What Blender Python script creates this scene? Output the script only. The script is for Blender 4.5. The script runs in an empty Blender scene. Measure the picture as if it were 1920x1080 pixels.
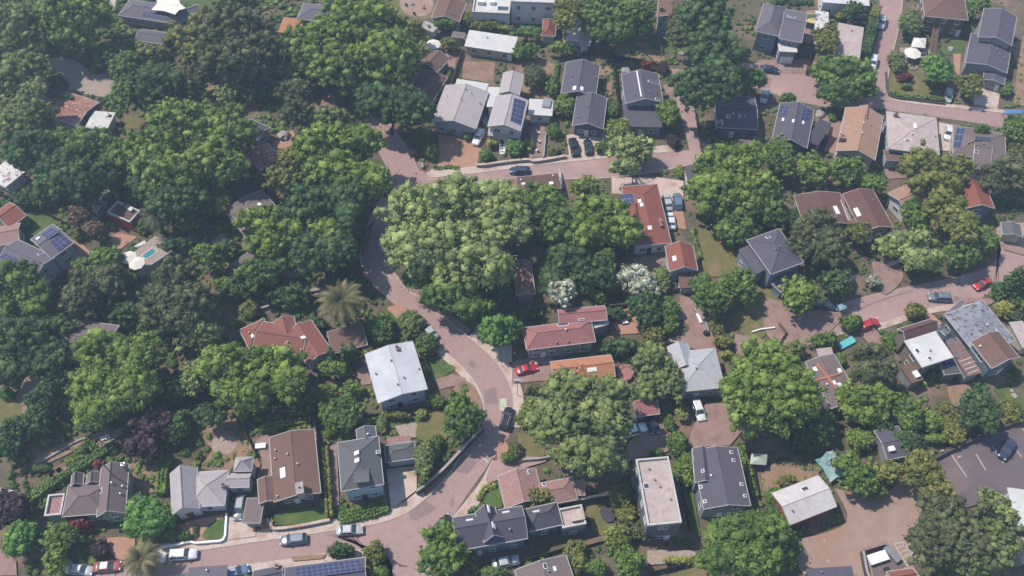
import bpy, bmesh, math, random
import numpy as np
from mathutils import Vector, Matrix
from mathutils.bvhtree import BVHTree
from mathutils.geometry import tessellate_polygon

# ---------------------------------------------------------------- camera, sky, sun, exposure
S = bpy.context.scene
HAZE = 0.00052
C = S.collection
F = 1713.0                                   # focal length in photo pixels (photo 1920 wide)
PITCH = math.radians(55.8)                   # camera looks this far below the horizon
DIST = 188.0
CAM = Vector((0, -DIST*math.cos(PITCH), DIST*math.sin(PITCH)))
cd = bpy.data.cameras.new('camera'); cam = bpy.data.objects.new('camera', cd); C.objects.link(cam)
cam.location = CAM; cam.rotation_euler = (math.pi/2-PITCH, 0, 0)
cd.sensor_width = 36; cd.lens = 36*F/1920; cd.clip_end = 6000; cd.clip_start = 1
S.camera = cam
SUN_EL, SUN_DIR = math.radians(58), (0.92, -0.39)       # the direction the shadows fall on the ground
w = bpy.data.worlds.new('World'); S.world = w; w.use_nodes = True
nt = w.node_tree; sky = nt.nodes.new('ShaderNodeTexSky'); sky.sky_type = 'NISHITA'; sky.sun_disc = False
sky.sun_elevation = SUN_EL; sky.sun_rotation = math.atan2(-SUN_DIR[0], -SUN_DIR[1]); sky.air_density = 1.3; sky.dust_density = .3
nt.links.new(sky.outputs[0], nt.nodes['Background'].inputs[0]); nt.nodes['Background'].inputs[1].default_value = 0.148
sd = bpy.data.lights.new('sun', 'SUN'); sd.energy = 4.9; sd.angle = math.radians(.55); sd.color = (1, .91, .80)
so = bpy.data.objects.new('sun', sd); C.objects.link(so)
sv = Vector((SUN_DIR[0]*math.cos(SUN_EL), SUN_DIR[1]*math.cos(SUN_EL), -math.sin(SUN_EL)))
so.rotation_euler = sv.to_track_quat('-Z', 'Y').to_euler(); so.location = (-60, 40, 120)
S.view_settings.view_transform = 'Standard'; S.view_settings.look = 'None'
S.view_settings.exposure = 0.24; S.view_settings.gamma = 1
S.cycles.max_bounces = 5; S.cycles.diffuse_bounces = 2; S.cycles.glossy_bounces = 2; S.cycles.transmission_bounces = 3
S.cycles.volume_bounces = 0; S.cycles.transparent_max_bounces = 6

# ---------------------------------------------------------------- measuring: photo pixels to points on the ground or at a height
sP, cP = math.sin(PITCH), math.cos(PITCH)
def U(x, y, z=0.0):
    dx, dy = (x-960)/F, (540-y)/F
    d = Vector((dx, cP+dy*sP, -sP+dy*cP))
    t = (z-CAM.z)/d.z
    return CAM+d*t
def sc(x, y, z=0.0):
    p = U(x, y, z); return F/((p.y-CAM.y)*cP+(CAM.z-p.z)*sP)
def T(k):                                    # tile k of the 4 x 3 tiles (3x zoom), or (ox, oy, zoom)
    return k if isinstance(k, tuple) else (480*(k % 4), 360*(k//4), 3.0)
def px(k, p):
    if k is None: return p
    o = T(k); return (o[0]+p[0]/o[2], o[1]+p[1]/o[2])
def G(k, p, z=0.0): a = px(k, p); return U(a[0], a[1], z)
rnd = random.Random(7); R = np.random.default_rng(11)
PI = math.pi

# ---------------------------------------------------------------- materials
MATS = {}
def node_mat(name):
    m = bpy.data.materials.new(name); m.use_nodes = True; n = m.node_tree
    return m, n, n.nodes['Principled BSDF']
def mix(n, a, b, fac, typ='MIX'):
    x = n.nodes.new('ShaderNodeMix'); x.data_type = 'RGBA'; x.blend_type = typ
    for i, v in ((0, fac), (6, a), (7, b)):
        if hasattr(v, 'is_output'): n.links.new(v, x.inputs[i])
        else: x.inputs[i].default_value = v if i == 0 else (*v, 1) if len(v) == 3 else v
    return x.outputs[2]
def noise(n, scale, detail=4, rough=.6, vec=None, lo=.35, hi=.65):
    t = n.nodes.new('ShaderNodeTexNoise'); t.inputs['Scale'].default_value = scale
    t.inputs['Detail'].default_value = detail; t.inputs['Roughness'].default_value = rough
    if vec: n.links.new(vec, t.inputs['Vector'])
    r = n.nodes.new('ShaderNodeMapRange'); r.inputs[1].default_value = lo; r.inputs[2].default_value = hi
    n.links.new(t.outputs[0], r.inputs[0]); return r.outputs[0]
def mat(name, col, col2=None, scale=1.5, fine=None, rough=.85, bump=0.0, metal=0.0, spec=.3, patch=None, pscale=.15):
    """surface of one colour, mottled by a second, with fine grain and a larger patchiness"""
    if name in MATS: return MATS[name]
    m, n, b = node_mat(name)
    tc = n.nodes.new('ShaderNodeNewGeometry').outputs['Position']
    c = mix(n, col, col2 or tuple(v*.8 for v in col), noise(n, scale, 6, .65, tc))
    if patch: c = mix(n, c, patch, noise(n, pscale, 3, .6, tc, .5, .66))
    if fine: c = mix(n, c, fine, noise(n, 9, 2, .7, tc, .52, .7))
    n.links.new(c, b.inputs['Base Color'])
    b.inputs['Roughness'].default_value = rough; b.inputs['Metallic'].default_value = metal
    b.inputs['Specular IOR Level'].default_value = spec
    if bump:
        bp = n.nodes.new('ShaderNodeBump'); bp.inputs['Distance'].default_value = bump; bp.inputs['Strength'].default_value = .8
        n.links.new(noise(n, 3.5, 5, .7, tc, 0, 1), bp.inputs['Height']); n.links.new(bp.outputs[0], b.inputs['Normal'])
    MATS[name] = m; return m
def roof_mat(name, col, col2, row=.32, contrast=.35, stain=None, lines=False, rough=.85):
    """shingle or tile rows laid along the eaves (uv in metres)"""
    if name in MATS: return MATS[name]
    m, n, b = node_mat(name)
    uv = n.nodes.new('ShaderNodeUVMap').outputs[0]; tc = n.nodes.new('ShaderNodeNewGeometry').outputs['Position']
    br = n.nodes.new('ShaderNodeTexBrick'); n.links.new(uv, br.inputs['Vector'])
    br.inputs['Scale'].default_value = 1; br.inputs['Brick Width'].default_value = row*1.7; br.inputs['Row Height'].default_value = row
    br.inputs['Mortar Size'].default_value = .03 if not lines else .05; br.inputs['Color1'].default_value = (*col, 1)
    br.inputs['Color2'].default_value = (*col2, 1); br.inputs['Mortar'].default_value = (*[v*(1-contrast) for v in col2], 1)
    c = br.outputs[0]
    c = mix(n, c, tuple(v*.72 for v in col), noise(n, .6, 5, .7, tc, .45, .75))
    c = mix(n, c, tuple(min(1, v*1.25) for v in col), noise(n, 2.3, 4, .7, tc, .55, .8))
    c = mix(n, c, tuple(v*.84 for v in col), noise(n, .22, 3, .5, tc, .4, .7))
    if stain: c = mix(n, c, stain, noise(n, 1.1, 6, .75, tc, .52, .6))
    n.links.new(c, b.inputs['Base Color']); b.inputs['Roughness'].default_value = rough; b.inputs['Specular IOR Level'].default_value = .25
    bp = n.nodes.new('ShaderNodeBump'); bp.inputs['Distance'].default_value = .05 if row < .6 else .006; n.links.new(br.outputs[1], bp.inputs['Height']); bp.invert = True
    n.links.new(bp.outputs[0], b.inputs['Normal'])
    MATS[name] = m; return m
GREENS = {}
def leaf_mat(key, dark, mid, light):
    m, n, b = node_mat('foliage_'+key)
    at = n.nodes.new('ShaderNodeAttribute'); at.attribute_name = 'tint'
    r = n.nodes.new('ShaderNodeValToRGB'); e = r.color_ramp.elements
    e[0].position = 0; e[0].color = (*dark, 1); e[1].position = 1; e[1].color = (*light, 1)
    k = e.new(.5); k.color = (*mid, 1)
    n.links.new(at.outputs['Fac'], r.inputs[0])
    b.inputs['Roughness'].default_value = .6; b.inputs['Specular IOR Level'].default_value = .12
    n.links.new(r.outputs[0], b.inputs['Base Color'])
    tr = n.nodes.new('ShaderNodeBsdfTranslucent'); n.links.new(r.outputs[0], tr.inputs[0])
    ms = n.nodes.new('ShaderNodeMixShader'); ms.inputs[0].default_value = .22
    n.links.new(b.outputs[0], ms.inputs[1]); n.links.new(tr.outputs[0], ms.inputs[2])
    n.links.new(ms.outputs[0], n.nodes['Material Output'].inputs[0])
    GREENS[key] = m
leaf_mat('bright', (0.080, 0.127, 0.027), (0.167, 0.245, 0.052), (0.300, 0.389, 0.096))
leaf_mat('green', (0.058, 0.109, 0.029), (0.122, 0.198, 0.047), (0.222, 0.316, 0.081))
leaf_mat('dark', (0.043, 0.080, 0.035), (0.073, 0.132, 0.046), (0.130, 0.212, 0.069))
leaf_mat('olive', (0.099, 0.111, 0.030), (0.188, 0.202, 0.055), (0.311, 0.308, 0.095))
leaf_mat('pale', (0.132, 0.172, 0.056), (0.267, 0.323, 0.111), (0.464, 0.524, 0.205))
leaf_mat('grey', (0.096, 0.131, 0.046), (0.185, 0.231, 0.080), (0.308, 0.349, 0.122))
leaf_mat('brown', (0.065, 0.073, 0.034), (0.116, 0.134, 0.058), (0.194, 0.212, 0.092))
leaf_mat('lime', (0.104, 0.139, 0.030), (0.209, 0.251, 0.065), (0.355, 0.384, 0.130))
leaf_mat('plum', (0.047, 0.029, 0.036), (0.088, 0.055, 0.062), (0.152, 0.104, 0.101))
leaf_mat('red', (0.115, 0.023, 0.028), (0.219, 0.053, 0.060), (0.345, 0.107, 0.110))
leaf_mat('hedge', (0.078, 0.134, 0.034), (0.123, 0.202, 0.050), (0.179, 0.280, 0.078))
leaf_mat('white', (0.125, 0.149, 0.080), (0.439, 0.459, 0.330), (0.752, 0.747, 0.600))
leaf_mat('rust', (0.116, 0.078, 0.050), (0.223, 0.150, 0.101), (0.352, 0.251, 0.168))
leaf_mat('yellow', (0.146, 0.149, 0.030), (0.303, 0.299, 0.070), (0.470, 0.448, 0.140))
leaf_mat('palm', (0.067, 0.078, 0.031), (0.168, 0.162, 0.067), (0.336, 0.286, 0.146))
leaf_mat('cedar', (0.059, 0.068, 0.038), (0.110, 0.119, 0.065), (0.187, 0.195, 0.106))
leaf_mat('vivid', (0.059, 0.132, 0.034), (0.123, 0.244, 0.057), (0.233, 0.370, 0.095))

A = mat('asphalt', (.31,.208,.192), (.265,.18,.168), 1.2, (.36,.25,.23), .92, 0, patch=(.35,.235,.215), pscale=.09)
_n = A.node_tree; _b = _n.nodes['Principled BSDF']; _src = _b.inputs['Base Color'].links[0].from_socket
_g = _n.nodes.new('ShaderNodeNewGeometry').outputs['Position']
_w = _n.nodes.new('ShaderNodeTexNoise'); _w.inputs['Scale'].default_value = .35; _n.links.new(_g, _w.inputs['Vector'])
_a = _n.nodes.new('ShaderNodeVectorMath'); _a.operation = 'MULTIPLY_ADD'; _a.inputs[1].default_value = (5, 5, 0); _n.links.new(_w.outputs[1], _a.inputs[0]); _n.links.new(_g, _a.inputs[2])
_v = _n.nodes.new('ShaderNodeTexVoronoi'); _v.feature = 'DISTANCE_TO_EDGE'; _v.inputs['Scale'].default_value = .13; _n.links.new(_a.outputs[0], _v.inputs['Vector'])
_m = _n.nodes.new('ShaderNodeMapRange'); _m.inputs[1].default_value = .003; _m.inputs[2].default_value = .011; _m.inputs[3].default_value = .28; _m.inputs[4].default_value = 0; _n.links.new(_v.outputs[0], _m.inputs[0])
_n.links.new(mix(_n, _src, (.14,.10,.095), _m.outputs[0]), _b.inputs['Base Color'])
A2 = mat('asphalt_patch', (.225,.16,.155), (.205,.146,.142), 1.4, None, .92)
AD = mat('dark_asphalt', (.105,.085,.095), (.13,.10,.11), .5, (.16,.12,.12), .92, patch=(.17,.12,.115), pscale=.12)
CON = mat('concrete', (.50,.41,.36), (.42,.33,.285), 1.1, (.28,.22,.19), .9, patch=(.36,.24,.18), pscale=.3)
KERB = mat('kerb_concrete', (.46,.40,.35), (.34,.28,.24), 2.0, None, .9)
DIRT = mat('dirt', (.27,.17,.11), (.19,.125,.085), .8, (.33,.23,.16), .95, .1, patch=(.14,.10,.065), pscale=.35)
TAN = mat('tan_gravel', (.30,.215,.175), (.25,.165,.125), .35, (.34,.26,.22), .95, .04, patch=(.28,.155,.095), pscale=.1)
TERR = mat('terracotta_paving', (.36,.20,.14), (.30,.165,.12), .7, (.40,.25,.18), .9)
PINK = mat('pink_paving', (.27,.175,.15), (.22,.145,.125), .9, (.31,.21,.18), .9, patch=(.19,.12,.10), pscale=.4)
STONE = mat('stone_paving', (.33,.26,.22), (.22,.17,.14), 2.2, (.40,.33,.28), .9, .05)
LAWN = mat('lawn_grass', (.07,.115,.028), (.045,.085,.022), .9, (.10,.15,.045), .95, .08, patch=(.12,.125,.045), pscale=.3)
DRY = mat('dry_lawn', (.14,.125,.045), (.10,.105,.035), .8, (.18,.15,.07), .95, .06, patch=(.19,.13,.075), pscale=.3)
SOIL = mat('yard_soil', (.13,.10,.07), (.07,.075,.04), .45, (.20,.15,.11), .97, .25, patch=(.21,.135,.10), pscale=.12)
WOOD = mat('weathered_wood', (.19,.125,.09), (.13,.085,.065), 2.5, (.25,.18,.14), .85)
WOODD = mat('dark_wood', (.07,.05,.045), (.05,.038,.035), 2.5, None, .85)
BARK = mat('bark', (.10,.075,.055), (.06,.045,.035), 4, (.15,.12,.09), .95, .05)
PBARK = mat('pale_bark', (.33,.29,.25), (.22,.18,.15), 4, None, .9)
PARA = mat('weathered_parapet', (.50,.48,.47), (.40,.38,.37), 1.2, (.30,.28,.27), .8)
TRIM = mat('pale_trim', (.40,.385,.38), (.34,.33,.325), 1.5, None, .7)
WHITE = mat('white_paint', (.74,.73,.72), (.66,.65,.65), 1.5, None, .6)
METAL = mat('grey_metal', (.36,.37,.38), (.28,.29,.31), 2, None, .45, 0, .6)
BLACK = mat('black_rubber', (.02,.02,.022), (.03,.03,.03), 3, None, .8)
GLASS = mat('window_glass', (.035,.05,.065), (.06,.08,.10), .5, None, .12, 0, 0, .7)
SOLAR = mat('solar_cell', (.035,.045,.10), (.045,.055,.12), .7, None, .6, 0, 0, .12)
ALU = mat('solar_frame', (.27,.28,.34), (.24,.25,.30), 1, None, .7, 0, 0, .1)
WATER = mat('pool_water', (.03,.17,.21), (.05,.23,.26), .8, None, .06, 0, 0, .6)
WALLSTONE = mat('stone_wall', (.34,.31,.30), (.20,.18,.175), 2.2, (.45,.41,.39), .95, .06)
DARKWALL = mat('dark_retaining_wall', (.085,.075,.07), (.06,.055,.05), 1.5, (.13,.11,.10), .95, .05)
BRICK = mat('chimney_brick', (.25,.17,.14), (.17,.12,.10), 6, (.34,.27,.24), .95)
CANVAS = mat('canvas', (.66,.62,.55), (.58,.54,.48), 1, None, .8)
TEAL = mat('teal_tarp', (.16,.27,.28), (.22,.33,.33), .9, None, .6, patch=(.45,.45,.44), pscale=.5)
RMAT = dict(
 slate=roof_mat('slate_shingles', (.118,.108,.135), (.10,.092,.117)),
 dslate=roof_mat('dark_slate_shingles', (.08,.073,.098), (.068,.063,.084)),
 lslate=roof_mat('light_slate_shingles', (.165,.148,.172), (.14,.128,.15)),
 charcoal=roof_mat('charcoal_shingles', (.135,.137,.148), (.118,.12,.13)),
 red=roof_mat('red_shingles', (.28,.115,.085), (.245,.10,.076)),
 tile=roof_mat('red_tiles', (.27,.10,.07), (.22,.08,.058), .4, .4),
 brown=roof_mat('brown_shingles', (.195,.115,.09), (.165,.098,.078)),
 dbrown=roof_mat('dark_brown_shingles', (.16,.085,.075), (.14,.075,.067)),
 pinkred=roof_mat('pinkish_red_shingles', (.37,.165,.155), (.33,.145,.14)),
 salmon=roof_mat('salmon_tiles', (.34,.205,.185), (.29,.17,.155), .45, .3),
 orange=roof_mat('orange_tiles', (.46,.215,.12), (.40,.18,.10), .4, .3),
 tan=roof_mat('tan_tiles', (.38,.235,.165), (.34,.205,.145), .4, .25),
 lilac=roof_mat('pale_lilac_shingles', (.45,.40,.41), (.41,.365,.375)),
 lgrey=roof_mat('light_grey_shingles', (.44,.44,.47), (.40,.40,.425), .4, .2),
 taupe=roof_mat('taupe_shingles', (.205,.155,.15), (.175,.135,.132)),
 shake=roof_mat('mottled_grey_shakes', (.26,.26,.30), (.16,.16,.19), .9, .5, (.07,.07,.095)),
 whiteroof=roof_mat('white_membrane', (.54,.53,.515), (.51,.50,.49), 1.5, .06),
 paleroof=roof_mat('pale_pink_membrane', (.43,.35,.33), (.39,.315,.30), 1.8, .1, (.33,.25,.235)),
 rustwhite=roof_mat('rust_stained_white_roof', (.60,.58,.57), (.55,.54,.53), 1.0, .1, (.16,.07,.045)),
 rusty=roof_mat('rusty_roof', (.30,.145,.11), (.19,.085,.065), .8, .4, (.38,.26,.22)),
 barnroof=roof_mat('plain_pale_roof', (.50,.46,.455), (.48,.44,.435), .8, .08),
 whitish=roof_mat('white_gravel_roof', (.47,.475,.505), (.46,.465,.49), 2.2, .02),
 corr=roof_mat('corrugated_brown_roof', (.27,.175,.165), (.16,.105,.105), .35, .3),
 darkflat=roof_mat('dark_flat_roof', (.085,.08,.085), (.07,.066,.072), 1.5, .1))
def wall_m(name, c): return mat(name, c, tuple(v*.85 for v in c), .8, tuple(v*.7 for v in c), .9)
WM = dict(white=wall_m('white_render', (.60,.58,.57)), cream=wall_m('cream_render', (.46,.40,.34)), blue=wall_m('blue_grey_siding', (.20,.25,.31)),
 lblue=wall_m('light_blue_siding', (.34,.41,.47)), grey=wall_m('grey_render', (.28,.27,.28)), dgrey=wall_m('dark_grey_siding', (.12,.13,.145)),
 redw=wall_m('barn_red_siding', (.42,.065,.065)), brownw=wall_m('brown_siding', (.16,.11,.085)), olivew=wall_m('olive_siding', (.22,.185,.13)),
 teal=wall_m('slate_blue_siding', (.13,.175,.20)), green=wall_m('grey_green_siding', (.22,.26,.23)))

# ---------------------------------------------------------------- object helpers
def setp(o, label=None, cat=None, group=None, kind=None):
    for k, v in (('label', label), ('category', cat), ('group', group), ('kind', kind)):
        if v: o[k] = v
    return o
def empty(name, loc, label, cat, group=None, rz=0):
    o = bpy.data.objects.new(name, None); C.objects.link(o); o.location = loc; o.rotation_euler = (0, 0, rz); o.empty_display_size = .3
    return setp(o, label, cat, group)
class MB:
    """collects vertices and faces for ONE mesh; local origin o, rotation rz"""
    def __init__(s): s.v = []; s.f = []; s.uv = {}; s.mi = {}
    def face(s, pts, uv=None, mi=0):
        i = len(s.v); s.v += [tuple(p) for p in pts]; s.f.append(tuple(range(i, i+len(pts))))
        if uv: s.uv[len(s.f)-1] = uv
        if mi: s.mi[len(s.f)-1] = mi
    def box(s, c, d, rz=0, taper=1.0, mi=0):
        cz, sz = math.cos(rz), math.sin(rz); P = []
        for dz in (-1, 1):
            t = taper if dz > 0 else 1
            for dx, dy in ((-1,-1),(1,-1),(1,1),(-1,1)):
                x, y = dx*d[0]/2*t, dy*d[1]/2*t
                P.append((c[0]+x*cz-y*sz, c[1]+x*sz+y*cz, c[2]+dz*d[2]/2))
        i = len(s.v); s.v += P
        for q in ((0,3,2,1),(4,5,6,7),(0,1,5,4),(1,2,6,5),(2,3,7,6),(3,0,4,7)):
            s.f.append(tuple(i+a for a in q))
            if mi: s.mi[len(s.f)-1] = mi
    def prism(s, poly, z0, z1, cap=True):
        n = len(poly); i = len(s.v)
        s.v += [(p[0], p[1], z0) for p in poly]+[(p[0], p[1], z1) for p in poly]
        for a in range(n): b = (a+1) % n; s.f.append((i+a, i+b, i+n+b, i+n+a))
        tri = tessellate_polygon([[Vector((p[0], p[1], 0)) for p in poly]])
        for t in tri:
            v = [poly[q] for q in t]
            cr = (v[1][0]-v[0][0])*(v[2][1]-v[0][1])-(v[1][1]-v[0][1])*(v[2][0]-v[0][0])
            if cr < 0: t = t[::-1]
            s.f.append(tuple(i+n+q for q in t))
            if cap: s.f.append(tuple(i+q for q in t[::-1]))
    def tube(s, a, b, r0, r1=None, n=8):
        r1 = r0 if r1 is None else r1; a = Vector(a); b = Vector(b); d = (b-a).normalized()
        u = d.orthogonal().normalized(); v = d.cross(u); i = len(s.v)
        for p, r in ((a, r0), (b, r1)):
            for k in range(n): t = 2*PI*k/n; s.v.append(tuple(p+(u*math.cos(t)+v*math.sin(t))*r))
        for k in range(n): s.f.append((i+k, i+(k+1) % n, i+n+(k+1) % n, i+n+k))
        s.f.append(tuple(i+k for k in range(n))[::-1]); s.f.append(tuple(i+n+k for k in range(n)))
    def build(s, name, m, parent=None, origin=None, smooth=False):
        me = bpy.data.meshes.new(name)
        if parent and origin is None:
            q = parent
            while q.parent: q = q.parent
            origin = q.location
        o0 = origin if origin is not None else (0, 0, 0)
        me.from_pydata([(v[0]-o0[0], v[1]-o0[1], v[2]-o0[2]) for v in s.v], [], s.f)
        for q in (m if isinstance(m, (list, tuple)) else [m]): me.materials.append(q)
        if s.mi:
            for k, v in s.mi.items(): me.polygons[k].material_index = v
        if s.uv:
            L = me.uv_layers.new(name='uv')
            for k, uvs in s.uv.items():
                for li, q in zip(me.polygons[k].loop_indices, uvs): L.data[li].uv = q
        if smooth: me.shade_smooth()
        o = bpy.data.objects.new(name, me); C.objects.link(o)
        if parent:
            o.parent = parent
        elif origin is not None: o.location = origin
        return o
def twin(o, parent=None, loc=None, rz=None):
    c = o.copy(); C.objects.link(c)
    if parent: c.parent = parent
    if loc is not None: c.location = loc
    if rz is not None: c.rotation_euler = (0, 0, rz)
    return c
def inpoly(x, y, poly):
    r = False; j = len(poly)-1
    for i in range(len(poly)):
        a, b = poly[i], poly[j]
        if (a[1] > y) != (b[1] > y) and x < (b[0]-a[0])*(y-a[1])/(b[1]-a[1])+a[0]: r = not r
        j = i
    return r
KEEP = []                                     # ground polygons where no undergrowth grows
def smooth_line(P, n=5):
    Q = []
    for i in range(len(P)-1):
        p0 = P[max(i-1, 0)]; p1 = P[i]; p2 = P[i+1]; p3 = P[min(i+2, len(P)-1)]
        for k in range(n):
            t = k/n; Q.append(p1*.5*(2-5*t*t+3*t**3)+p0*.5*(-t+2*t*t-t**3)+p2*.5*(t+4*t*t-3*t**3)+p3*.5*(t**3-t*t))
    Q.append(P[-1]); return Q
def offset_line(P, d):
    Q = []
    for i in range(len(P)):
        t = (P[min(i+1, len(P)-1)]-P[max(i-1, 0)]).normalized(); Q.append(P[i]+Vector((-t.y, t.x, 0))*d)
    return Q
# ---------------------------------------------------------------- the ground
gm = MB(); gm.face([(-3000,-3000,0),(3000,-3000,0),(3000,3000,0),(-3000,3000,0)])
setp(gm.build('ground', SOIL), kind='structure')
ZL = [0.010]
def patch(name, m, k, pts, sm=True, kind='structure', jitter=.0):
    P = [G(k, p) for p in pts]
    if sm: P = smooth_line(P+[P[0]], 4)[:-1]
    ZL[0] += .004; z = ZL[0]
    if jitter: P = [p+Vector((rnd.uniform(-jitter, jitter), rnd.uniform(-jitter, jitter), 0)) for p in P]
    b = MB(); n = len(P); b.v = [(p.x, p.y, z) for p in P]
    for t in tessellate_polygon([[Vector((p.x, p.y, 0)) for p in P]]):
        v = [P[q] for q in t]; cr = (v[1]-v[0]).cross(v[2]-v[0]).z
        b.f.append(tuple(t if cr > 0 else t[::-1]))
    if name not in ('garden', 'verge') and not (m is DIRT and name == 'yard'): KEEP.append([(p.x, p.y) for p in P])
    return setp(b.build(name, m), kind=kind)
def strip(name, m, L, Rr, z, kind='structure'):
    b = MB(); n = len(L)
    for i in range(n-1): b.face([(L[i].x, L[i].y, z), (L[i+1].x, L[i+1].y, z), (Rr[i+1].x, Rr[i+1].y, z), (Rr[i].x, Rr[i].y, z)])
    KEEP.append([(p.x, p.y) for p in L]+[(p.x, p.y) for p in Rr[::-1]])
    return setp(b.build(name, m), kind=kind)
def slab(name, m, L, d0, d1, z0, z1):
    """raised strip following line L between offsets d0 and d1"""
    a, c = offset_line(L, d0), offset_line(L, d1)
    b = MB(); b.prism([(p.x, p.y) for p in a]+[(p.x, p.y) for p in c[::-1]], z0, z1, False)
    KEEP.append([(p.x, p.y) for p in a]+[(p.x, p.y) for p in c[::-1]])
    return setp(b.build(name, m), kind='structure')
# ---------------------------------------------------------------- roads, kerbs, pavements
def L_(pts): return smooth_line([G(None, p) for p in pts], 6)
def resample(P, n):
    d = [0]
    for i in range(1, len(P)): d.append(d[-1]+(P[i]-P[i-1]).length)
    out = []
    for k in range(n):
        t = d[-1]*k/(n-1); i = 1
        while i < len(d)-1 and d[i] < t: i += 1
        f = (t-d[i-1])/max(d[i]-d[i-1], 1e-6); out.append(P[i-1].lerp(P[i], min(1, f)))
    return out
def road(name, left, right, z):
    a, c = L_(left), L_(right); n = max(len(a), len(c)); strip(name, A, resample(a, n), resample(c, n), z); return a, c
# the curving road from the junction at the bottom up to the top
bl = [(868,850),(884,832),(899,802),(908,770),(905,745),(893,720),(878,700),(850,672),(820,645),(790,616),(762,590),(727,560),(693,530),(677,500),(675,465),(686,430),(700,395),(722,355),(728,325),(712,290),(695,255),(676,215),(655,190)]
br = [(923,863),(941,840),(955,815),(960,785),(962,750),(953,717),(932,683),(905,655),(872,628),(843,604),(800,565),(763,545),(742,515),(733,490),(728,460),(733,425),(745,395),(772,365),(800,345),(786,318),(767,280),(745,248),(720,215),(700,190)]
b0, b1 = road('road', bl, br, .050)
# the street along the bottom, into the junction
cl = [(150,1066),(227,1052),(300,1043),(367,1034),(480,1017),(577,1003),(627,995),(680,987),(722,979),(767,960),(797,937),(822,915),(847,885),(868,850)]
cr = [(165,1100),(227,1092),(330,1078),(427,1063),(480,1056),(547,1047),(613,1037),(680,1030),(716,1033),(735,1060),(742,1100),(800,1100),(852,967),(923,863)]
c0, c1 = road('road', cl, cr, .054)
# the road across the middle top
d0, d1 = road('road', [(790,320),(810,333),(840,331),(880,327),(960,317),(1003,311),(1060,305),(1140,297),(1210,290),(1277,283),(1330,278)],
              [(745,372),(800,362),(850,352),(910,345),(980,340),(1050,336),(1137,333),(1227,322),(1290,309),(1320,303),(1340,300)], .058)
road('lane', [(1296,296),(1288,262),(1280,233),(1272,205),(1262,170),(1255,130)], [(1322,302),(1314,262),(1308,225),(1300,200),(1287,160),(1285,130)], .062)
# the roads at the top right
road('road', [(1647,-30),(1650,40),(1640,90),(1628,130),(1625,170),(1600,196),(1640,203),(1700,212),(1763,221),(1830,231),(1883,241),(1960,252)],
             [(1694,-30),(1688,30),(1680,70),(1671,105),(1663,150),(1662,172),(1690,187),(1730,194),(1787,201),(1835,207),(1880,213),(1960,225)], .050)
road('road', [(1640,204),(1590,203),(1553,200),(1490,187),(1440,171),(1395,160),(1360,150)],[(1650,168),(1600,158),(1545,140),(1513,113),(1473,115),(1430,118),(1390,118)], .054)
# the road across the right, middle height
e0, e1 = road('road', [(1380,655),(1440,640),(1500,610),(1567,574),(1620,556),(1673,543),(1740,530),(1800,517),(1853,500),(1877,470),(1868,440),(1880,420),(1960,418)],
              [(1395,675),(1455,672),(1513,648),(1575,626),(1640,610),(1700,590),(1740,578),(1790,570),(1837,560),(1880,535),(1900,520),(1930,508),(1960,500)], .050)
# kerbs and pavements (raised)
def pave(P, i0, i1, side, w=1.7, kerb=.22, h=.15, verge=0):
    Q = P[i0:i1]; s = side
    slab('kerb', KERB, Q, 0*s, kerb*s, 0, h+.01)
    slab('sidewalk', CON, Q, kerb*s, (kerb+w)*s, 0, h)
def seg(P, a, b):
    """indices of the part of line P that lies nearest photo pixels a .. b"""
    f = lambda q: min(range(len(P)), key=lambda i: (P[i]-G(None, q)).length)
    i, j = sorted((f(a), f(b))); return i, j+1
pave(b0, *seg(b0, (899,802), (762,590)), -1 if False else 1, 1.3)
pave(b1, *seg(b1, (960,800), (880,634)), -1, 1.8)
slab('kerb', KERB, b1[seg(b1,(880,634),(742,515))[0]:seg(b1,(880,634),(742,515))[1]], 0, -.22, 0, .12)
slab('sidewalk', PINK, b1[seg(b1,(870,626),(763,545))[0]:seg(b1,(870,626),(763,545))[1]], -.22, -1.6, 0, .11)
pave(c0, *seg(c0, (240,1050), (800,935)), 1, 1.9)
slab('kerb', KERB, c0[seg(c0,(800,935),(866,852))[0]:seg(c0,(800,935),(866,852))[1]], 0, .25, 0, .16)
slab('sidewalk', DIRT, c0[seg(c0,(800,935),(866,852))[0]:seg(c0,(800,935),(866,852))[1]], .25, 1.3, 0, .14)
slab('kerb', KERB, c1[seg(c1,(165,1100),(716,1033))[0]:seg(c1,(165,1100),(712,1031))[1]], 0, -.22, 0, .14)
slab('sidewalk', CON, c1[seg(c1,(165,1100),(716,1033))[0]:seg(c1,(165,1100),(712,1031))[1]], -.22, -1.5, 0, .13)
k0 = L_([(923,863),(900,905),(873,940),(852,967),(845,985)])
slab('kerb', KERB, k0, 0, .25, 0, .14); slab('sidewalk', CON, k0, .25, 2.2, 0, .13)
pave(d0, *seg(d0, (800,326), (1270,284)), 1, 1.9)
slab('kerb', KERB, d1[seg(d1,(1040,337),(1320,303))[0]:seg(d1,(1040,337),(1320,303))[1]], 0, -.22, 0, .13)
slab('kerb', KERB, e1[seg(e1,(1513,648),(1837,560))[0]:seg(e1,(1513,648),(1837,560))[1]], 0, -.22, 0, .13)
slab('sidewalk', CON, e1[seg(e1,(1640,610),(1837,560))[0]:seg(e1,(1640,610),(1837,560))[1]], -.22, -1.3, 0, .12)
k1 = L_([(1663,172),(1673,187),(1705,194),(1760,200),(1820,206),(1885,213)]); slab('kerb', KERB, k1, .0, .22, 0, .13); slab('sidewalk', CON, k1, .22, 1.2, 0, .12)
k2 = L_([(1440,172),(1490,188),(1553,201)]); slab('kerb', KERB, k2, 0, -.22, 0, .12)
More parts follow.
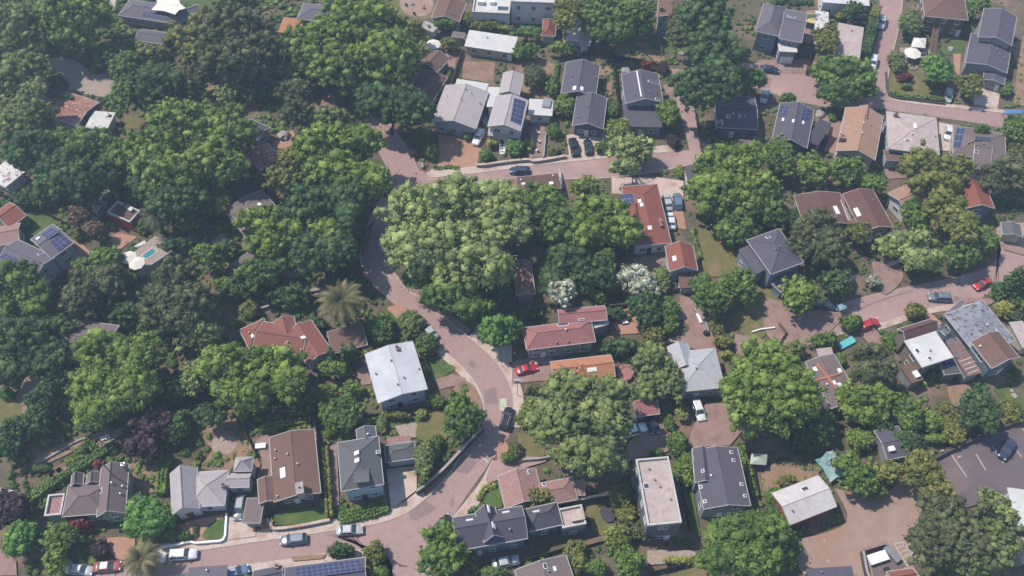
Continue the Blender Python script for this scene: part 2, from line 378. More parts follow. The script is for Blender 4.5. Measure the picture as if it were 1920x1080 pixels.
k3 = L_([(1694,-30),(1688,30),(1680,70),(1671,105),(1663,150),(1662,172)]); slab('kerb', KERB, k3, 0, .22, 0, .12)
# darker repair patches, stain and the painted bicycle marking
def decal(name, m, k, pts, z=.066, kind='structure'):
    P = [G(k, p) for p in pts]; b = MB(); b.face([(p.x, p.y, z) for p in P][::-1])
    if b.v and ((P[1]-P[0]).cross(P[2]-P[1])).z > 0: b.f = [tuple(reversed(f)) for f in b.f]
    return setp(b.build(name, m), kind=kind)
Z1 = (880,640,7.717)
decal('asphalt_patch', A2, Z1, [(-20,320),(42,272),(122,352),(42,402)]); decal('asphalt_patch', A2, Z1, [(205,712),(385,662),(415,902),(240,905)], .067)
decal('asphalt_patch', A2, 9, [(1170,400),(1245,440),(1190,510),(1100,490)]); decal('asphalt_patch', A2, 9, [(860,720),(950,655),(1020,700),(900,770),(870,762)], .067)
decal('manhole_cover', METAL, 1, [(886,1000),(897,996),(903,1003),(891,1007)]); decal('manhole_cover', METAL, 9, [(1275,420),(1285,415),(1315,440),(1305,447)])
STAIN = mat('road_stain', (.10,.06,.055), (.14,.09,.08), 3)
decal('road_stain', STAIN, 9, [(1310,445),(1335,410),(1340,420),(1312,470),(1270,560),(1235,590),(1225,580),(1265,550)], .069)
decal('road_stain', A2, 9, [(1100,640),(1115,640),(1110,690),(1095,695),(1090,670)], .068)
PG = mat('green_road_paint', (.45,.52,.30), (.38,.44,.27), 3, (.26,.27,.20), .8)
PW = mat('white_road_paint', (.50,.49,.47), (.36,.33,.33), 4, None, .8)
mk = decal('bicycle_lane_marking', PG, Z1, [(440,835),(540,830),(530,1005),(440,1000)], .070)
del mk['kind']; setp(mk, 'pale green rectangle with white chevrons painted on the curving road beside the black car', 'road marking')
b = MB()
for dy in (845, 885):
    for sgn in (-1, 1):
        q = [G(Z1, (490, dy)), G(Z1, (490, dy+14)), G(Z1, (490+38*sgn, dy+44)), G(Z1, (490+38*sgn, dy+30))]
        if sgn > 0: q = q[::-1]
        b.face([(p.x, p.y, .074) for p in q][::1])
for cx in (470, 510):
    for k in range(10):
        t0, t1 = 2*PI*k/10, 2*PI*(k+1)/10
        q = [G(Z1, (cx+r*math.cos(t), 968+r*math.sin(t))) for r, t in ((11,t0),(15,t0),(15,t1),(11,t1))]
        b.face([(p.x, p.y, .074) for p in q][::-1])
for (x0, y0, x1, y1) in ((470,968,482,940),(482,940,505,942),(505,942,510,968),(482,940,492,966),(492,966,505,942),(470,968,492,966)):
    a, c = G(Z1, (x0, y0)), G(Z1, (x1, y1)); d = (c-a).normalized(); nn = Vector((-d.y, d.x, 0))*.05
    b.face([(q.x, q.y, .074) for q in (a-nn, c-nn, c+nn, a+nn)])
b.build('chevrons', PW, mk)

# ---------------------------------------------------------------- yards, drives, lawns (thin sheets)
for name, m, k, pts, smt in [
 ('lawn', LAWN, 0, [(1015,10),(1100,-20),(1270,-10),(1258,50),(1200,58),(1130,45),(1060,25)], 1),
 ('terrace', STONE, 0, [(235,330),(330,325),(440,350),(540,420),(640,400),(632,540),(380,500),(240,390)], 1),
 ('path', CON, 0, [(615,-5),(655,-5),(640,60),(625,55)], 0),
 ('pale_ground', DIRT, 0, [(1150,500),(1230,478),(1440,515),(1440,655),(1330,640),(1200,600)], 1),
 ('dry_lawn', DRY, 0, [(700,645),(800,665),(770,720),(705,715)], 1),
 ('dry_lawn', DRY, 1, [(760,0),(830,-10),(980,0),(1010,90),(940,110),(830,95),(770,60)], 1),
 ('sand_patio', TAN, 1, [(805,-5),(980,-5),(992,50),(960,85),(890,92),(825,60)], 1),
 ('path', DIRT, 1, [(340,560),(430,510),(460,520),(440,570),(480,600),(380,600)], 1),
 ('path', TERR, 1, [(170,750),(210,735),(215,800),(150,840),(90,815)], 1),
 ('driveway', TERR, 1, [(1020,755),(1170,775),(1275,790),(1240,940),(1130,945),(1020,935),(1035,860)], 0),
 ('garden_bed', DIRT, 1, [(1165,345),(1345,350),(1335,470),(1160,440)], 0),
 ('yard_strip', PINK, 1, [(1060,260),(1130,290),(1105,480),(1060,470),(1075,380)], 0),
 ('verge', DIRT, 1, [(860,840),(900,850),(960,960),(1100,945),(1160,955),(1000,985),(940,970)], 1),
 ('garden_bed', DIRT, 2, [(45,350),(150,340),(250,380),(230,540),(90,540),(40,450)], 1),
 ('yard', DIRT, 2, [(480,350),(570,360),(560,560),(500,570)], 0),
 ('terrace', PINK, 2, [(130,680),(185,700),(180,880),(90,890),(80,820)], 0),
 ('driveway', CON, 2, [(305,760),(530,740),(548,890),(325,905)], 0),
 ('yard', DIRT, 2, [(560,255),(730,240),(840,290),(840,380),(600,330)], 1),
 ('lawn', LAWN, 2, [(740,225),(830,190),(950,195),(1040,220),(1000,290),(900,300),(800,280)], 1),
 ('yard', PINK, 2, [(900,440),(1000,380),(1060,420),(1000,560),(930,520)], 1),
 ('driveway', PINK, 2, [(850,480),(920,450),(960,470),(900,600),(880,560)], 1),
 ('yard', CON, 2, [(560,1000),(800,1000),(900,1060),(900,1100),(560,1090)], 0),
 ('path', PINK, 2, [(1060,780),(1130,820),(1110,870),(1080,910)], 0),
 ('yard', PINK, 2, [(1180,500),(1360,480),(1440,500),(1440,420),(1250,380),(1190,440)], 1),
 ('patio', TERR, 3, [(225,340),(275,345),(270,390),(220,410)], 0),
 ('yard', PINK, 3, [(215,60),(290,60),(240,250),(200,240)], 0),
 ('parking_pad', PINK, 3, [(-60,340),(230,330),(225,420),(-60,400)], 0),
 ('dry_lawn', DRY, 3, [(700,380),(770,330),(860,330),(890,480),(1000,540),(980,570),(850,570),(690,530)], 1),
 ('lawn', LAWN, 3, [(960,270),(1090,220),(1090,300),(1000,310)], 1),
 ('terrace', STONE, 3, [(740,270),(900,270),(880,330),(760,350)], 1),
 ('deck_path', TERR, 3, [(1040,305),(1085,305),(1075,425),(1045,400)], 0),
 ('driveway', CON, 3, [(1165,490),(1305,520),(1290,615),(1155,590)], 0),
 ('driveway', CON, 3, [(960,690),(1045,705),(1020,850),(965,850)], 0),
 ('driveway', PINK, 3, [(265,640),(345,640),(345,700),(280,700)], 1),
 ('side_yard', PINK, 3, [(330,690),(425,680),(380,870),(310,850)], 0),
 ('yard', PINK, 3, [(650,880),(790,880),(800,1000),(660,1010)], 0),
 ('yard', DIRT, 3, [(1370,260),(1440,200),(1440,600),(1380,590),(1400,400)], 0),
 ('lawn', LAWN, 4, [(120,110),(200,100),(340,155),(250,230),(130,250),(90,180)], 1),
 ('patio', TERR, 4, [(400,275),(440,270),(510,340),(460,400),(400,450),(355,435),(360,400),(440,350)], 0),
 ('deck', TERR, 4, [(620,270),(660,230),(775,255),(670,330),(640,320)], 0),
 ('yard', PINK, 4, [(1190,275),(1250,235),(1380,330),(1285,385)], 0),
 ('driveway', AD, 4, [(500,110),(570,20),(660,60),(590,180),(520,170)], 0),
 ('driveway', PINK, 4, [(0,1010),(60,990),(230,1070),(250,1180),(180,1300),(100,1250),(60,1130),(0,1090)], 1),
 ('dry_lawn', DRY, 8, [(-20,80),(75,75),(125,130),(120,190),(60,240),(-20,230)], 1),
 ('terrace', STONE, 5, [(0,620),(120,590),(350,540),(400,560),(280,600),(130,650)], 1),
 ('side_yard', PINK, 5, [(540,950),(640,940),(650,1080),(590,1090)], 0),
 ('yard', TERR, 5, [(740,650),(830,640),(860,700),(800,760),(750,700)], 1),
 ('lawn', LAWN, 5, [(720,670),(760,680),(870,810),(840,830),(780,760)], 1),
 ('lawn', LAWN, 5, [(870,850),(940,920),(1110,980),(1100,1010),(1000,1060),(960,980)], 1),
 ('driveway', PINK, None, [(816,712),(850,702),(874,710),(862,722),(825,731)], 0),
 ('garden', DIRT, None, [(872,712),(893,732),(893,748),(862,740),(850,728)], 1),
 ('yard', CON, 5, [(1290,880),(1440,860),(1440,960),(1380,960)], 0),
 ('driveway', PINK, 6, [(0,960),(160,920),(230,930),(225,1060),(0,1080)], 0),
 ('patio', TERR, 6, [(535,690),(665,655),(755,795),(600,805)], 0),
 ('driveway', TERR, 6, [(890,90),(960,100),(980,215),(920,205)], 0),
 ('driveway', CON, 6, [(810,-80),(965,-60),(960,110),(860,110)], 0),
 ('dry_lawn', DRY, 6, [(1045,200),(1100,220),(1260,340),(1290,420),(1160,480),(1090,450),(1060,330)], 1),
 ('dry_lawn', DRY, 6, [(1230,690),(1300,660),(1360,540),(1440,530),(1540,590),(1460,700),(1400,830),(1260,780)], 1),
 ('dirt_drive', PINK, 6, [(945,590),(1000,600),(1100,720),(1150,830),(1140,910),(1040,890),(900,850),(880,830),(1000,780),(940,700)], 1),
 ('yard', PINK, 6, [(680,380),(860,350),(880,450),(760,460),(700,440)], 1),
 ('yard', PINK, 6, [(1250,800),(1430,840),(1400,900),(1270,930)], 1),
 ('dirt_yard', PINK, 7, [(-20,590),(60,620),(200,680),(350,650),(410,720),(240,860),(80,870),(-20,780)], 1),
 ('driveway', PINK, 7, [(580,400),(700,380),(760,480),(660,580),(600,480)], 1),
 ('yard', TERR, 7, [(870,655),(930,700),(1010,770),(1050,830),(1000,850),(940,790),(880,720)], 0),
 ('patio', PINK, 7, [(500,790),(600,775),(700,905),(660,930),(560,850)], 0),
 ('yard', PINK, 7, [(1280,260),(1330,240),(1440,330),(1440,360),(1330,330)], 0),
 ('yard', PINK, 7, [(1040,590),(1200,600),(1280,600),(1240,640),(1180,620),(1060,640)], 1),
 ('terrace', DIRT, 8, [(180,440),(300,360),(480,300),(500,330),(400,390),(240,460)], 1),
 ('path', TAN, 8, [(175,440),(470,310),(480,325),(200,455)], 0),
 ('patio', STONE, 8, [(510,290),(660,250),(690,280),(560,360)], 1),
 ('garden_bed', DIRT, 8, [(220,540),(340,450),(380,480),(260,570)], 0),
 ('yard', DIRT, 8, [(720,460),(890,430),(890,600),(730,600)], 1),
 ('garden', DIRT, 8, [(1120,190),(1200,180),(1330,160),(1440,400),(1440,480),(1130,480),(1190,380),(1110,260)], 1),
 ('patio', STONE, 8, [(1190,345),(1210,310),(1260,293),(1310,300),(1332,340),(1310,380),(1260,402),(1210,385)], 1),
 ('front_garden', TERR, 8, [(1010,800),(1080,770),(1260,735),(1255,870),(1060,890)], 0),
 ('lawn', LAWN, 8, [(1180,790),(1260,760),(1255,865),(1140,870)], 1),
 ('driveway', CON, 8, [(1285,745),(1440,770),(1440,860),(1275,880)], 0),
 ('driveway', TERR, 8, [(600,870),(760,870),(720,985),(640,970)], 1),
 ('driveway', PINK, 8, [(0,910),(95,1000),(100,1080),(0,1080)], 0),
 ('lawn', LAWN, 9, [(85,745),(200,710),(390,700),(405,760),(100,800)], 1),
 ('side_path', PINK, 9, [(420,350),(455,340),(470,680),(440,700),(430,500)], 0),
 ('side_path', PINK, 9, [(300,90),(325,90),(360,400),(372,640),(350,600),(330,300)], 0),
 ('yard', PINK, 9, [(0,320),(80,300),(95,520),(10,530),(40,460)], 1),
 ('driveway', CON, 9, [(735,480),(905,465),(905,600),(760,712)], 0),
 ('lawn', LAWN, 9, [(735,200),(850,185),(960,190),(900,240),(740,250)], 1),
 ('terrace', STONE, 9, [(780,240),(900,220),(960,300),(820,310)], 0),
 ('dry_lawn', DRY, 9, [(930,180),(1060,170),(1080,300),(1000,330),(900,300)], 1),
 ('verge', DIRT, 9, [(1140,0),(1210,0),(1260,80),(1270,160),(1200,120)], 1),
 ('forecourt', A, 9, [(1330,440),(1470,400),(1640,430),(1500,480),(1300,560)], 1),
 ('verge', TERR, 9, [(1360,330),(1400,320),(1440,420),(1360,430)], 1),
 ('lawn', LAWN, 9, [(1250,640),(1290,580),(1370,560),(1380,700),(1250,660)], 1),
 ('verge', DIRT, 9, [(200,975),(400,960),(380,985),(210,1000)], 0),
 ('driveway', PINK, 10, [(1090,110),(1190,100),(1290,270),(1225,350),(985,362),(1010,260)], 0),
 ('courtyard', PINK, 10, [(740,230),(850,220),(910,290),(880,380),(700,420),(640,440),(650,350)], 1),
 ('dry_lawn', DRY, 10, [(30,280),(90,290),(190,400),(60,400)], 1),
 ('lawn', DRY, 10, [(410,700),(560,660),(590,830),(470,860)], 0),
 ('side_path', LAWN, 10, [(980,600),(1015,600),(1060,860),(1030,860)], 0),
 ('yard', STONE, 10, [(760,940),(1000,940),(1010,980),(780,1020)], 1),
 ('lawn', DRY, 10, [(880,1080),(1040,1030),(1100,1060),(1080,1120),(880,1120)], 0),
 ('yard', DIRT, 10, [(1400,510),(1440,500),(1500,500),(1500,640),(1420,640)], 0),
 ('dirt_lot', TAN, 11, [(370,590),(480,620),(600,650),(720,570),(780,480),(850,560),(870,640),(935,740),(860,860),(800,1000),(840,1100),(560,1100),(460,1100),(200,1080),(150,900),(120,850),(200,870),(440,780)], 1),
 ('yard', DIRT, 11, [(-20,480),(80,440),(250,460),(270,540),(100,560),(-20,610)], 1),
 ('path', TAN, 11, [(850,650),(900,640),(935,745),(905,750)], 0),
 ('parking_lot', AD, 11, [(975,470),(1080,410),(1440,215),(1500,190),(1500,600),(1330,640),(1110,700),(1060,650),(1000,540)], 0),
 ('lane', AD, 11, [(900,440),(1440,190),(1500,160),(1500,240),(960,490)], 0),
 ('garden', DIRT, 11, [(1000,20),(1200,0),(1160,100),(1040,130)], 1),
 ('lawn', LAWN, 11, [(1260,30),(1340,20),(1440,100),(1440,150),(1320,180),(1300,90)], 1),
 ]: patch(name, m, k, pts, smt)
# painted stalls and the hatched zone
def stripe(k, a, c, w=.12, z=.58):
    a, c = G(k, a), G(k, c); d = (c-a).normalized(); nn = Vector((-d.y, d.x, 0))*w/2
    stripe.b.face([(q.x, q.y, z) for q in (a-nn, c-nn, c+nn, a+nn)])
stripe.b = MB(); ZT = ZL[0]+.006
for a, c in (((1025,400),(1112,528)),((1165,400),(1220,492)),((1255,355),(1320,450)),((1385,370),(1420,415)),((1058,420),(1082,410)),((985,535),(1015,570)),((1425,255),(1450,290))): stripe(11, a, c, .16, ZT)
for a, c in (((705,905),(755,893)),((705,905),(775,1025)),((755,893),(825,1005)),((775,1025),(825,1005)),((790,880),(805,905)),((780,882),(800,920))): stripe(11, a, c, .14, ZT)
for i in range(1, 5): stripe(11, (705+i*15, 905+i*25), (755+i*15+12, 893+i*24-14), .12, ZT)
setp(stripe.b.build('parking_lines', PW), kind='structure')
for i in range(9):
    if i: stripe.b = MB()
    if not i: stripe.b = MB()
    stripe(11, (965+i*52, 385-i*22), (985+i*52, 377-i*22), .18, ZT); setp(stripe.b.build('lane_dash', PW), kind='structure')
# ---------------------------------------------------------------- houses
def rect(k, q, he):
    P = [G(k, p, he) for p in q]
    c = sum(P, Vector())/4; u = ((P[1]-P[0])+(P[2]-P[3])); u.z = 0; a = u.length/4; u.normalize(); v = Vector((-u.y, u.x, 0))
    vv = ((P[3]-P[0])+(P[2]-P[1]))/2; b = abs(vv.dot(v))/2
    return Vector((c.x, c.y, 0)), u, v, a, b
WINS = {}
WF = mat('window_frame_white', (.62,.62,.62), None, 1, None, .6)
def window(parent, p, ang, w=1.1, h=1.2, key='w'):
    kk = (w, h)
    if kk not in WINS:
        f = MB(); t = .1
        f.box((0,0,-h/2+t/2), (w,.1,t)); f.box((0,0,h/2-t/2), (w,.1,t)); f.box((-w/2+t/2,0,0), (t,.1,h-2*t)); f.box((w/2-t/2,0,0), (t,.1,h-2*t)); f.box((0,0,0), (.05,.08,h-2*t)); f.box((0,.02,-h/2-.04), (w+.16,.2,.06))
        g = MB(); g.box((0,0,0), (w-2*t-.004,.04,h-2*t-.004))
        WINS[kk] = (f, g, [])
    f, g, made = WINS[kk]; root = parent.location
    if not made:
        fo = f.build('window', WF, parent, origin=(0,0,0)); go = g.build('pane', GLASS, fo, origin=(0,0,0)); made += [fo, go]
    else:
        fo = twin(made[0], parent); go = twin(made[1], fo)
    fo.location = Vector(p)-root; fo.rotation_euler = (0, 0, ang); return fo
HOUSES = []
FOOT = []
def house(name, label, k, roofm, wallm, wings, ex=(), cat='house', win=1, door=True, trim=None, group=None):
    roofm = RMAT[roofm]; wm = WM[wallm]; trim = trim or TRIM
    data = [(w_[0], w_[1], w_[2])+rect(k, w_[3], w_[1])+(w_[4] if len(w_) > 4 else None,) for w_ in wings]
    c0 = data[0][3]; root = empty(name, (c0.x, c0.y, 0), label, cat, group)
    W = MB(); trimb = MB(); roofs = []; bv_v = []; bv_f = []; walls = []
    for wi, (ty, he, rise, c, u, v, a, b, opt) in enumerate(data):
        he += wi*.006
        q = lambda s, t, z: tuple(c+u*s*a+v*t*b+Vector((0, 0, z)))
        m = RMAT[opt] if opt else roofm; rb = MB(); th = .22
        FOOT.append([q(-1,-1,0)[:2], q(1,-1,0)[:2], q(1,1,0)[:2], q(-1,1,0)[:2]])
        sl = math.hypot(b, rise); oh = min(.45, a*.2, b*.2)
        if ty == 'g':
            for s, t in ((-1, 1), (1, -1)):
                rb.face([q(t,s,he), q(-t,s,he), q(-t,0,he+rise), q(t,0,he+rise)], [(0,0),(2*a,0),(2*a,sl),(0,sl)])
                rb.face([q(t,s,he-th), q(t,0,he+rise-th), q(-t,0,he+rise-th), q(-t,s,he-th)])
                rb.face([q(t,s,he-th), q(-t,s,he-th), q(-t,s,he), q(t,s,he)])
            for s in (-1, 1):
                for t in (-1, 1):
                    f = [q(s,t,he-th), q(s,t,he), q(s,0,he+rise), q(s,0,he+rise-th)]; rb.face(f if s*t < 0 else f[::-1])
            tb = MB()
            e0, e1 = Vector(q(-1,0,he+rise+.02)), Vector(q(1,0,he+rise+.02)); rb.tube(e0, e1, .09, n=6)
        elif ty == 'h':
            ri = min(b, a*.98); rx = (a-ri)/a; hs = math.hypot(ri, rise)
            for t in (-1, 1):
                f = [q(-t,-t,he), q(t,-t,he), q(t*rx,0,he+rise), q(-t*rx,0,he+rise)]
                f = [q(-1,t,he), q(1,t,he), q(rx,0,he+rise), q(-rx,0,he+rise)]
                uv = [(0,0),(2*a,0),(a+rx*a,sl),(a-rx*a,sl)]
                rb.face(f if t < 0 else f[::-1], uv if t < 0 else uv[::-1])
                f = [q(t,-1,he), q(t,1,he), q(t*rx,0,he+rise)]; uv = [(0,0),(2*b,0),(b,hs)]
                rb.face(f if t > 0 else f[::-1], uv if t > 0 else uv[::-1])
                for w2 in (-1, 1): rb.tube(q(t,w2,he+.01), q(t*rx,0,he+rise+.02), .07, n=5)
            rb.tube(q(-rx,0,he+rise+.02), q(rx,0,he+rise+.02), .08, n=6)
            rb.face([q(-1,-1,he-th), q(-1,1,he-th), q(1,1,he-th), q(1,-1,he-th)])
            for f in ([(-1,-1),(1,-1)], [(1,-1),(1,1)], [(1,1),(-1,1)], [(-1,1),(-1,-1)]):
                rb.face([q(*f[0],he-th), q(*f[1],he-th), q(*f[1],he), q(*f[0],he)])
        elif ty == 's':                       # single slope rising from edge p0-p1
            for z, fl in ((0, 0), (-th, 1)):
                f = [q(-1,-1,he+z), q(1,-1,he+z), q(1,1,he+rise+z), q(-1,1,he+rise+z)]; rb.face(f[::-1] if fl else f, None if fl else [(0,0),(2*a,0),(2*a,2*b),(0,2*b)])
            cs = [(-1,-1,0),(1,-1,0),(1,1,rise),(-1,1,rise)]
            for i in range(4):
                x, y = cs[i], cs[(i+1) % 4]; rb.face([q(x[0],x[1],he+x[2]-th), q(y[0],y[1],he+y[2]-th), q(y[0],y[1],he+y[2]), q(x[0],x[1],he+x[2])])
        else:                                 # flat, 'p' with a parapet
            rb.face([q(-1,-1,he), q(1,-1,he), q(1,1,he), q(-1,1,he)], [(0,0),(2*a,0),(2*a,2*b),(0,2*b)])
            for x, y in (((-1,-1),(1,-1)), ((1,-1),(1,1)), ((1,1),(-1,1)), ((-1,1),(-1,-1))):
                rb.face([q(*x,he-.3), q(*y,he-.3), q(*y,he), q(*x,he)])
            if ty == 'f': rb.face([q(-1,-1,he-.3), q(-1,1,he-.3), q(1,1,he-.3), q(1,-1,he-.3)])
        ro = rb.build('roof', m, root); roofs.append(ro)
        # trim: gutters and barge boards
        t = MB(); ang = math.atan2(u.y, u.x); dd = .12
        if ty in 'gh':
            for s in (-1, 1): t.box(tuple(Vector(q(0,s*(1+.06/b),he-.09))), (2*a+.1, dd, .16), ang)
            if ty == 'h':
                for s in (-1, 1): t.box(q(s*(1+.06/a),0,he-.09), (dd, 2*b+.1, .16), ang)
            else:
                for s in (-1, 1):
                    for w2 in (-1, 1):
                        A0, A1 = Vector(q(s*(1+.05/a), w2, he-.10)), Vector(q(s*(1+.05/a), 0, he+rise-.10)); nd = u*(.05); up = Vector((0,0,.13))
                        pts = [A0-nd-up, A0+nd-up, A1+nd-up, A1-nd-up, A0-nd+up, A0+nd+up, A1+nd+up, A1-nd+up]
                        i = len(t.v); t.v += [tuple(p) for p in pts]
                        for fq in ((0,1,2,3),(4,5,6,7),(0,1,5,4),(1,2,6,5),(2,3,7,6),(3,0,4,7)): t.f.append(tuple(i+e for e in fq))
        elif ty in 'fs' and ty == 'f':
            for s in (-1, 1):
                t.box(q(0,s*(1+.04/b),he-.12), (2*a+.16,.08,.24), ang); t.box(q(s*(1+.04/a),0,he-.12), (.08,2*b,.24), ang)
        elif ty == 'p':
            for s in (-1, 1):
                t.box(q(0,s*(1-.14/b),he+.25), (2*a+.02,.3,.55), ang); t.box(q(s*(1-.14/a),0,he+.25), (.3,2*b-.6,.55), ang)
            oh = 0.02
        if t.v: t.build('gutter' if ty in 'gh' else 'parapet' if ty == 'p' else 'fascia', PARA if ty == 'p' else trim, ro)
        # walls
        ia, ib = 1-oh/a, 1-oh/b
        if ty == 'g':
            zt = lambda tt: he+rise*(1-abs(tt))-th-.01
            zs = zt(ib); pent = [(-ib,0),(ib,0),(ib,zs),(0,zt(0)),(-ib,zs)]
            for s in (-1, 1):
                f = [q(s*ia, y, z) for y, z in pent]; W.face(f if s > 0 else f[::-1])
            for s in (-1, 1):
                f = [q(-ia,s*ib,0), q(ia,s*ib,0), q(ia,s*ib,zs), q(-ia,s*ib,zs)]; W.face(f if s < 0 else f[::-1])
        else:
            zs = he-th-.005 if ty != 'p' else he-.3
            cs = [(-ia,-ib,zs),(ia,-ib,zs),(ia,ib,zs+(rise*ib if ty == 's' else 0)),(-ia,ib,zs+(rise*ib if ty == 's' else 0))]
            for i in range(4):
                x, y = cs[i], cs[(i+1) % 4]; W.face([q(x[0],x[1],0), q(y[0],y[1],0), q(y[0],y[1],y[2]), q(x[0],x[1],x[2])])
        walls.append((c, u, v, a*ia, b*ib, he))
        i0 = len(bv_v); bv_v += rb.v; bv_f += [tuple(i0+x for x in f) for f in rb.f]
    W.build('wall', wm, root)
    bvh = BVHTree.FromPolygons([Vector(v) for v in bv_v], bv_f)
    # windows and a door on the walls that can be seen
    best = None
    if win:
        for wi, (c, u, v, a, b, he) in enumerate(walls):
            for (nrm, along, half, off) in ((-v, u, a, b), (v, -u, a, b), (u, v, b, a), (-u, -v, b, a)):
                if nrm.y > .35: continue
                L = 2*half; n = int(L/2.9)
                if n < 1: continue
                ang = math.atan2(along.y, along.x); floors = [1.5] if he < 4.6 else [1.5, he-1.35]
                for zf in floors:
                    for j in range(n):
                        pos = c+nrm*(off+.03)+along*((j+.5)/n*L-half)
                        bad = False
                        for wj, (c2, u2, v2, a2, b2, h2) in enumerate(walls):
                            d = pos+nrm*.4-c2
                            if wj != wi and abs(d.dot(u2)) < a2+.5 and abs(d.dot(v2)) < b2+.5 and zf < h2: bad = True
                        if bad: continue
                        if door and zf == 1.5 and nrm.y < -.5 and (best is None or pos.y < best[0].y-.5) : best = (pos.copy(), ang, nrm.copy())
                        window(root, (pos.x, pos.y, zf), ang, *((1.1, 1.25) if (j+wi) % 3 else (1.5, 1.1)))
    if best and door:
        pos, ang, nrm = best; d = MB(); al = Vector((math.cos(ang), math.sin(ang), 0))
        p = pos+al*1.35; d.box((p.x, p.y, 1.02), (.95, .1, 2.04), ang); do = d.build('door', WHITE if wallm not in ('white', 'lblue') else WOODD, root)
        hb = MB(); h2 = p+al*.35+nrm*.08; hb.box((h2.x, h2.y, 1.0), (.12, .06, .06), ang); hb.build('handle', METAL, do)
    def hit(pt, kk=None):
        a_ = px(kk if kk is not None else k, pt); dirv = (U(a_[0], a_[1])-CAM).normalized()
        loc, nrm, idx, dist = bvh.ray_cast(CAM, dirv)
        if loc is None: return None, None
        return loc, (nrm if nrm.z > 0 else -nrm)
    for e in ex:
        kind = e[0]
        if kind == 'solar':
            pts = e[1]; nx, ny = e[2], e[3]; cen = (sum(p[0] for p in pts)/4, sum(p[1] for p in pts)/4)
            loc, nrm = hit(cen)
            if loc is None: continue
            P = []
            for p in pts:                     # the panel lies in the plane of the roof there
                a_ = px(k, p); d = (U(a_[0], a_[1])-CAM).normalized(); t = (loc-CAM).dot(nrm)/d.dot(nrm); P.append(CAM+d*t+nrm*.14)
            if (P[1]-P[0]).cross(P[3]-P[0]).dot(nrm) < 0: P = [P[0], P[3], P[2], P[1]]; nx, ny = ny, nx
            bl2 = lambda s, t: P[0].lerp(P[1], s).lerp(P[3].lerp(P[2], s), t)
            fr = MB(); gl = MB()
            vv = [p for p in P]+[p-nrm*.10 for p in P]; fr.v = [tuple(p) for p in vv]; fr.f = [(0,1,2,3)]+[(i+4, (i+1) % 4+4, (i+1) % 4, i) for i in range(4)]
            gx, gy = .07/nx*nx/(nx), .07/ny
            for i in range(nx):
                for j in range(ny):
                    s0, s1, t0, t1 = i/nx+.035/nx, (i+1)/nx-.035/nx, j/ny+.03/ny, (j+1)/ny-.03/ny
                    gl.face([tuple(bl2(s, t)+nrm*.012) for s, t in ((s0,t0),(s1,t0),(s1,t1),(s0,t1))])
            o = fr.build('solar_panel', ALU, root); gl.build('solar_cell', SOLAR, o)
        elif kind == 'line':                  # ridge cap, seam or stripe lying on the roof
            b = MB(); n_ = 8; pr = None
            for i in range(n_+1):
                l2, n2 = hit((e[1][0]+(e[2][0]-e[1][0])*i/n_, e[1][1]+(e[2][1]-e[1][1])*i/n_))
                if l2 is not None:
                    l2 = l2+n2*.03
                    if pr is not None: b.tube(pr, l2, e[3]/2, n=6)
                    pr = l2
            if b.v: b.build(e[5] if len(e) > 5 else 'ridge_cap', e[4], root)
        else:
            loc, nrm = hit(e[1])
            if loc is None: continue
            b = MB(); ang = math.atan2(data[0][4].y, data[0][4].x)
            if kind == 'sky':
                wx, wy = e[2] if len(e) > 2 else (1.2, .7)
                ux = Vector((math.cos(ang), math.sin(ang), 0)); ux = (ux-nrm*ux.dot(nrm)).normalized(); uy = nrm.cross(ux)
                def qb(wx, wy, z0, z1, B):
                    pts = [loc+ux*sx*wx/2+uy*sy*wy/2+nrm*z for z in (z0, z1) for sx, sy in ((-1,-1),(1,-1),(1,1),(-1,1))]
                    i = len(B.v); B.v += [tuple(p) for p in pts]
                    for fq in ((4,5,6,7),(0,1,5,4),(1,2,6,5),(2,3,7,6),(3,0,4,7)): B.f.append(tuple(i+x for x in fq))
                qb(wx, wy, 0, .16, b); g = MB(); qb(wx-.2, wy-.2, .16, .20, g)
                o = b.build('skylight', WHITE, root); g.build('pane', WHITE if len(e) > 3 and e[3] == 'w' else GLASS, o)
            elif kind == 'chim':
                s = e[2] if len(e) > 2 else (.9, .7, 1.5); b.box((loc.x, loc.y, loc.z+s[2]/2-.5), (s[0], s[1], s[2]+1), ang); b.box((loc.x, loc.y, loc.z+s[2]+.06), (s[0]+.16, s[1]+.16, .12), ang)
                o = b.build('chimney', BRICK if len(e) < 4 else e[3], root); pb = MB(); pb.tube((loc.x, loc.y, loc.z+s[2]+.1), (loc.x, loc.y, loc.z+s[2]+.45), .14, n=8); pb.build('chimney_pot', BLACK, o)
            elif kind == 'vent':
                m_ = e[2] if len(e) > 2 else METAL; b.tube(loc-Vector((0,0,.1)), loc+Vector((0,0,.4)), .11, n=8); b.tube(loc+Vector((0,0,.4)), loc+Vector((0,0,.52)), .2, .12, n=8); b.build('roof_vent', m_, root)
            elif kind == 'box':
                s = e[2]; b.box((loc.x, loc.y, loc.z+s[2]/2), s, ang); b.box((loc.x, loc.y, loc.z+s[2]+.03), (s[0]+.1, s[1]+.1, .06), ang); b.build(e[3] if len(e) > 3 else 'rooftop_unit', e[4] if len(e) > 4 else WHITE, root)
    # a part standing on the wall, given by pixels at a height on the wall face
    HOUSES.append((root, bvh)); root['_n'] = 1; del root['_n']
    return root, walls
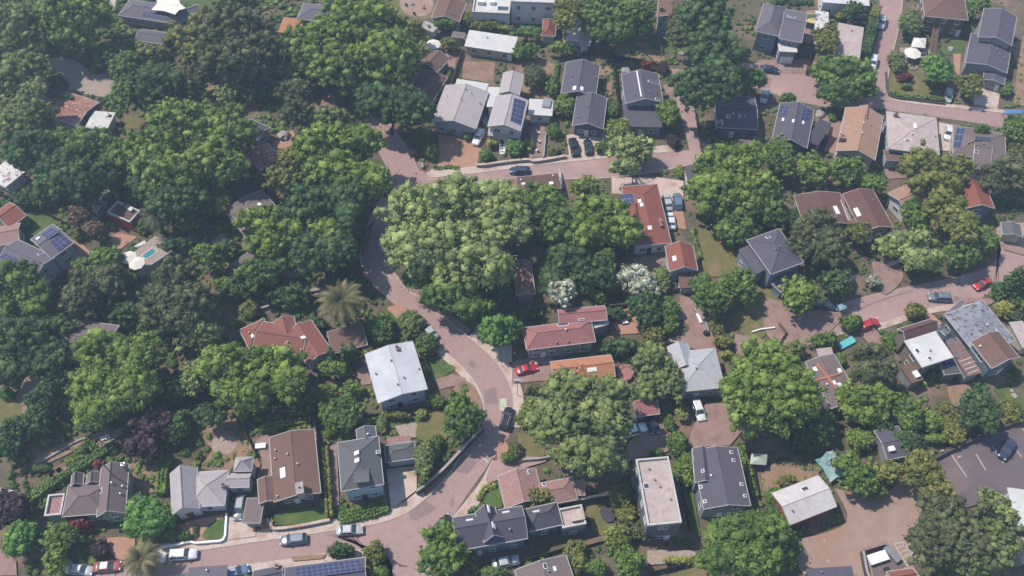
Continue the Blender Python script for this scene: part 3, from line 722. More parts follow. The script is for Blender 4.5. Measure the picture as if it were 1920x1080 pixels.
def on_wall(root, k, pt, wallinfo, wi, name, m, size, z, sub=None, subm=None, side='f', off=.04):
    """a flat feature (garage door, shutter, big window) on a wall; pt gives the position along it"""
    c, u, v, a, b, he = wallinfo[wi]
    cand = []
    for nrm, along, half, o in ((-v, u, a, b), (v, -u, a, b), (u, v, b, a), (-u, -v, b, a)): cand.append((nrm.y, nrm, along, half, o))
    if side == 'f': nrm, along, half, o = min(cand)[1:] if False else sorted(cand, key=lambda q: q[0])[0][1:]
    else: nrm, along, half, o = sorted(cand, key=lambda q: -q[1].x if side == 'r' else q[1].x)[0][1:]
    p0 = G(k, pt, z); s = max(-half+size[0]/2, min(half-size[0]/2, (p0-c).dot(along))); pos = c+nrm*(o+off)+along*s
    ang = math.atan2(along.y, along.x); bb = MB(); bb.box((pos.x, pos.y, z), (size[0], .12, size[1]), ang); ob = bb.build(name, m, root)
    if sub:
        g = MB(); p2 = pos+nrm*.05; g.box((p2.x, p2.y, z), (size[0]-.2, .08, size[1]-.2), ang); g.build(sub, subm or GLASS, ob)
    return ob
ORT = mat('orange_trim', (.42,.17,.10), None, 2)
H = house
# --- tile 0, 1: top left
H('house', 'slate roofed house with two dark solar arrays beside the white shade sail', 0, 'lslate', 'grey',
  [('h',3.2,1.1,[(665,92),(990,128),(1010,45),(730,-10)]), ('g',3.0,.9,[(775,165),(985,185),(930,255),(785,225)]), ('g',3.1,.9,[(985,125),(1140,58),(1100,30),(960,80)])],
  [('solar',[(812,66),(958,82),(945,112),(800,88)],6,2), ('solar',[(788,122),(982,150),(970,192),(780,160)],7,2), ('vent',(760,120)), ('vent',(985,105))])
H('house', 'low dark house with brown mottled roof left of the white flat roofed shed', 0, 'rusty', 'brownw',
  [('f',2.8,0,[(190,505),(330,590),(385,560),(250,480)],'darkflat'), ('g',3.1,.9,[(240,640),(440,715),(550,570),(385,520)])])
H('shed', 'plain white flat roofed shed among trees near the left edge', 0, 'paleroof', 'white', [('f',2.8,0,[(460,722),(580,722),(670,640),(545,620)],'whiteroof')], cat='shed', win=0)
H('shed', 'white roof stained with rust at the left edge under dark trees', 0, 'rustwhite', 'white', [('f',3,0,[(-60,1010),(55,1060),(112,960),(20,880)])], cat='shed', win=0)
H('house', 'slate roofed house half under the big green tree above the palm', (360,140,6), 'slate', 'grey', [('g',3.2,1.0,[(330,350),(880,600),(745,730),(250,520)])])
H('house', 'dark mottled shingle roof tucked between two bright green trees left of the upper road', (360,140,6), 'rusty', 'brownw', [('g',3.0,.8,[(660,930),(780,1120),(1010,900),(800,750)])])
H('house', 'bluish slate roofed house behind the orange roofed shed at the top', 1, 'lslate', 'cream', [('h',3.5,1,[(232,110),(400,120),(455,38),(265,15)])])
H('shed', 'orange flat roofed shed below the bluish slate roof at the top', 1, 'tan', 'grey', [('s',2.8,.5,[(150,185),(245,193),(270,118),(130,100)],'orange')], cat='shed', win=0)
H('house', 'dark red roof corner showing behind the biggest green tree at the top', 1, 'red', 'cream', [('g',3,.8,[(730,140),(820,160),(850,110),(745,80)])])
H('house', 'reddish brown gabled cottage beside the round sand patio', 1, 'brown', 'cream', [('g',3.2,1.2,[(985,98),(1030,-8),(1178,20),(1145,125)])], [('vent',(1095,75)),('vent',(1110,85))])
H('shed', 'small pale lean-to roof below the reddish brown gabled cottage', 1, 'paleroof', 'white', [('f',2.5,0,[(930,150),(1000,185),(1018,145),(945,115)],'lilac')], cat='shed', win=0)
H('building', 'white flat roofed modern building with terraces at the top edge', 1, 'whiteroof', 'white',
  [('p',4.0,0,[(1222,75),(1425,85),(1440,-30),(1228,-40)]), ('p',6.3,0,[(1440,12),(1690,30),(1690,-90),(1440,-90)])], [('box',(1265,20),(1.6,1.2,1.0)), ('box',(1330,20),(1.2,1.2,.9)), ('sky',(1390,50),(3,1.6))], cat='building')
H('building', 'long low building with curved white roof above the garden beds', 1, 'whiteroof', 'cream', [('s',3.0,.5,[(1172,258),(1448,302),(1472,215),(1200,178)])], [('vent',(1300,215))], cat='building')
H('shed', 'small grey lean-to left of the long curved white roof', 1, 'taupe', 'grey', [('f',2.4,0,[(1100,205),(1165,215),(1175,185),(1112,178)])], cat='shed', win=0)
H('house', 'red brown cottage beside the driveway wall in the shade of the biggest tree', 1, 'brown', 'brownw', [('g',3.2,1.3,[(1015,418),(1078,335),(1000,282),(920,345)]), ('g',3.0,1.0,[(985,600),(1060,445),(945,385),(850,500)],'dbrown')], [('vent',(1035,372))])
r_, w_ = H('house', 'wide pale gabled house facing the terracotta drive', 1, 'lilac', 'lblue', [('g',3.8,1.5,[(990,684),(1062,492),(1312,505),(1235,724)]), ('f',3.4,0,[(1112,490),(1290,520),(1308,470),(1135,445)],'whiteroof')],
  [('vent',(1155,560)),('sky',(1210,525),(.9,.5)),('vent',(1260,585)),('sky',(1078,545),(.9,.5)),('vent',(1180,505))])
H('house', 'tall cream gabled house with solar panels on the right slope of its roof', 1, 'lilac', 'white',
  [('g',5.6,1.3,[(1302,706),(1352,545),(1530,560),(1487,742)]), ('g',5.0,1.0,[(1365,525),(1395,408),(1502,422),(1482,535)]), ('s',3.2,.5,[(1302,765),(1475,775),(1480,735),(1310,715)]), ('f',3.2,0,[(1290,600),(1365,600),(1372,490),(1310,490)],'whiteroof'), ('f',3.0,0,[(1530,645),(1665,650),(1672,565),(1540,555)],'whiteroof')],
  [('solar',[(1452,552),(1515,572),(1487,705),(1430,680)],3,5), ('box',(1635,585),(2.6,1.8,.5),'roof_hatch',METAL)])
# --- tile 2: top middle
H('house', 'slate house with two gabled wings behind two black parked cars', 2, 'slate', 'dgrey', [('g',3.4,1.4,[(330,714),(372,545),(528,540),(520,718)]), ('g',3.6,1.4,[(270,545),(308,345),(492,372),(474,525)])],
  [('sky',(352,497),(1.3,.8),'w'), ('sky',(392,500),(1.3,.8),'w'), ('vent',(370,662)),('vent',(430,600)),('vent',(470,440)),('vent',(340,430))])
H('house', 'slate house whose upper gable has round attic holes, beside the red maples', 2, 'slate', 'blue', [('g',5.6,1.5,[(643,588),(614,428),(822,408),(846,570)]), ('s',3.2,1.4,[(648,716),(838,714),(838,550),(612,540)])],
  [('line',(702,400),(728,545),.35,WHITE),('sky',(797,465),(.7,3.0)), ('vent',(690,540)),('vent',(775,520)),('sky',(818,560),(.8,1.2))])
H('house', 'pale grey roof half shaded by the tall yellow-green tree at the top', 2, 'lilac', 'cream', [('g',3.2,1,[(290,240),(350,110),(455,125),(450,252)])])
H('shed', 'red hip roofed garden house beside the small blue pool at the top', 2, 'tile', 'cream', [('h',3,1.1,[(160,175),(185,105),(240,108),(250,228)])], cat='garden house', win=0)
H('house', 'brown roofed two storey house at the top edge between two dark trees', 2, 'brown', 'blue', [('g',6,1,[(820,90),(825,-40),(990,-30),(972,110)])], [('chim',(840,60),(.8,.8,1.2))])
H('house', 'low slate roof partly darkened by tree shadow beside the narrow lane', 2, 'slate', 'dgrey', [('g',3.6,1.0,[(1110,710),(1355,730),(1392,545),(1175,540)]), ('f',3,0,[(1180,560),(1262,560),(1268,510),(1195,495)],'lslate')], [('sky',(1217,655),(.9,.9)),('sky',(1280,655),(.6,.9))])
H('shed', 'small pinkish roofed garage left of the green tree mass below the low slate roof', 2, 'taupe', 'brownw', [('s',2.5,.4,[(1258,850),(1340,850),(1360,800),(1275,785)])], cat='garage', win=0)
H('shed', 'narrow slate roofed garden shed with white wall at the end of the street', 2, 'slate', 'white', [('s',2.6,.3,[(995,1058),(1045,1050),(1030,940),(975,945)])], cat='shed', win=0)
r_, w_ = H('house', 'two storey blue house with a white garage door at the top right', 3, 'lslate', 'blue', [('h',6.2,1.6,[(-72,182),(-30,38),(110,22),(60,195)]), ('g',6.0,1.5,[(55,215),(185,238),(222,75),(100,50)]), ('f',4.2,0,[(55,290),(150,290),(170,235),(62,225)],'whiteroof')], [('sky',(132,95),(1.2,2.0))])
on_wall(r_, 3, (100,300), w_, 2, 'garage_door', WHITE, (3.2,2.2), 1.15)
H('building', 'white building cut by the top edge left of the road', 3, 'paleroof', 'white', [('f',4.5,0,[(300,5),(535,35),(590,-80),(300,-90)],'whiteroof')], cat='building')
H('building', 'low flat pinkish white roof beside the tall clipped hedge', 3, 'paleroof', 'white', [('f',3.0,0,[(400,300),(500,335),(552,150),(372,130)]), ('f',2.6,0,[(243,240),(300,250),(374,72),(285,62)],'rustwhite')], [('vent',(470,175)),('box',(490,128),(1.2,1,.8)),('box',(520,138),(1.2,1,.8))], cat='building')
r_, w_ = H('house', 'tan hip roofed house on posts with wooden stairs at the top right', 3, 'brown', 'brownw', [('h',5.6,1.7,[(862,80),(1102,118),(1122,-40),(880,-50)])], [('vent',(1085,72))])
H('house', 'slate house of three stepped gables at the top right corner', 3, 'slate', 'grey', [('g',6.2,1.2,[(1180,212),(1215,52),(1400,88),(1372,250)]), ('g',4.2,1.0,[(1110,362),(1142,190),(1372,240),(1345,400)]), ('g',2.8,.6,[(1208,455),(1218,402),(1340,412),(1330,468)])],
  [('vent',(1345,155)),('vent',(1285,280)),('vent',(1300,312)),('vent',(1330,325))])
H('house', 'dark slate house with two solar panels and three white skylights', 3, 'slate', 'dgrey', [('g',4.2,1.5,[(26,772),(66,592),(262,608),(216,850)]), ('s',3.4,.6,[(238,800),(305,832),(332,695),(262,668)],'dslate')],
  [('solar',[(72,597),(118,602),(100,655),(54,648)],2,3), ('solar',[(192,612),(240,618),(225,680),(180,672)],2,3), ('sky',(85,674),(1,.5),'w'), ('sky',(142,682),(1,.5),'w'), ('sky',(197,691),(1,.5),'w'), ('vent',(172,798))])
H('house', 'peach coloured hip roofed house with a chimney on the left slope', 3, 'tan', 'cream', [('g',4.6,1.7,[(385,855),(432,620),(652,640),(602,893)]), ('h',4.8,1.9,[(500,700),(520,600),(582,600),(575,700)])], [('chim',(410,790),(1.2,.9,1.3)), ('vent',(405,752),WHITE), ('sky',(528,748),(.5,.4)),('sky',(540,690),(.5,.4)),('vent',(576,706)),('vent',(555,664))])
H('house', 'broad pale pink hip roof with turquoise wall at its right side', 3, 'paleroof', 'lblue', [('h',4.4,.9,[(650,832),(940,868),(968,668),(695,628)]), ('f',3,0,[(655,900),(780,905),(790,850),(660,845)],'brown')], [('chim',(715,655),(.8,.6,1.0)), ('sky',(783,792),(1.1,.6)), ('vent',(808,757),WHITE), ('vent',(940,770)), ('box',(825,712),(.5,1.6,.3))])
H('house', 'lilac grey hip roof with six solar panels beside a parked white car', 3, 'lilac', 'cream', [('h',3.6,1.3,[(1022,852),(1326,925),(1345,750),(1062,714)],'taupe'), ('g',3.5,1.2,[(1110,935),(1205,952),(1290,760),(1190,740)],'taupe')],
  [('solar',[(1062,722),(1108,722),(1080,835),(1040,832)],2,3), ('solar',[(1165,768),(1250,776),(1248,794),(1163,788)],4,1), ('vent',(1147,800)),('vent',(1210,812)),('vent',(1127,806)),('sky',(1115,885),(.5,2.0),'w'),('sky',(1170,855),(.9,.9))])
# --- tile 4: left
H('house', 'pink and red roofed house cut by the left edge beside the small lawn', 4, 'dbrown', 'cream', [('g',3.4,1.2,[(70,188),(150,128),(52,60),(-60,140)],'tile'), ('g',3.4,1.0,[(-60,320),(145,262),(78,190),(-60,200)],'salmon')])
r_, w_ = H('house', 'pale grey house with three banks of solar panels near the left edge', 4, 'lslate', 'lblue', [('g',5.2,1.2,[(160,268),(300,184),(408,282),(300,372)]), ('g',5.0,1.1,[(-20,380),(165,462),(345,385),(110,270)])],
  [('solar',[(232,242),(290,202),(335,226),(272,265)],4,2), ('solar',[(282,282),(345,237),(402,280),(330,338)],3,3), ('solar',[(-5,365),(30,345),(130,385),(98,412)],2,4), ('sky',(215,262),(.8,.8),'w'), ('sky',(230,350),(1.2,.6))])
H('shed', 'red walled flat hut with cluttered roof beside a shaded drive', 4, 'rusty', 'redw', [('p',3.0,0,[(605,128),(755,180),(772,110),(665,50)],'dbrown')], [('box',(715,90),(1.2,1.2,.7),'rooftop_unit',BLACK),('box',(740,105),(.9,.9,.6),'rooftop_unit',METAL)], cat='hut', win=0)
H('house', 'pinkish grey roof showing above the bright green tree left of centre', (380,340,6), 'lilac', 'cream', [('g',3.4,1.1,[(270,330),(440,600),(850,270),(640,110)],'taupe')], [('sky',(532,320),(.9,.7),'w'),('sky',(638,262),(.9,.7),'w')])
H('house', 'pale roof between the pool terrace and the tree left of the palm', (380,340,6), 'lilac', 'cream', [('s',2.8,.4,[(300,930),(440,1150),(760,1000),(520,800)],'taupe')], win=0)
H('house', 'roof with dark gaps glimpsed under the trees above the palm', (380,340,6), 'lilac', 'cream', [('s',2.8,.4,[(560,960),(1000,1020),(1180,900),(640,830)],'taupe')], win=0)
H('house', 'broad grey roof behind the largest bright green tree at lower left', 4, 'taupe', 'grey', [('g',3.6,1.3,[(285,908),(560,960),(690,745),(440,732)],'taupe')])
# --- tile 5: left of centre
Q3 = (0,540,2.0)
H('house', 'red tiled house of joined wings below the palm', Q3, 'red', 'cream', [('g',3.6,1.3,[(1152,278),(1062,160),(1180,131),(1246,246)],'red'), ('g',3.65,1.4,[(950,225),(1140,262),(1160,150),(985,128)],'red'), ('g',3.7,1.2,[(1040,190),(1028,122),(1100,112),(1120,180)],'red'), ('h',3.5,1.3,[(928,228),(902,152),(985,120),(1035,190)],'red')],
  [('sky',(1137,187),(.9,.9),'w'),('sky',(948,180),(.8,.6),'w'),('vent',(935,170)),('vent',(1130,235)),('vent',(1080,205))])
H('garage', 'dark flat roofed annex in the shade right of the red tiled hip roof', 5, 'darkflat', 'brownw', [('f',2.9,0,[(440,912),(632,852),(590,742),(388,785)],'brown')], cat='garage', win=0)
r_, w_ = H('house', 'big white membrane roofed house with light blue walls beside the curving road', None, 'lgrey', 'lblue', [('g',5.0,.9,[(704,757),(688,658),(770,646),(806,728)],'whitish')],
  [('vent',(733,677),BRICK),('vent',(705,702),BRICK),('vent',(758,709),BRICK),('chim',(745,654),(.9,.5,.5)),('vent',(746,722),BRICK),('vent',(785,692))])
# --- tile 6: centre
H('house', 'long red roofed house with solar panels beside a drive of three cars', 6, 'tile', 'white', [('h',3.8,1.4,[(692,300),(610,-30),(822,-45),(890,287)],'tile'), ('h',3.9,1.3,[(660,170),(645,60),(720,60),(740,170)],'tile')],
  [('solar',[(605,18),(680,8),(695,95),(630,95)],3,3), ('sky',(718,52),(.9,.7),'w'),('sky',(730,73),(.9,.7),'w'),('sky',(775,202),(.9,.9),'w'),('chim',(835,180),(1.8,.5,.5)),('vent',(710,35))])
r_, w_ = H('house', 'small red gabled cottage with one white skylight and a tan lean-to', 6, 'tile', 'lblue', [('g',3.9,1.6,[(888,448),(862,320),(1015,283),(1042,440)],'tile'), ('s',2.5,.4,[(942,542),(998,538),(1030,457),(938,462)],'brown')], [('sky',(915,375),(1.2,.8),'w')])
H('house', 'big slate hip roofed house with blue walls and a lower left wing', 6, 'slate', 'blue', [('h',6.0,1.5,[(1322,272),(1455,458),(1642,398),(1500,205)]), ('s',4.2,.5,[(1275,330),(1372,468),(1420,442),(1322,302)]), ('f',3,0,[(1450,500),(1500,560),(1650,480),(1600,450)],'lslate')], [('sky',(1440,255),(.9,.9)),('vent',(1480,325)),('vent',(1500,310))])
H('house', 'long pinkish red hip roofed house between the blossom trees and the orange roof', 6, 'pinkred', 'grey', [('h',4.6,1.6,[(84,886),(472,842),(440,718),(60,765)]), ('g',4.9,.9,[(268,742),(535,718),(520,640),(255,662)]), ('f',3.8,0,[(460,775),(540,735),(535,705),(440,715)],'lgrey')],
  [('vent',(302,777),WHITE),('vent',(250,850)),('sky',(287,747),(2.2,1.2)),('vent',(315,845)),('vent',(430,735)),('sky',(390,718),(1.2,.4))])
H('house', 'bright orange roofed house under the big grey green tree', 6, 'orange', 'cream', [('g',3.4,1.2,[(222,1075),(590,1040),(545,912),(230,958)],'orange'), ('h',3.5,1.4,[(340,1060),(330,960),(430,950),(440,1050)],'orange')], [('sky',(450,1000),(1.8,.8),'w'),('vent',(360,990))])
H('shed', 'old rusty roofed cottage alone in the dark trees at the centre', 6, 'rusty', 'grey', [('g',3.2,.9,[(25,580),(8,400),(100,388),(135,575)])], cat='cottage', win=0)
H('house', 'mottled light grey shake roof above the parked white wagon', 6, 'lgrey', 'grey', [('h',4.2,1.4,[(945,1130),(885,885),(1145,898),(1195,1090)],'lgrey'), ('g',4.3,1.3,[(905,1020),(890,868),(970,855),(1040,960)],'lgrey')], [('vent',(1035,995))])
H('house', 'dark red flat roofed house with small white vents below the middle street', (900,280,9), 'red', 'grey', [('f',3.0,0,[(640,720),(1400,660),(1290,390),(610,480)],'dbrown'), ('f',2.8,0,[(430,760),(640,730),(600,500),(330,500)],'red')],
  [('vent',(690,530),WHITE),('sky',(730,585),(.8,.6),'w'),('box',(715,455),(.7,.6,.6)),('box',(1200,600),(.8,.7,.6)),('vent',(1230,460),WHITE),('sky',(683,697),(.8,.6),'w')])
# --- tile 7: right
H('house', 'brown red house of two roof planes with two long white skylights', 7, 'dbrown', 'grey', [('g',5.0,1.1,[(548,234),(420,40),(588,-42),(684,186)]), ('g',4.6,1.0,[(215,200),(150,55),(400,-30),(455,170)])], [('sky',(385,103),(2.2,.9),'w'),('sky',(502,115),(2.2,.9),'w'),('line',(408,45),(455,165),.3,CON,'seam'),('vent',(590,50))], trim=CON)
H('house', 'orange tan roof with white side wall between two trees at the right', 7, 'orange', 'white', [('g',3.6,1.2,[(770,152),(872,62),(830,-40),(685,-20)],'tan')])
r_, w_ = H('house', 'orange roofed house with dark blue gable wall near the right edge', 7, 'orange', 'teal', [('g',4.8,1.4,[(1092,110),(1062,-40),(1200,-60),(1282,76)],'tile')])
H('shed', 'dark roofed shed with beige wall at the right edge beside the lane', 7, 'charcoal', 'cream', [('g',2.8,.7,[(1320,230),(1312,185),(1420,172),(1432,262)])], cat='shed', win=0)
r_, w_ = H('house', 'brown gabled house with olive walls joined to the bright white flat roof', 7, 'dbrown', 'olivew', [('g',5.2,1.3,[(765,838),(952,780),(922,712),(735,770)])], win=1)
H('house', 'bright white flat roof with two small skylights above olive walls', 7, 'whiteroof', 'olivew', [('f',5.6,0,[(885,1005),(765,840),(945,782),(1025,908)]), ('f',3.4,0,[(1000,1045),(960,940),(1035,915),(1080,1000)],'darkflat')], [('sky',(838,895),(1.0,.8)),('sky',(908,937),(.8,.7)),('solar',[(958,932),(1015,920),(1040,975),(985,990)],2,2),('vent',(910,895))], door=False)
H('shed', 'long corrugated brown roof with pale stripes between the white roof and the grey shakes', 7, 'corr', 'grey', [('s',3.6,.3,[(1120,1045),(1000,855),(1075,830),(1205,1012)])], [('vent',(1055,932))]+[('line',(1075+i*17,958+i*22),(1155+i*17,928+i*22),.35,CON,'roof_stripe') for i in range(4)], cat='garage')
H('house', 'large mottled grey shake hip roof near the right edge', 7, 'shake', 'dgrey', [('h',4.2,1.2,[(990,685),(1168,912),(1395,838),(1208,612)]), ('f',3.2,0,[(985,665),(1010,680),(1130,635),(1110,615)],'lslate')], [('vent',(1228,750),WHITE),('sky',(1288,780),(.5,.5)),('vent',(1140,800))])
r_, w_ = H('house', 'tall red brown gabled house with dark walls in front of the grey shake roof', 7, 'dbrown', 'teal', [('g',6.0,1.5,[(1256,992),(1140,835),(1300,792),(1418,930)],'brown')], [('vent',(1190,870),WHITE)])
H('building', 'jumbled pale roof at the right edge beyond the grey shakes', 7, 'rustwhite', 'cream', [('f',3.2,0,[(1370,760),(1440,880),(1500,860),(1420,700)],'paleroof')], cat='building', win=0)
H('house', 'slate roof crossed by orange ridge lines between two big green trees', 7, 'taupe', 'grey', [('g',3.6,.5,[(370,1268),(225,958),(356,908),(505,1120)],'taupe')], [('sky',(265,998),(.9,.7),'w'),('sky',(402,1005),(.9,.7),'w'),('sky',(405,1090),(1.2,.8),'w'),('vent',(330,1085),WHITE),('sky',(370,1075),(.9,.7),'w'),('line',(252,940),(430,1160),.5,ORT),('line',(270,1060),(455,1010),.5,ORT)], win=0)
H('shed', 'small white corrugated roof above the slate roof with orange ridges', 7, 'paleroof', 'grey', [('s',2.6,.3,[(285,922),(375,918),(348,873),(268,890)])], cat='shed', win=0)
H('shed', 'brown lean-to roof left of the white flat roof among trees', 7, 'brown', 'grey', [('s',3.0,.3,[(800,1085),(750,985),(800,960),(885,1050)])], [('box',(830,1030),(1.3,.9,.5))], cat='shed', win=0)
# --- tile 8: bottom left
r_, w_ = H('house', 'brown grey gabled house with a roof terrace and grey green gable at lower left', 8, 'taupe', 'green', [('h',4.2,1.5,[(358,742),(600,728),(622,548),(378,572)]), ('g',4.6,2.0,[(530,758),(582,478),(712,448),(718,712)]), ('g',4.4,1.2,[(395,570),(410,505),(465,512),(470,570)]), ('g',4.4,1.0,[(485,560),(492,505),(562,502),(560,555)]), ('p',3.4,0,[(262,745),(362,742),(360,618),(270,632)],'salmon')],
  [('sky',(568,603),(1,1)),('vent',(630,558),WHITE),('vent',(692,578)),('vent',(680,620)),('chim',(715,480),(.5,.5,2.2),METAL)])
r_, w_ = H('house', 'white stucco house of steep pale roofs with an arched red door', 8, 'lilac', 'white', [('g',3.9,2.2,[(957,712),(968,480),(1098,492),(1136,722)]), ('h',3.6,1.5,[(1085,688),(1272,682),(1276,485),(1060,500)]), ('g',3.2,.9,[(1285,582),(1408,578),(1405,503),(1275,505)]), ('h',3.8,1.4,[(1318,490),(1420,488),(1418,412),(1325,415)])],
  [('chim',(1262,580),(.6,.6,1.0))], door=False)
RD = mat('red_door', (.22,.06,.05), None, 2)
on_wall(r_, 8, (1075,735), w_, 0, 'door', RD, (1.1,2.1), 1.05, 'door_frame', RD)
H('garage', 'small grey garage between the white stucco house and the long brown roof', 8, 'taupe', 'grey', [('f',2.9,0,[(1368,782),(1475,780),(1475,645),(1385,640)])], cat='garage', win=0)
H('shed', 'pale grey roof at the bottom edge below the silver wagon', 8, 'lilac', 'grey', [('s',3.0,.3,[(1058,1110),(1282,1100),(1275,1018),(1060,1040)],'lslate')], [('vent',(1165,1050))], cat='garage', win=0)
H('shed', 'small grey roof at the left edge above the dark plum tree', 8, 'taupe', 'grey', [('s',2.8,.3,[(20,660),(135,665),(100,612),(40,610)])], cat='shed', win=0)
# --- tile 9: bottom middle
r_, w_ = H('house', 'long brown gabled roof with a stone chimney and rectangular skylight', 9, 'brown', 'brownw', [('g',3.6,1.1,[(98,655),(78,290),(325,266),(367,618)]), ('g',3.5,.6,[(22,670),(5,535),(108,520),(112,655)])],
  [('chim',(255,605),(2.0,1.2,1.6),WALLSTONE),('sky',(152,500),(1.9,1.0),'w'),('vent',(178,397)),('vent',(235,452)),('vent',(108,422)),('vent',(120,635)),('vent',(110,375))])
r_, w_ = H('house', 'tall charcoal hip roofed house with light blue walls and a front dormer', 9, 'charcoal', 'lblue', [('h',6.3,2.2,[(480,592),(457,312),(690,312),(718,572)]), ('g',5.6,.9,[(570,330),(565,250),(668,245),(685,330)])],
  [('sky',(568,388),(.7,1.0),'w'),('sky',(570,430),(.7,1.0),'w'),('vent',(630,285),WHITE),('chim',(688,395),(.5,.5,.9),METAL)])
# dormer
dm = MB(); pz = 7.6; a_, c_, d_, e_ = [G(9, p, pz) for p in ((560,548),(630,540),(620,485),(560,490))]
dm.prism([(p.x, p.y) for p in (a_, c_, d_, e_)], 5.8, pz); dmo = dm.build('dormer', WM['lblue'], r_)
dm = MB(); cx = (a_+c_+d_+e_)/4; dm.box((cx.x, cx.y, pz+.1), ((c_-a_).length+.6, (e_-a_).length+.7, .18), math.atan2((c_-a_).y, (c_-a_).x)); dm.build('dormer_roof', RMAT['charcoal'], dmo)
pw = (a_+c_)/2; window(r_, (pw.x, pw.y-.04, 6.9), math.atan2((c_-a_).y, (c_-a_).x), 1.5, 1.1)
H('garage', 'grey hip roofed garage with a pink shed behind it and concrete drive', 9, 'charcoal', 'lblue', [('h',3.3,.9,[(735,440),(905,414),(885,326),(720,346)]), ('s',2.6,.3,[(738,340),(875,325),(865,295),(735,303)],'salmon')], cat='garage', win=0, door=False)
H('shed', 'small white walled shed with two black windows in deep shade above the brown roof', 9, 'dslate', 'white', [('s',2.6,.3,[(168,80),(300,48),(290,20),(160,50)],'dslate')], cat='shed')
H('house', 'slate roof carrying a large grid of solar panels at the bottom edge', 9, 'slate', 'grey', [('g',3.6,1.0,[(165,1170),(640,1130),(595,968),(165,1042)])], [('solar',[(220,1040),(585,990),(600,1050),(226,1100)],12,3),('chim',(510,975),(.9,.7,.8))], win=0)
H('house', 'dark slate roof cut by the bottom edge left of the solar grid', 9, 'slate', 'grey', [('g',3.4,1.0,[(-10,1150),(175,1110),(130,1022),(-10,1050)])], [('chim',(120,1030),(.6,.6,.6))], win=0)
ZL_ = (800,860,4.909)
r_, w_ = H('house', 'large slate house of crossed gables with teal grey walls and a roof deck', ZL_, 'slate', 'teal', [('g',5.6,2.6,[(300,850),(930,722),(872,445),(222,537)]), ('g',6.3,2.3,[(532,768),(436,470),(636,470),(704,716)]), ('h',4.8,2.0,[(942,672),(1256,602),(1190,405),(880,470)]), ('p',4.2,0,[(1240,650),(1474,605),(1420,430),(1215,470)],'paleroof')],
  [('sky',(568,465),(.6,1.4),'w'),('sky',(613,615),(.8,1.2),'w'),('sky',(395,567),(1.2,.4),'w'),('sky',(730,495),(1.2,.4),'w'),('sky',(1008,488),(1.2,.4),'w'),('box',(1385,530),(2.2,1.9,.8),'roof_hatch',CON),('vent',(765,655))])
H('house', 'salmon tiled house right of the road junction', ZL_, 'salmon', 'cream', [('g',3.3,1.5,[(720,440),(655,165),(1000,85),(1080,400)]), ('h',3.2,1.2,[(980,455),(1396,366),(1332,180),(930,240)]), ('f',2.8,0,[(1395,340),(1470,330),(1430,200),(1340,200)],'salmon')],
  [('sky',(940,125),(.9,.5)),('sky',(1080,240),(1,.6)),('sky',(1200,195),(.6,.9)),('vent',(1018,125)),('box',(880,75),(1,.7,.6),'rooftop_unit',BLACK),('vent',(1075,198))])
# --- tile 10: bottom middle right
H('shed', 'pink red roofed carport over a black car under the grey green tree', 10, 'red', 'grey', [('g',2.9,.8,[(700,180),(860,165),(770,40),(670,55)],'pinkred')], cat='carport', win=0)
H('building', 'tall narrow building with white parapet round a pale flat roof', 10, 'paleroof', 'dgrey', [('p',7.6,0,[(765,795),(690,430),(882,412),(950,790)])], [('sky',(755,575),(1,1)),('vent',(830,580)),('vent',(890,650)),('vent',(800,540)),('vent',(770,480))], cat='building')
r_, w_ = H('house', 'dark slate gabled house with six small roof vents beside the narrow white building', 10, 'dslate', 'blue', [('g',5.6,1.3,[(1065,712),(1030,385),(1250,350),(1356,676)],'slate'), ('g',5.55,1.2,[(1025,555),(1020,370),(1110,360),(1140,555)],'slate')],
  [('sky',(1075,490),(.6,.6)),('sky',(1062,580),(.6,.6)),('sky',(1085,662),(.6,.6)),('sky',(1232,385),(.6,.6)),('sky',(1245,430),(.6,.6)),('sky',(1310,630),(.6,.6)),('vent',(1118,518),WHITE),('sky',(1290,565),(.6,.6)),('chim',(1305,510),(1.6,.8,.9),WM['lblue'])])
H('house', 'mauve roof cut by the bottom edge below the teal grey house', 10, 'lilac', 'grey', [('g',3.4,1.2,[(35,1160),(30,1045),(290,965),(370,1120)],'taupe')], [('sky',(185,1025),(1,.7)),('vent',(205,1055)),('sky',(240,1040),(.8,.5),'w')], win=0)
# --- tile 11: bottom right
r_, w_ = H('barn', 'red walled barn with plain white roof on the dirt lot', 11, 'lgrey', 'redw', [('g',4.8,1.1,[(130,785),(392,686),(276,516),(16,620)],'barnroof')], [('sky',(208,592),(1.3,.9)),('vent',(135,715))], cat='barn', door=False, win=0)
on_wall(r_, 11, (75,700), w_, 0, 'barn_door', WM['brownw'], (2.6,2.8), 1.4, side='l')
H('shed', 'weathered grey roof in the trees above the dirt lot', 11, 'taupe', 'grey', [('g',3.0,.8,[(670,430),(800,395),(740,240),(600,260)],'slate')], [('box',(690,370),(1,.8,.6))], cat='shed', win=0)
H('building', 'white slatted roof structure at the right edge of the parking lot', 11, 'whiteroof', 'white', [('f',3.4,0,[(1400,740),(1520,860),(1540,560),(1330,630)],'whiteroof')], cat='building', win=0)
H('house', 'pink roof at the right edge below the white slatted structure', 11, 'salmon', 'grey', [('g',3.2,.9,[(1385,900),(1440,1020),(1560,960),(1480,850)],'salmon')], win=0)
H('house', 'dark grey roof at the bottom edge below the red barn', 11, 'slate', 'grey', [('s',3.2,.3,[(215,1150),(500,1140),(465,1022),(235,1045)],'slate')], [('vent',(300,1060))], win=0)
H('house', 'pinkish red roof at the bottom edge beside the walled enclosure', 11, 'salmon', 'white', [('g',3.0,.9,[(660,1130),(850,1120),(800,1030),(700,1060)],'red')], win=0)
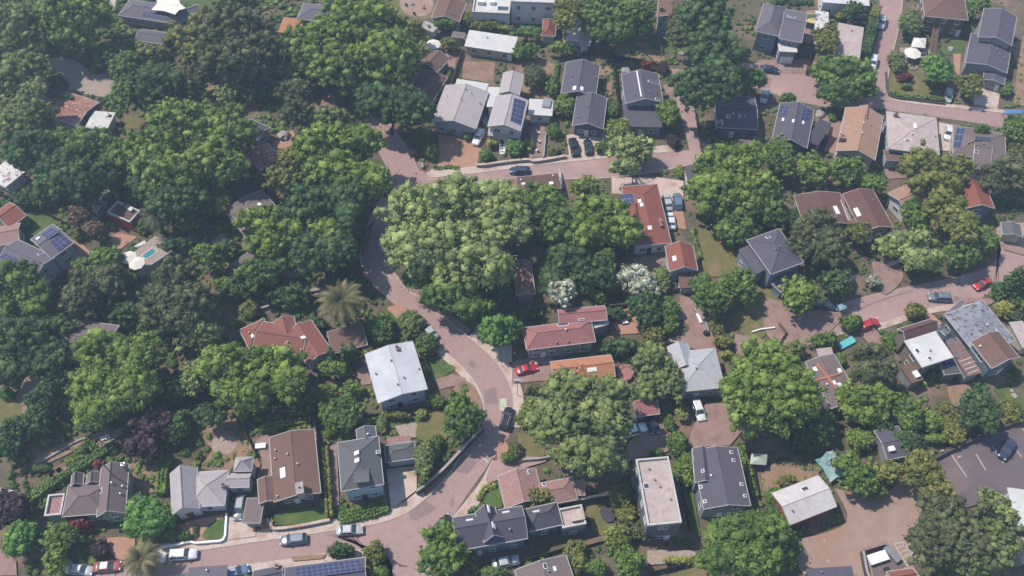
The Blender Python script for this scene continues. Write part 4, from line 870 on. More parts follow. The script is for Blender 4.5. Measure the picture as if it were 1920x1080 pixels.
# ---------------------------------------------------------------- foliage
ICO = None
def ico():
    global ICO
    if ICO is None:
        b = bmesh.new(); bmesh.ops.create_icosphere(b, subdivisions=1, radius=1); b.verts.ensure_lookup_table()
        ICO = (np.array([v.co[:] for v in b.verts]), np.array([[v.index for v in f.verts] for f in b.faces])); b.free()
    return ICO
def leaf_mesh(name, cent, rad, nl, leaf, m, flat=.85, core=True, tspread=.22, jit=.55, base_t=None, down=-.35, droop=0.):
    """cent (n,3), rad (n): a mesh of small leaf faces over many clumps, with a solid clump core behind them"""
    n = len(cent); w1, w2 = R.uniform(0, 6.3, 2); wv = .16*np.sin(cent[:, 0]*.55+w1)*np.cos(cent[:, 1]*.6+w2)+.10*np.sin(cent[:, 1]*1.1+w1+cent[:, 2]*.7)
    tint_c = np.clip((base_t if base_t is not None else .5)+wv+R.normal(0, tspread, n), 0, 1)
    cnt = np.maximum(10, (nl*rad**2).astype(int)); idx = np.repeat(np.arange(n), cnt); N = len(idx)
    d = R.normal(size=(N*2, 3)); d /= np.linalg.norm(d, axis=1)[:, None]; d = d[d[:, 2] > down][:N]
    while len(d) < N: d = np.vstack([d, d[:N-len(d)]])
    r = rad[idx]*R.uniform(.62, 1.32, N)*(1+.22*np.sin(d[:, 0]*5+idx)*np.cos(d[:, 1]*6+idx*1.7)); sq = R.uniform(.7, 1.35, (n, 3))*np.array([1, 1, flat]); P = cent[idx]+d*r[:, None]*sq[idx]
    P[:, 2] -= droop*R.uniform(0, 1, N)*rad[idx]
    nr = d+R.normal(0, jit, (N, 3))*.8+np.array([0, 0, .25]); nr /= np.linalg.norm(nr, axis=1)[:, None]
    a = np.cross(nr, R.normal(size=(N, 3))); a /= np.linalg.norm(a, axis=1)[:, None]; c = np.cross(nr, a)
    s = (leaf*R.uniform(.6, 1.35, N))[:, None]
    V = np.stack([P-a*s*.62, P-c*s*.36, P+a*s*.62, P+c*s*.36], 1).reshape(-1, 3)
    tf = np.clip(tint_c[idx]+R.normal(0, .13, N), 0, 1); vt = np.repeat(tf, 4)
    ls = np.arange(N*4); nf = N; sizes = np.full(N, 4)
    if core:
        iv, jf = ico(); k = len(iv)
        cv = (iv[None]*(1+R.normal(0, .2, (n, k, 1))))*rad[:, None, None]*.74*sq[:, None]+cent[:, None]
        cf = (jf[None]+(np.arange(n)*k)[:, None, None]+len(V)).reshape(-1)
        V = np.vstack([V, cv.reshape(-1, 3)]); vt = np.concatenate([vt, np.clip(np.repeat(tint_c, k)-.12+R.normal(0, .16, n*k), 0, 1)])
        ls = np.concatenate([ls, cf]); sizes = np.concatenate([sizes, np.full(n*len(jf), 3)]); nf += n*len(jf)
    me = bpy.data.meshes.new(name); me.vertices.add(len(V)); me.vertices.foreach_set('co', V.astype(np.float32).ravel())
    me.loops.add(len(ls)); me.loops.foreach_set('vertex_index', ls.astype(np.int32))
    me.polygons.add(nf); st = np.concatenate([[0], np.cumsum(sizes)[:-1]]); me.polygons.foreach_set('loop_start', st.astype(np.int32))
    me.update(calc_edges=True)
    at = me.attributes.new('tint', 'FLOAT', 'POINT'); at.data.foreach_set('value', vt.astype(np.float32))
    me.materials.append(m); return me
def shell(lobes, cr, low=-.3, dens=1.0):
    """clump centres over a union of ellipsoids (cx,cy,cz,a,b,c)"""
    out = []
    for i, (x, y, z, a, b, c) in enumerate(lobes):
        area = 2*PI*((a*b+a*c+b*c)/3)*1.35; n = max(5, int(dens*area/(cr*cr*1.35)))
        k = np.arange(n*2)+.5; ph = np.arccos(1-2*k/(2*n)); th = PI*(1+5**.5)*k
        d = np.stack([np.cos(th)*np.sin(ph), np.sin(th)*np.sin(ph), np.cos(ph)], 1); d = d[d[:, 2] > low]
        d += R.normal(0, .13, d.shape); f = R.uniform(.72, 1.02, len(d))
        # an uneven outline: slow bumps around the crown
        ang = np.arctan2(d[:, 1], d[:, 0]); p1, p2 = R.uniform(0, 6.3, 2); f *= 1+.10*np.sin(3*ang+p1)+.07*np.sin(5*ang+p2)
        P = np.stack([x+d[:, 0]*np.maximum(a-cr*.95, a*.45)*f, y+d[:, 1]*np.maximum(b-cr*.95, b*.45)*f, z+d[:, 2]*np.maximum(c-cr*.6, c*.5)*f], 1)
        keep = np.ones(len(P), bool)
        for j, (x2, y2, z2, a2, b2, c2) in enumerate(lobes):
            if j == i: continue
            q = ((P[:, 0]-x2)/a2)**2+((P[:, 1]-y2)/b2)**2+((P[:, 2]-z2)/c2)**2; keep &= q > .45
        out.append(P[keep])
    return np.vstack(out)
def trunk_mesh(lobes, r, m, name, parent, z0=0.0, limbs=False):
    b = MB(); top = max(l[2] for l in lobes); fork = top*.38
    mx = sum(l[0] for l in lobes)/len(lobes)*.4; my = sum(l[1] for l in lobes)/len(lobes)*.4
    p = [Vector((0,0,z0-.1)), Vector((mx*.3, my*.3, fork*.5)), Vector((mx, my, fork))]
    b.tube(p[0], p[1], r*1.25, r, 9); b.tube(p[1], p[2], r, r*.8, 9)
    for l in lobes:
        k = 3 if len(lobes) < 3 else 2
        for i in range(k):
            t = rnd.uniform(0, 6.28); e = Vector((l[0]+l[3]*.55*math.cos(t), l[1]+l[4]*.55*math.sin(t), l[2]+l[5]*.35)); mid = p[2].lerp(e, .5)+Vector((0, 0, .3))
            b.tube(p[2], mid, r*.5, r*.33, 7); b.tube(mid, e, r*.33, r*.12, 6)
    if limbs:                                 # a few bare limbs reach out of the loose leaved crowns
        for i in range(9):
            l = lobes[rnd.randrange(len(lobes))]; t = rnd.uniform(0, 6.28); q = rnd.uniform(.35, .8); a1 = Vector((l[0]+l[3]*q*math.cos(t), l[1]+l[4]*q*math.sin(t), l[2]+l[5]*(math.sqrt(1-q*q)+.06)))
            b.tube(p[2], a1, .2, .05, 5)
            for j in range(2): b.tube(p[2].lerp(a1, .8), a1+Vector((rnd.uniform(-1,1), rnd.uniform(-1,1), rnd.uniform(-.2,.3))), .07, .025, 4)
    return b.build(name, m, parent, origin=(0,0,0), smooth=True)
LEAF = dict(bright=.36, green=.34, dark=.33, olive=.33, pale=.34, grey=.37, brown=.33, lime=.34, plum=.34, red=.3, white=.32, rust=.34, yellow=.28, cedar=.34, vivid=.34)
CNT = [0]
def tree(sp, label, ell, H=None, kind='tree', cr=None, group=None, cat=None, asp=.8, lift=None, droop=0., tr=BARK):
    """ell: crown lobes as ellipses (cx, cy, rx, ry) in photo pixels; a lobe's depth follows from its height in the picture"""
    x, y, rx, ry = ell[0]; s = sc(x, y, 6); small = max(e[2] for e in ell)/s < 2.6
    amax = max(e[2] for e in ell)/s; L = []
    lf = lift if lift is not None else (.25 if small else 1.0+.28*amax)
    for i, (x, y, rx, ry) in enumerate(ell):
        a = rx/s; R_ = ry/s; c = min(asp*a, R_*.98/math.sqrt(sP*sP+cP*cP)*1.15); v = R_*R_-(c*cP)**2
        if v < (.5*R_)**2: c = math.sqrt(max(R_*R_*(1-.36), .01))/cP*.75; v = R_*R_-(c*cP)**2
        bb = math.sqrt(max(v, .04))/sP; cz = lf+max(c, asp*amax*.75)+(0 if i == 0 else R.uniform(-.12, .12)*amax)
        if H: cz = H-c
        p = U(x, y, cz); L.append([p.x, p.y, cz, a, bb, c])
    bx = sum(l[0]*l[3] for l in L)/sum(l[3] for l in L); by = sum(l[1]*l[3] for l in L)/sum(l[3] for l in L)
    loc = L[[ (l[0]-bx)**2+(l[1]-by)**2 for l in L].index(min((l[0]-bx)**2+(l[1]-by)**2 for l in L))]
    bx, by = (bx+loc[0])/2, (by+loc[1])/2
    L = [(l[0]-bx, l[1]-by, *l[2:]) for l in L]
    c_r = cr or max(.40, min(1.0, amax*.17))
    cent = shell(L, c_r, low=-.25 if not small else -.6); rad = c_r*np.exp(R.normal(-.12, .36, len(cent))).clip(.42, 1.32)
    if small and kind == 'tree': kind = 'shrub'
    name = {'tree':'broadleaf_tree', 'shrub':'shrub', 'conifer':'conifer_tree', 'blossom':'flowering_tree'}[kind]
    lf_ = LEAF[sp]*(1 if not small else .8)
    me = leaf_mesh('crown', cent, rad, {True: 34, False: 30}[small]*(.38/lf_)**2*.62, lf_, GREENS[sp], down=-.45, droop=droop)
    g = group or ('shrubs in the gardens' if kind == 'shrub' else 'trees between the houses')
    root = empty(name, (bx, by, 0), label, cat or ('shrub' if kind == 'shrub' else 'tree'), g)
    cro = bpy.data.objects.new('crown' if not kind == 'shrub' else 'foliage', me); C.objects.link(cro); cro.parent = root
    bare = amax > 3.5 and sp in ('brown', 'grey', 'pale', 'cedar')
    trunk_mesh(L, max(.06, min(.5, amax*.055)), PBARK if bare and sp != 'cedar' else tr, 'trunk' if kind != 'shrub' else 'stem', root, limbs=bare)
    CNT[0] += len(me.polygons); return root
def conifer(sp, label, base, top, rx, group='trees between the houses', n=5):
    """cone of drooping boughs from its foot to its tip"""
    p = U(*base); s = sc(*base); h = (base[1]-top[1])/(s*cP); r = rx/s; lx = (top[0]-base[0])/s
    cs = []; rs = []
    rows = max(8, int(h/.8))
    for i in range(rows):
        f = i/(rows-1); z = .8+f*(h-.9); rr = r*(1-f)**.8+.1; m_ = max(1, int(2*PI*rr/.95))
        for j in range(m_):
            t = 2*PI*j/m_+R.uniform(0, 1); q = R.uniform(.6, 1); cs.append((rr*q*math.cos(t)+lx*f, rr*q*math.sin(t), z-rr*q*.18+R.uniform(-.3, .3))); rs.append(.75*(1-f*.55)*R.uniform(.7, 1.2))
    me = leaf_mesh('crown', np.array(cs), np.array(rs), 24, .36, GREENS[sp], flat=.6, droop=.5)
    root = empty('conifer_tree', (p.x, p.y, 0), label, 'tree', group)
    o = bpy.data.objects.new('crown', me); C.objects.link(o); o.parent = root
    b = MB(); b.tube((0,0,-.1), (lx*.9,0,h*.95), max(.12, h*.018), .03, 8); b.build('trunk', BARK, root, origin=(0,0,0)); return root
def palm(label, cx, cy, rx, h, n=64, sp='palm'):
    p = U(cx, cy, h); r = rx/sc(cx, cy, h); root = empty('palm_tree', (p.x, p.y, 0), label, 'palm', 'palm trees')
    V = []; Fc = []; tn = []
    for i in range(n):
        az = i*2.39996+rnd.uniform(-.15, .15); el = 1.3-2.2*(i/n)**.9; L = r*rnd.uniform(.95, 1.2); dx, dy = math.cos(az), math.sin(az); q = Vector((dx*.2, dy*.2, h-.2)); t0 = rnd.uniform(.05, .95)
        m_ = 16; pts = []
        for k in range(m_+1):
            pts.append(q.copy()); e2 = el-1.7*(k/m_)**1.3; q = q+Vector((dx*math.cos(e2), dy*math.cos(e2), math.sin(e2)))*(L*1.12/m_)
        sd_ = Vector((-dy, dx, 0))
        for k in range(1, m_+1):
            wl = L*.19*math.sin(PI*min(1, (k/m_)*.9+.12))+.05; d = (pts[k]-pts[k-1])
            for s2 in (-1, 1):
                for hh in (0, .5):
                    base = pts[k-1]+d*hh; tip = base+sd_*s2*wl+d*1.6+Vector((0, 0, -wl*.35+rnd.uniform(-.05, .05)))
                    j = len(V); V += [tuple(base), tuple(base+d*.42), tuple(tip)]; Fc.append((j, j+1, j+2) if s2 < 0 else (j, j+2, j+1)); tn += [t0]*2+[min(1, t0+.15)]
    me = bpy.data.meshes.new('fronds'); me.from_pydata(V, [], Fc); a = me.attributes.new('tint', 'FLOAT', 'POINT'); a.data.foreach_set('value', tn); me.materials.append(GREENS[sp])
    o = bpy.data.objects.new('fronds', me); C.objects.link(o); o.parent = root
    b = MB(); b.tube((0,0,-.1), (0,0,h*.9), .42, .34, 12); b.tube((0,0,h*.88), (0,0,h+.15), .5, .75, 12); b.build('trunk', BARK, root, origin=(0,0,0), smooth=True)
    return root
def hedge(label, k, pts, w, h, sp='green', name='hedge', cr=.42, group='hedges between the gardens'):
    P = [G(k, p, h*.6) for p in pts]; P = [Vector((p.x, p.y, 0)) for p in P]; o = P[0]; cs = []
    for a, b in zip(P[:-1], P[1:]):
        d = b-a; L = d.length; d.normalize(); nn = Vector((-d.y, d.x, 0)); nx = max(1, int(L/(cr*1.1)))
        for i in range(nx+1):
            for j in np.linspace(-w/2+cr*.6, w/2-cr*.6, max(1, int(w/(cr*1.1)))):
                for z in np.arange(cr*.7, h-cr*.3, cr*1.2):
                    q = a+d*(L*i/nx)+nn*j; cs.append((q.x-o.x+R.normal(0, .06), q.y-o.y+R.normal(0, .06), z+R.normal(0, .06)))
    cs = np.array(cs); me = leaf_mesh(name, cs, cr*R.uniform(.85, 1.2, len(cs)), 60, .2, GREENS[sp], flat=1, down=-1, base_t=.65 if sp != 'dark' else .5)
    ob = bpy.data.objects.new(name, me); C.objects.link(ob); ob.location = o; return setp(ob, label, 'hedge' if 'hedge' in name else name, group)

T_ = tree
# top left
T_('grey', 'huge hazy grey green tree filling the top left corner', [(25,60,62,72),(40,150,50,60)])
T_('bright', 'bright green tree right of the top left corner, beside the shaded yard', [(135,40,66,45),(165,25,45,40),(140,75,45,28)])
T_('dark', 'low dark green bush in shade on the edge of the stone terrace', [(95,153,33,19)], lift=.2)
T_('green', 'narrow upright green tree left of the round dark one below the slate roof', [(235,125,28,32),(232,175,24,38)], H=11)
T_('dark', 'rounded dark green tree above the white flat roofed shed', [(300,160,50,42),(285,190,34,26)])
T_('olive', 'soft olive brown tree between the slate roof and the rounded dark tree', [(288,107,35,25)])
T_('olive', 'mustard olive tree right of the slate roof with solar arrays', [(350,75,45,28),(390,45,38,26),(375,100,35,22)])
T_('brown', 'large brownish loose leaved tree left of the biggest green tree', [(445,65,68,48),(470,105,60,42),(420,120,48,34)], droop=.4)
T_('green', 'bright green tree at the top edge right of the lawn', [(445,5,38,22)])
T_('brown', 'dark olive tree beside the small pale green one on the pinkish yard', [(355,160,34,40)])
T_('pale', 'small pale yellow green tree standing alone on the pinkish yard', [(426,174,23,25)])
T_('bright', 'biggest green tree at the top, wide crown left of the long white roof', [(605,100,74,58),(680,60,80,56),(730,110,62,58),(660,130,75,45)], H=16)
T_('olive', 'yellow green tree clinging to the right side of the biggest green tree', [(765,65,38,28)])
T_('dark', 'dark green tree in shadow where the upper road disappears', [(715,195,50,38),(765,205,48,42)], H=14)
T_('brown', 'bushy olive tree above the dark mottled roof', [(555,180,38,32),(558,215,36,28)])
T_('grey', 'grey green bush mass right of the bushy olive tree, above the bright road tree', [(618,222,44,22)])
T_('bright', 'broad bright green tree left of the road bend at the top', [(615,280,66,46),(680,265,45,32),(690,340,50,36),(630,330,56,40)], H=16)
T_('olive', 'spiky olive tree left of the broad bright tree by the road bend', [(535,335,38,34),(545,300,28,24)], droop=.5)
T_('bright', 'very large bright green tree above the dark drive on the left', [(350,235,78,46),(425,250,56,50),(290,290,56,52),(400,310,66,42),(320,335,55,36)], H=15)
T_('green', 'shaded green tree below the white flat roofed shed', [(175,278,54,36),(225,300,40,34),(128,262,34,22)])
T_('grey', 'tall grey olive tree at the left edge below the dark corner tree', [(50,215,38,48),(65,170,26,16)], H=13)
T_('dark', 'dim green tree mass at the left edge above the rust stained roof', [(60,285,52,42),(105,310,42,46)])
T_('dark', 'dark tree in deep shade above the parked silver cars', [(150,340,60,42),(200,325,30,36)])
T_('olive', 'small yellow green shrub tree above the cars parked in the dark', [(215,345,22,16)])
T_('dark', 'dark spreading tree with bright tips above the olive trio', [(330,385,55,40),(280,350,40,34),(395,345,38,30)])
T_('olive', 'three crowned olive tree along the dark lane left of the pinkish roof', [(352,412,24,24),(385,388,26,22),(413,382,22,24)])
palm('dark shaded palm above the red flat hut', 290, 402, 32, 7, 44, 'cedar')
T_('rust', 'rust brown leafed tree beside the pale grey solar house', [(150,405,24,22),(178,430,20,16)])
T_('green', 'small green bush on the lawn beside the red roof at the left edge', [(42,419,14,13)], lift=.1)
T_('green', 'small bush at the right foot of the red flat hut', [(266,424,13,16)], lift=.1)
T_('olive', 'tall narrow bush between the rust brown tree and the yellow patio', [(147,440,11,14)], lift=.1)
T_('green', 'large green tree at the left edge below the solar panel house', [(30,535,58,44),(70,560,30,36),(5,580,40,40)])
T_('dark', 'very dark tree at the left edge below the large green one', [(40,640,58,46),(90,680,44,40),(20,700,40,34)])
T_('green', 'dark green tree between the yellow patio and the pool terrace', [(200,490,34,28),(165,505,30,22)])
T_('brown', 'dark olive brown tree above the broad grey roof', [(160,550,42,48),(205,530,36,36)])
T_('green', 'slender mixed green tree below the pool terrace', [(240,515,22,30)])
T_('brown', 'largest dark brown green tree right of the pool terrace', [(330,520,44,38),(310,570,46,48),(355,575,44,48)], H=13)
T_('green', 'narrow column of green ivy left of the largest dark brown tree', [(275,590,16,38)])
T_('green', 'mid green tree right of the pool wall, in half shade', [(395,480,38,26)])
T_('bright', 'bright round bush left of the pale roof above the palm', [(425,536,22,18)])
T_('olive', 'lone olive bush above the red tiled roof', [(467,580,20,18)])
T_('grey', 'grey blue loose bush above the left of the red tiled roof', [(375,630,44,30)])
T_('bright', 'wide bright green tree in front of the pinkish grey roof', [(495,415,52,32),(560,440,62,44),(615,430,34,40),(500,460,40,32)], H=10)
T_('green', 'green tree covering the left of the roof with dark gaps', [(480,515,40,30),(520,500,30,18)])
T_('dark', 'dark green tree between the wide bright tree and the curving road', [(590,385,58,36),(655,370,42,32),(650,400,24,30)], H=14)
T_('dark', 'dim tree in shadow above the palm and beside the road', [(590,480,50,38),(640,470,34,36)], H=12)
palm('large sunlit feather palm above the red tiled house', 640, 565, 42, 9, 92)
T_('bright', 'big bright green tree in front of the broad grey roof at lower left', [(200,660,62,40),(260,665,40,40),(190,725,58,46),(245,730,50,46),(180,770,40,30)], H=12)
T_('dark', 'bluish dark bush left of the big bright tree at lower left', [(105,710,30,36)])
T_('bright', 'wide green tree directly below the red tiled roof', [(500,685,68,40),(430,690,60,46),(460,740,55,32),(545,720,36,36)], H=11)
T_('pale', 'pale leafed tree at the left end of the wide green tree', [(368,705,30,32)])
T_('green', 'round green tree left of the fence by the curving road', [(715,617,25,29)])
T_('grey', 'thin grey green tree behind the white car on the curving road', [(771,606,22,26)])
T_('green', 'small green tree below the white car on the curving road', [(800,645,23,21)])
T_('olive', 'olive patch of shrub beside the fence above the white roofed house', [(690,660,16,10)], lift=.1)
for i, xx in enumerate((628, 652, 668)):
    conifer('dark', ('leftmost', 'middle', 'rightmost')[i]+' of three dark slim cypresses in front of the dark annex', (xx, 688-i*3), (xx, 644-i*3), 8, 'dark slim cypresses by the annex')
# centre
T_('pale', 'giant pale yellow green tree filling the middle of the photo', [(800,400,78,60),(880,388,80,54),(945,400,50,58),(770,465,52,50),(850,475,80,62),(900,500,60,46)], H=16, cr=1.15)
T_('green', 'dark green tree at the foot of the giant pale tree beside the road', [(845,555,58,34),(790,520,34,28),(885,580,40,24)])
T_('green', 'leafy green tree right of the giant pale tree, below the flat red roof', [(1015,385,42,46),(1050,420,42,40)], H=11)
T_('bright', 'broad green tree left of the long red roofed house', [(1120,400,56,36),(1160,435,46,36),(1095,440,50,36)], H=11)
T_('lime', 'round lime green tree at the kerb of the middle street', [(1100,353,35,22)])
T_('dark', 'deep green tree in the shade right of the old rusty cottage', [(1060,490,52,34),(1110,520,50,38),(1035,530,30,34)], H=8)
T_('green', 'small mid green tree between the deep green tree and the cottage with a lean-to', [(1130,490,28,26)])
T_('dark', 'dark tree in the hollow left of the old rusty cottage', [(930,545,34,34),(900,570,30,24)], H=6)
T_('white', 'small white blossom bush above the long pinkish red roof', [(1054,549,28,24)], kind='blossom', H=9.5)
T_('white', 'tall creamy blossom tree left of the small red cottage', [(1190,522,36,28),(1208,545,30,22)], kind='blossom', H=7)
T_('bright', 'small fresh green bush right of the white blossom bush', [(1124,553,18,16)])
T_('grey', 'pointed grey green tree beside the tan lean-to', [(1240,523,18,24)])
T_('dark', 'dark green tree right of the pinkish red roofed house', [(1208,577,31,35)])
T_('green', 'bright green tree touching the dark one above the dirt drive', [(1251,588,24,34)])
T_('olive', 'olive green bush below the two trees beside the dirt drive', [(1226,628,22,22)])
T_('vivid', 'fresh green tree beside the curving road above the parked red car', [(935,622,42,32)])
T_('dark', 'low bluish bush below the patio with the white table', [(1165,652,38,20)], lift=.2)
T_('rust', 'small rust and white flowering bush at the patio corner', [(1145,640,16,10)], lift=.1)
T_('grey', 'grey green feathery tree covering the left of the mottled grey roof', [(1225,680,42,34),(1250,715,34,34),(1215,725,28,28)], droop=.5)
T_('grey', 'giant grey green tree at lower centre over the orange roof', [(1075,745,68,48),(1145,750,44,44),(1040,790,52,46),(1110,800,72,50),(1105,855,62,40)], H=15, droop=.3)
T_('lime', 'lime green bush at the left edge of the giant grey green tree', [(1000,765,25,20),(980,785,14,16)])
T_('olive', 'low round bush beside the steps below the red car', [(1000,728,14,10)], lift=.1)
T_('brown', 'reddish brown bush beside the kerb below the lime bush', [(967,845,14,16)], lift=.1)
T_('green', 'green bush at the corner of the junction below the reddish one', [(955,858,18,12)], lift=.1)
T_('green', 'dense dark green ball shaped tree beside the road junction', [(866,783,38,41)], cr=.6, H=8.5)
T_('grey', 'pale green conifer like tree below the ball shaped tree', [(795,862,20,34)], H=5)
T_('green', 'pointed small green tree between the ball shaped tree and the driveway', [(816,835,15,22)])
T_('bright', 'green shrub at the right end of the white roofed house', [(818,752,17,13)], lift=.1)
# right of centre
T_('green', 'dark round tree with a clear shadow on the lawn left of the slate house', [(1385,535,33,34)])
T_('green', 'green tree left of the dark round lawn tree', [(1335,558,38,32),(1315,530,20,18)])
T_('olive', 'olive green bush at the bend of the dirt drive', [(1344,608,16,22)], lift=.2)
T_('olive', 'yellowish bush pair beside the dirt path above the big right hand tree', [(1358,640,18,14)], lift=.1)
T_('yellow', 'small golden bush just above the mottled grey roof corner', [(1363,666,14,9)], lift=.1)
T_('bright', 'great spreading green tree right of the drive with three cars', [(1345,310,46,36),(1395,300,44,34),(1340,365,52,46),(1400,360,56,50)], H=12)
T_('green', 'shaded lower tree at the right of the great spreading tree', [(1380,430,44,36),(1435,390,42,48)], H=8)
T_('green', 'green tree at the left foot of the dark slate solar house', [(1460,295,30,40)])
T_('bright', 'round green tree in front of the dark slate solar house', [(1522,317,32,32)])
T_('green', 'round darker green tree in front of the peach coloured house', [(1587,322,32,29)])
T_('green', 'small green tree below the gap between peach and pink houses', [(1637,345,25,22)])
T_('olive', 'wide dark olive tree in front of the broad pale pink roof', [(1725,310,44,34),(1785,320,38,32),(1750,345,50,24)])
T_('brown', 'dark olive tree at the right edge below the lilac grey roof', [(1890,325,48,34),(1860,345,28,20)])
T_('green', 'green tree at the right edge below the blue tarp', [(1905,243,24,28)])
T_('olive', 'yellowish tree at the right edge under the green one', [(1908,285,18,18)])
T_('green', 'big dark green canopy at the corner of the upper right roads', [(1560,140,44,36),(1605,150,40,42),(1575,175,46,28)], H=9)
T_('olive', 'mustard green conifer shaped tree above the big corner canopy', [(1550,75,26,32)], H=8)
T_('vivid', 'vivid green round tree in the garden of the upper right corner', [(1757,131,28,29)])
T_('olive', 'olive tree beside the driveway of the three stepped gables', [(1820,160,23,25)])
T_('grey', 'grey green shrub tree left of the wooden stairs', [(1707,42,22,26)])
T_('grey', 'grey green tree above the rockery beside the upper right road', [(1682,115,16,22)])
T_('bright', 'bright green treetop cut by the top edge at the right', [(1832,12,24,18)])
T_('green', 'small green tree beside the lowest of the stepped gables', [(1884,165,13,16)])
T_('red', 'reddish shrub in the corner garden below the vivid green tree', [(1698,146,16,8)], lift=.1)
T_('green', 'low clipped bush at the lower edge of the corner garden', [(1700,162,12,6)], lift=.05)
T_('dark', 'low dark bush with the fire pit beside it in the corner garden', [(1727,115,8,6)], lift=.05)
T_('green', 'yellow green shrub at the left of the solar panelled slate house', [(1477,186,17,13)], lift=.1)
T_('vivid', 'tiny vivid shrub on the forecourt of the solar panelled slate house', [(1560,218,8,10)], lift=.1)
T_('green', 'shrub growing over the lilac grey roof at its upper side', [(1840,243,16,10)], lift=3)
T_('dark', 'leafy bushes cut by the top edge beside the blue house', [(1480,6,40,11)])
T_('yellow', 'yellow green bush above the rust stained terrace', [(1575,30,10,9)], lift=.2)
T_('dark', 'dark green treetop between terrace and clipped hedge at the top', [(1600,22,22,18)])
T_('dark', 'tall dark conifer like tree towering over the narrow lane', [(1322,35,50,50),(1340,100,48,48),(1312,168,46,42),(1352,150,38,42)], H=17, droop=.4)
T_('brown', 'grey brown treetop beside the two storey house at the top edge', [(1275,55,24,44)], H=12)
T_('green', 'broad olive green tree at the top centre above the dirt yard', [(1125,30,44,44),(1175,35,50,42),(1150,65,40,22)], H=11)
T_('olive', 'tall yellow green tree between the white building and the grey roof', [(1062,22,24,42)], H=11)
T_('green', 'small tree beside the shaded slate roof near the lane end', [(1405,152,36,22)])
T_('bright', 'round green tree left of the slate house with two gabled wings', [(1060,197,21,23)])
T_('bright', 'bright leafy tree against the slate house with attic holes', [(1252,210,23,27)])
T_('lime', 'yellow green tree above the pale olive street tree', [(1159,245,24,26)])
T_('pale', 'pale olive street tree overhanging the middle street', [(1185,285,46,32),(1170,315,32,18)], H=8)
T_('green', 'slim green shrub between the two slate houses', [(1146,203,14,20)], lift=.2)
T_('red', 'bright red maple behind the slate house with attic holes', [(1217,123,17,9)], kind='tree')
T_('plum', 'darker red maple beside the bright red one', [(1243,126,11,13)], lift=.3)
T_('plum', 'round wine red bush at the end of the middle street', [(1262,264,13,14)], lift=.2)
T_('yellow', 'bright yellow bush in front of the slate house with attic holes', [(1210,236,11,9)], lift=1.2)
T_('vivid', 'fresh green round shrub in front of the tall cream house', [(965,277,18,16)], lift=.2)
T_('yellow', 'small round yellow green shrub by the white car at the terracotta drive', [(921,268,11,10)], lift=.4)
T_('green', 'green shrub below the yellow one beside the terracotta drive', [(912,290,14,12)], lift=.1)
T_('green', 'clump of dark shrubs at the left edge of the terracotta drive', [(796,258,15,20),(808,283,16,14)], lift=.2)
T_('grey', 'small grey green shrub under the window of the pale gabled house', [(847,247,8,7)], lift=.1)
T_('green', 'small dark shrub beside the window of the pale gabled house', [(876,255,10,8)], lift=.1)
T_('green', 'garden shrubs right of the long curved white roof', [(985,98,26,18)], lift=.2)
T_('bright', 'bright shrub row beside the grey roof at the top', [(1055,92,28,14)], lift=.3)
T_('brown', 'round mottled brown green shrub in the middle of the garden', [(1003,145,24,24)], lift=.1)
T_('green', 'green shrub strip right of the mottled round one', [(1035,160,14,22)], lift=.1)
T_('green', 'round dark green bush beside the small blue pool at the top', [(988,63,30,13)], lift=.3)
T_('olive', 'olive hedge like bush below the white modern building', [(905,52,22,12)], lift=.2)
T_('bright', 'bright bush under the white modern building terrace', [(928,44,10,10)], lift=.3)
T_('olive', 'orange green bush between two small sheds at the top', [(845,84,17,13)], lift=.2)
T_('green', 'green bush below the reddish brown cottage at the top', [(835,48,22,12)], lift=.2)
T_('olive', 'yellow bush right of the reddish brown cottage at the top', [(875,35,14,14)], lift=.2)
T_('green', 'grey shrub beside the concrete parking of the two black cars', [(1128,275,14,12)], lift=.1)
T_('olive', 'shrubs behind the stone wall beside the two black cars', [(1040,283,14,9)], lift=.1)
T_('green', 'dark grey shrub above the wall between terrace and parking', [(1038,245,14,16)], lift=.1)
T_('bright', 'small green shrub on the terrace of the tall cream house', [(993,270,9,14)], lift=.1)
T_('dark', 'dark bush in the shade below the low slate roof', [(1343,255,12,14)], lift=.2)
T_('bright', 'small bush column beside the narrow slate roofed shed', [(1275,322,9,14)], lift=.2)
T_('brown', 'big dark olive tree right of the slate hip roofed house', [(1530,420,42,30),(1545,465,42,40),(1510,450,30,34)], H=10)
T_('dark', 'dark tree at the left corner of the brown red two plane roof', [(1487,418,22,28)])
T_('olive', 'yellow green tree below the brown red two plane roof', [(1610,436,26,22)])
T_('green', 'vivid green tree left of the tall mustard tree at the right', [(1715,405,26,36)])
T_('olive', 'tall mustard coloured tree between the orange tan and orange roofs', [(1770,390,40,36),(1800,425,32,36)], H=12)
T_('green', 'green tree over the lane right of the mustard tree', [(1800,475,36,32),(1845,450,26,26)])
T_('pale', 'faded olive tree spreading over the right hand lane', [(1695,460,54,30),(1725,490,40,26)], H=8)
T_('bright', 'yellow green tree below the slate hip roofed house', [(1500,555,37,34)])
T_('dark', 'dark green tree in front of the overhead cables', [(1568,530,32,28)])
T_('bright', 'small green tree at the kerb beside the grey blue awning', [(1595,605,22,16)])
T_('olive', 'yellow olive tree above the brown gabled olive house', [(1716,583,21,16)])
T_('white', 'beige blossom bush on the right hand road', [(1638,527,15,12)], lift=.4)
conifer('dark', 'dark pointed conifer beside the red car at the right', (1882,556), (1892,472), 25)
T_('green', 'green tree at the right edge below the pointed conifer', [(1912,550,22,34)])
T_('yellow', 'golden brown tree beside the large grey shake roof', [(1883,580,18,18)])
T_('brown', 'small brown bush right of the golden brown tree', [(1905,592,14,12)], lift=.2)
T_('brown', 'dark olive brown tree left of the bright white flat roof', [(1630,665,36,24),(1650,695,34,22),(1620,700,26,22)], H=8)
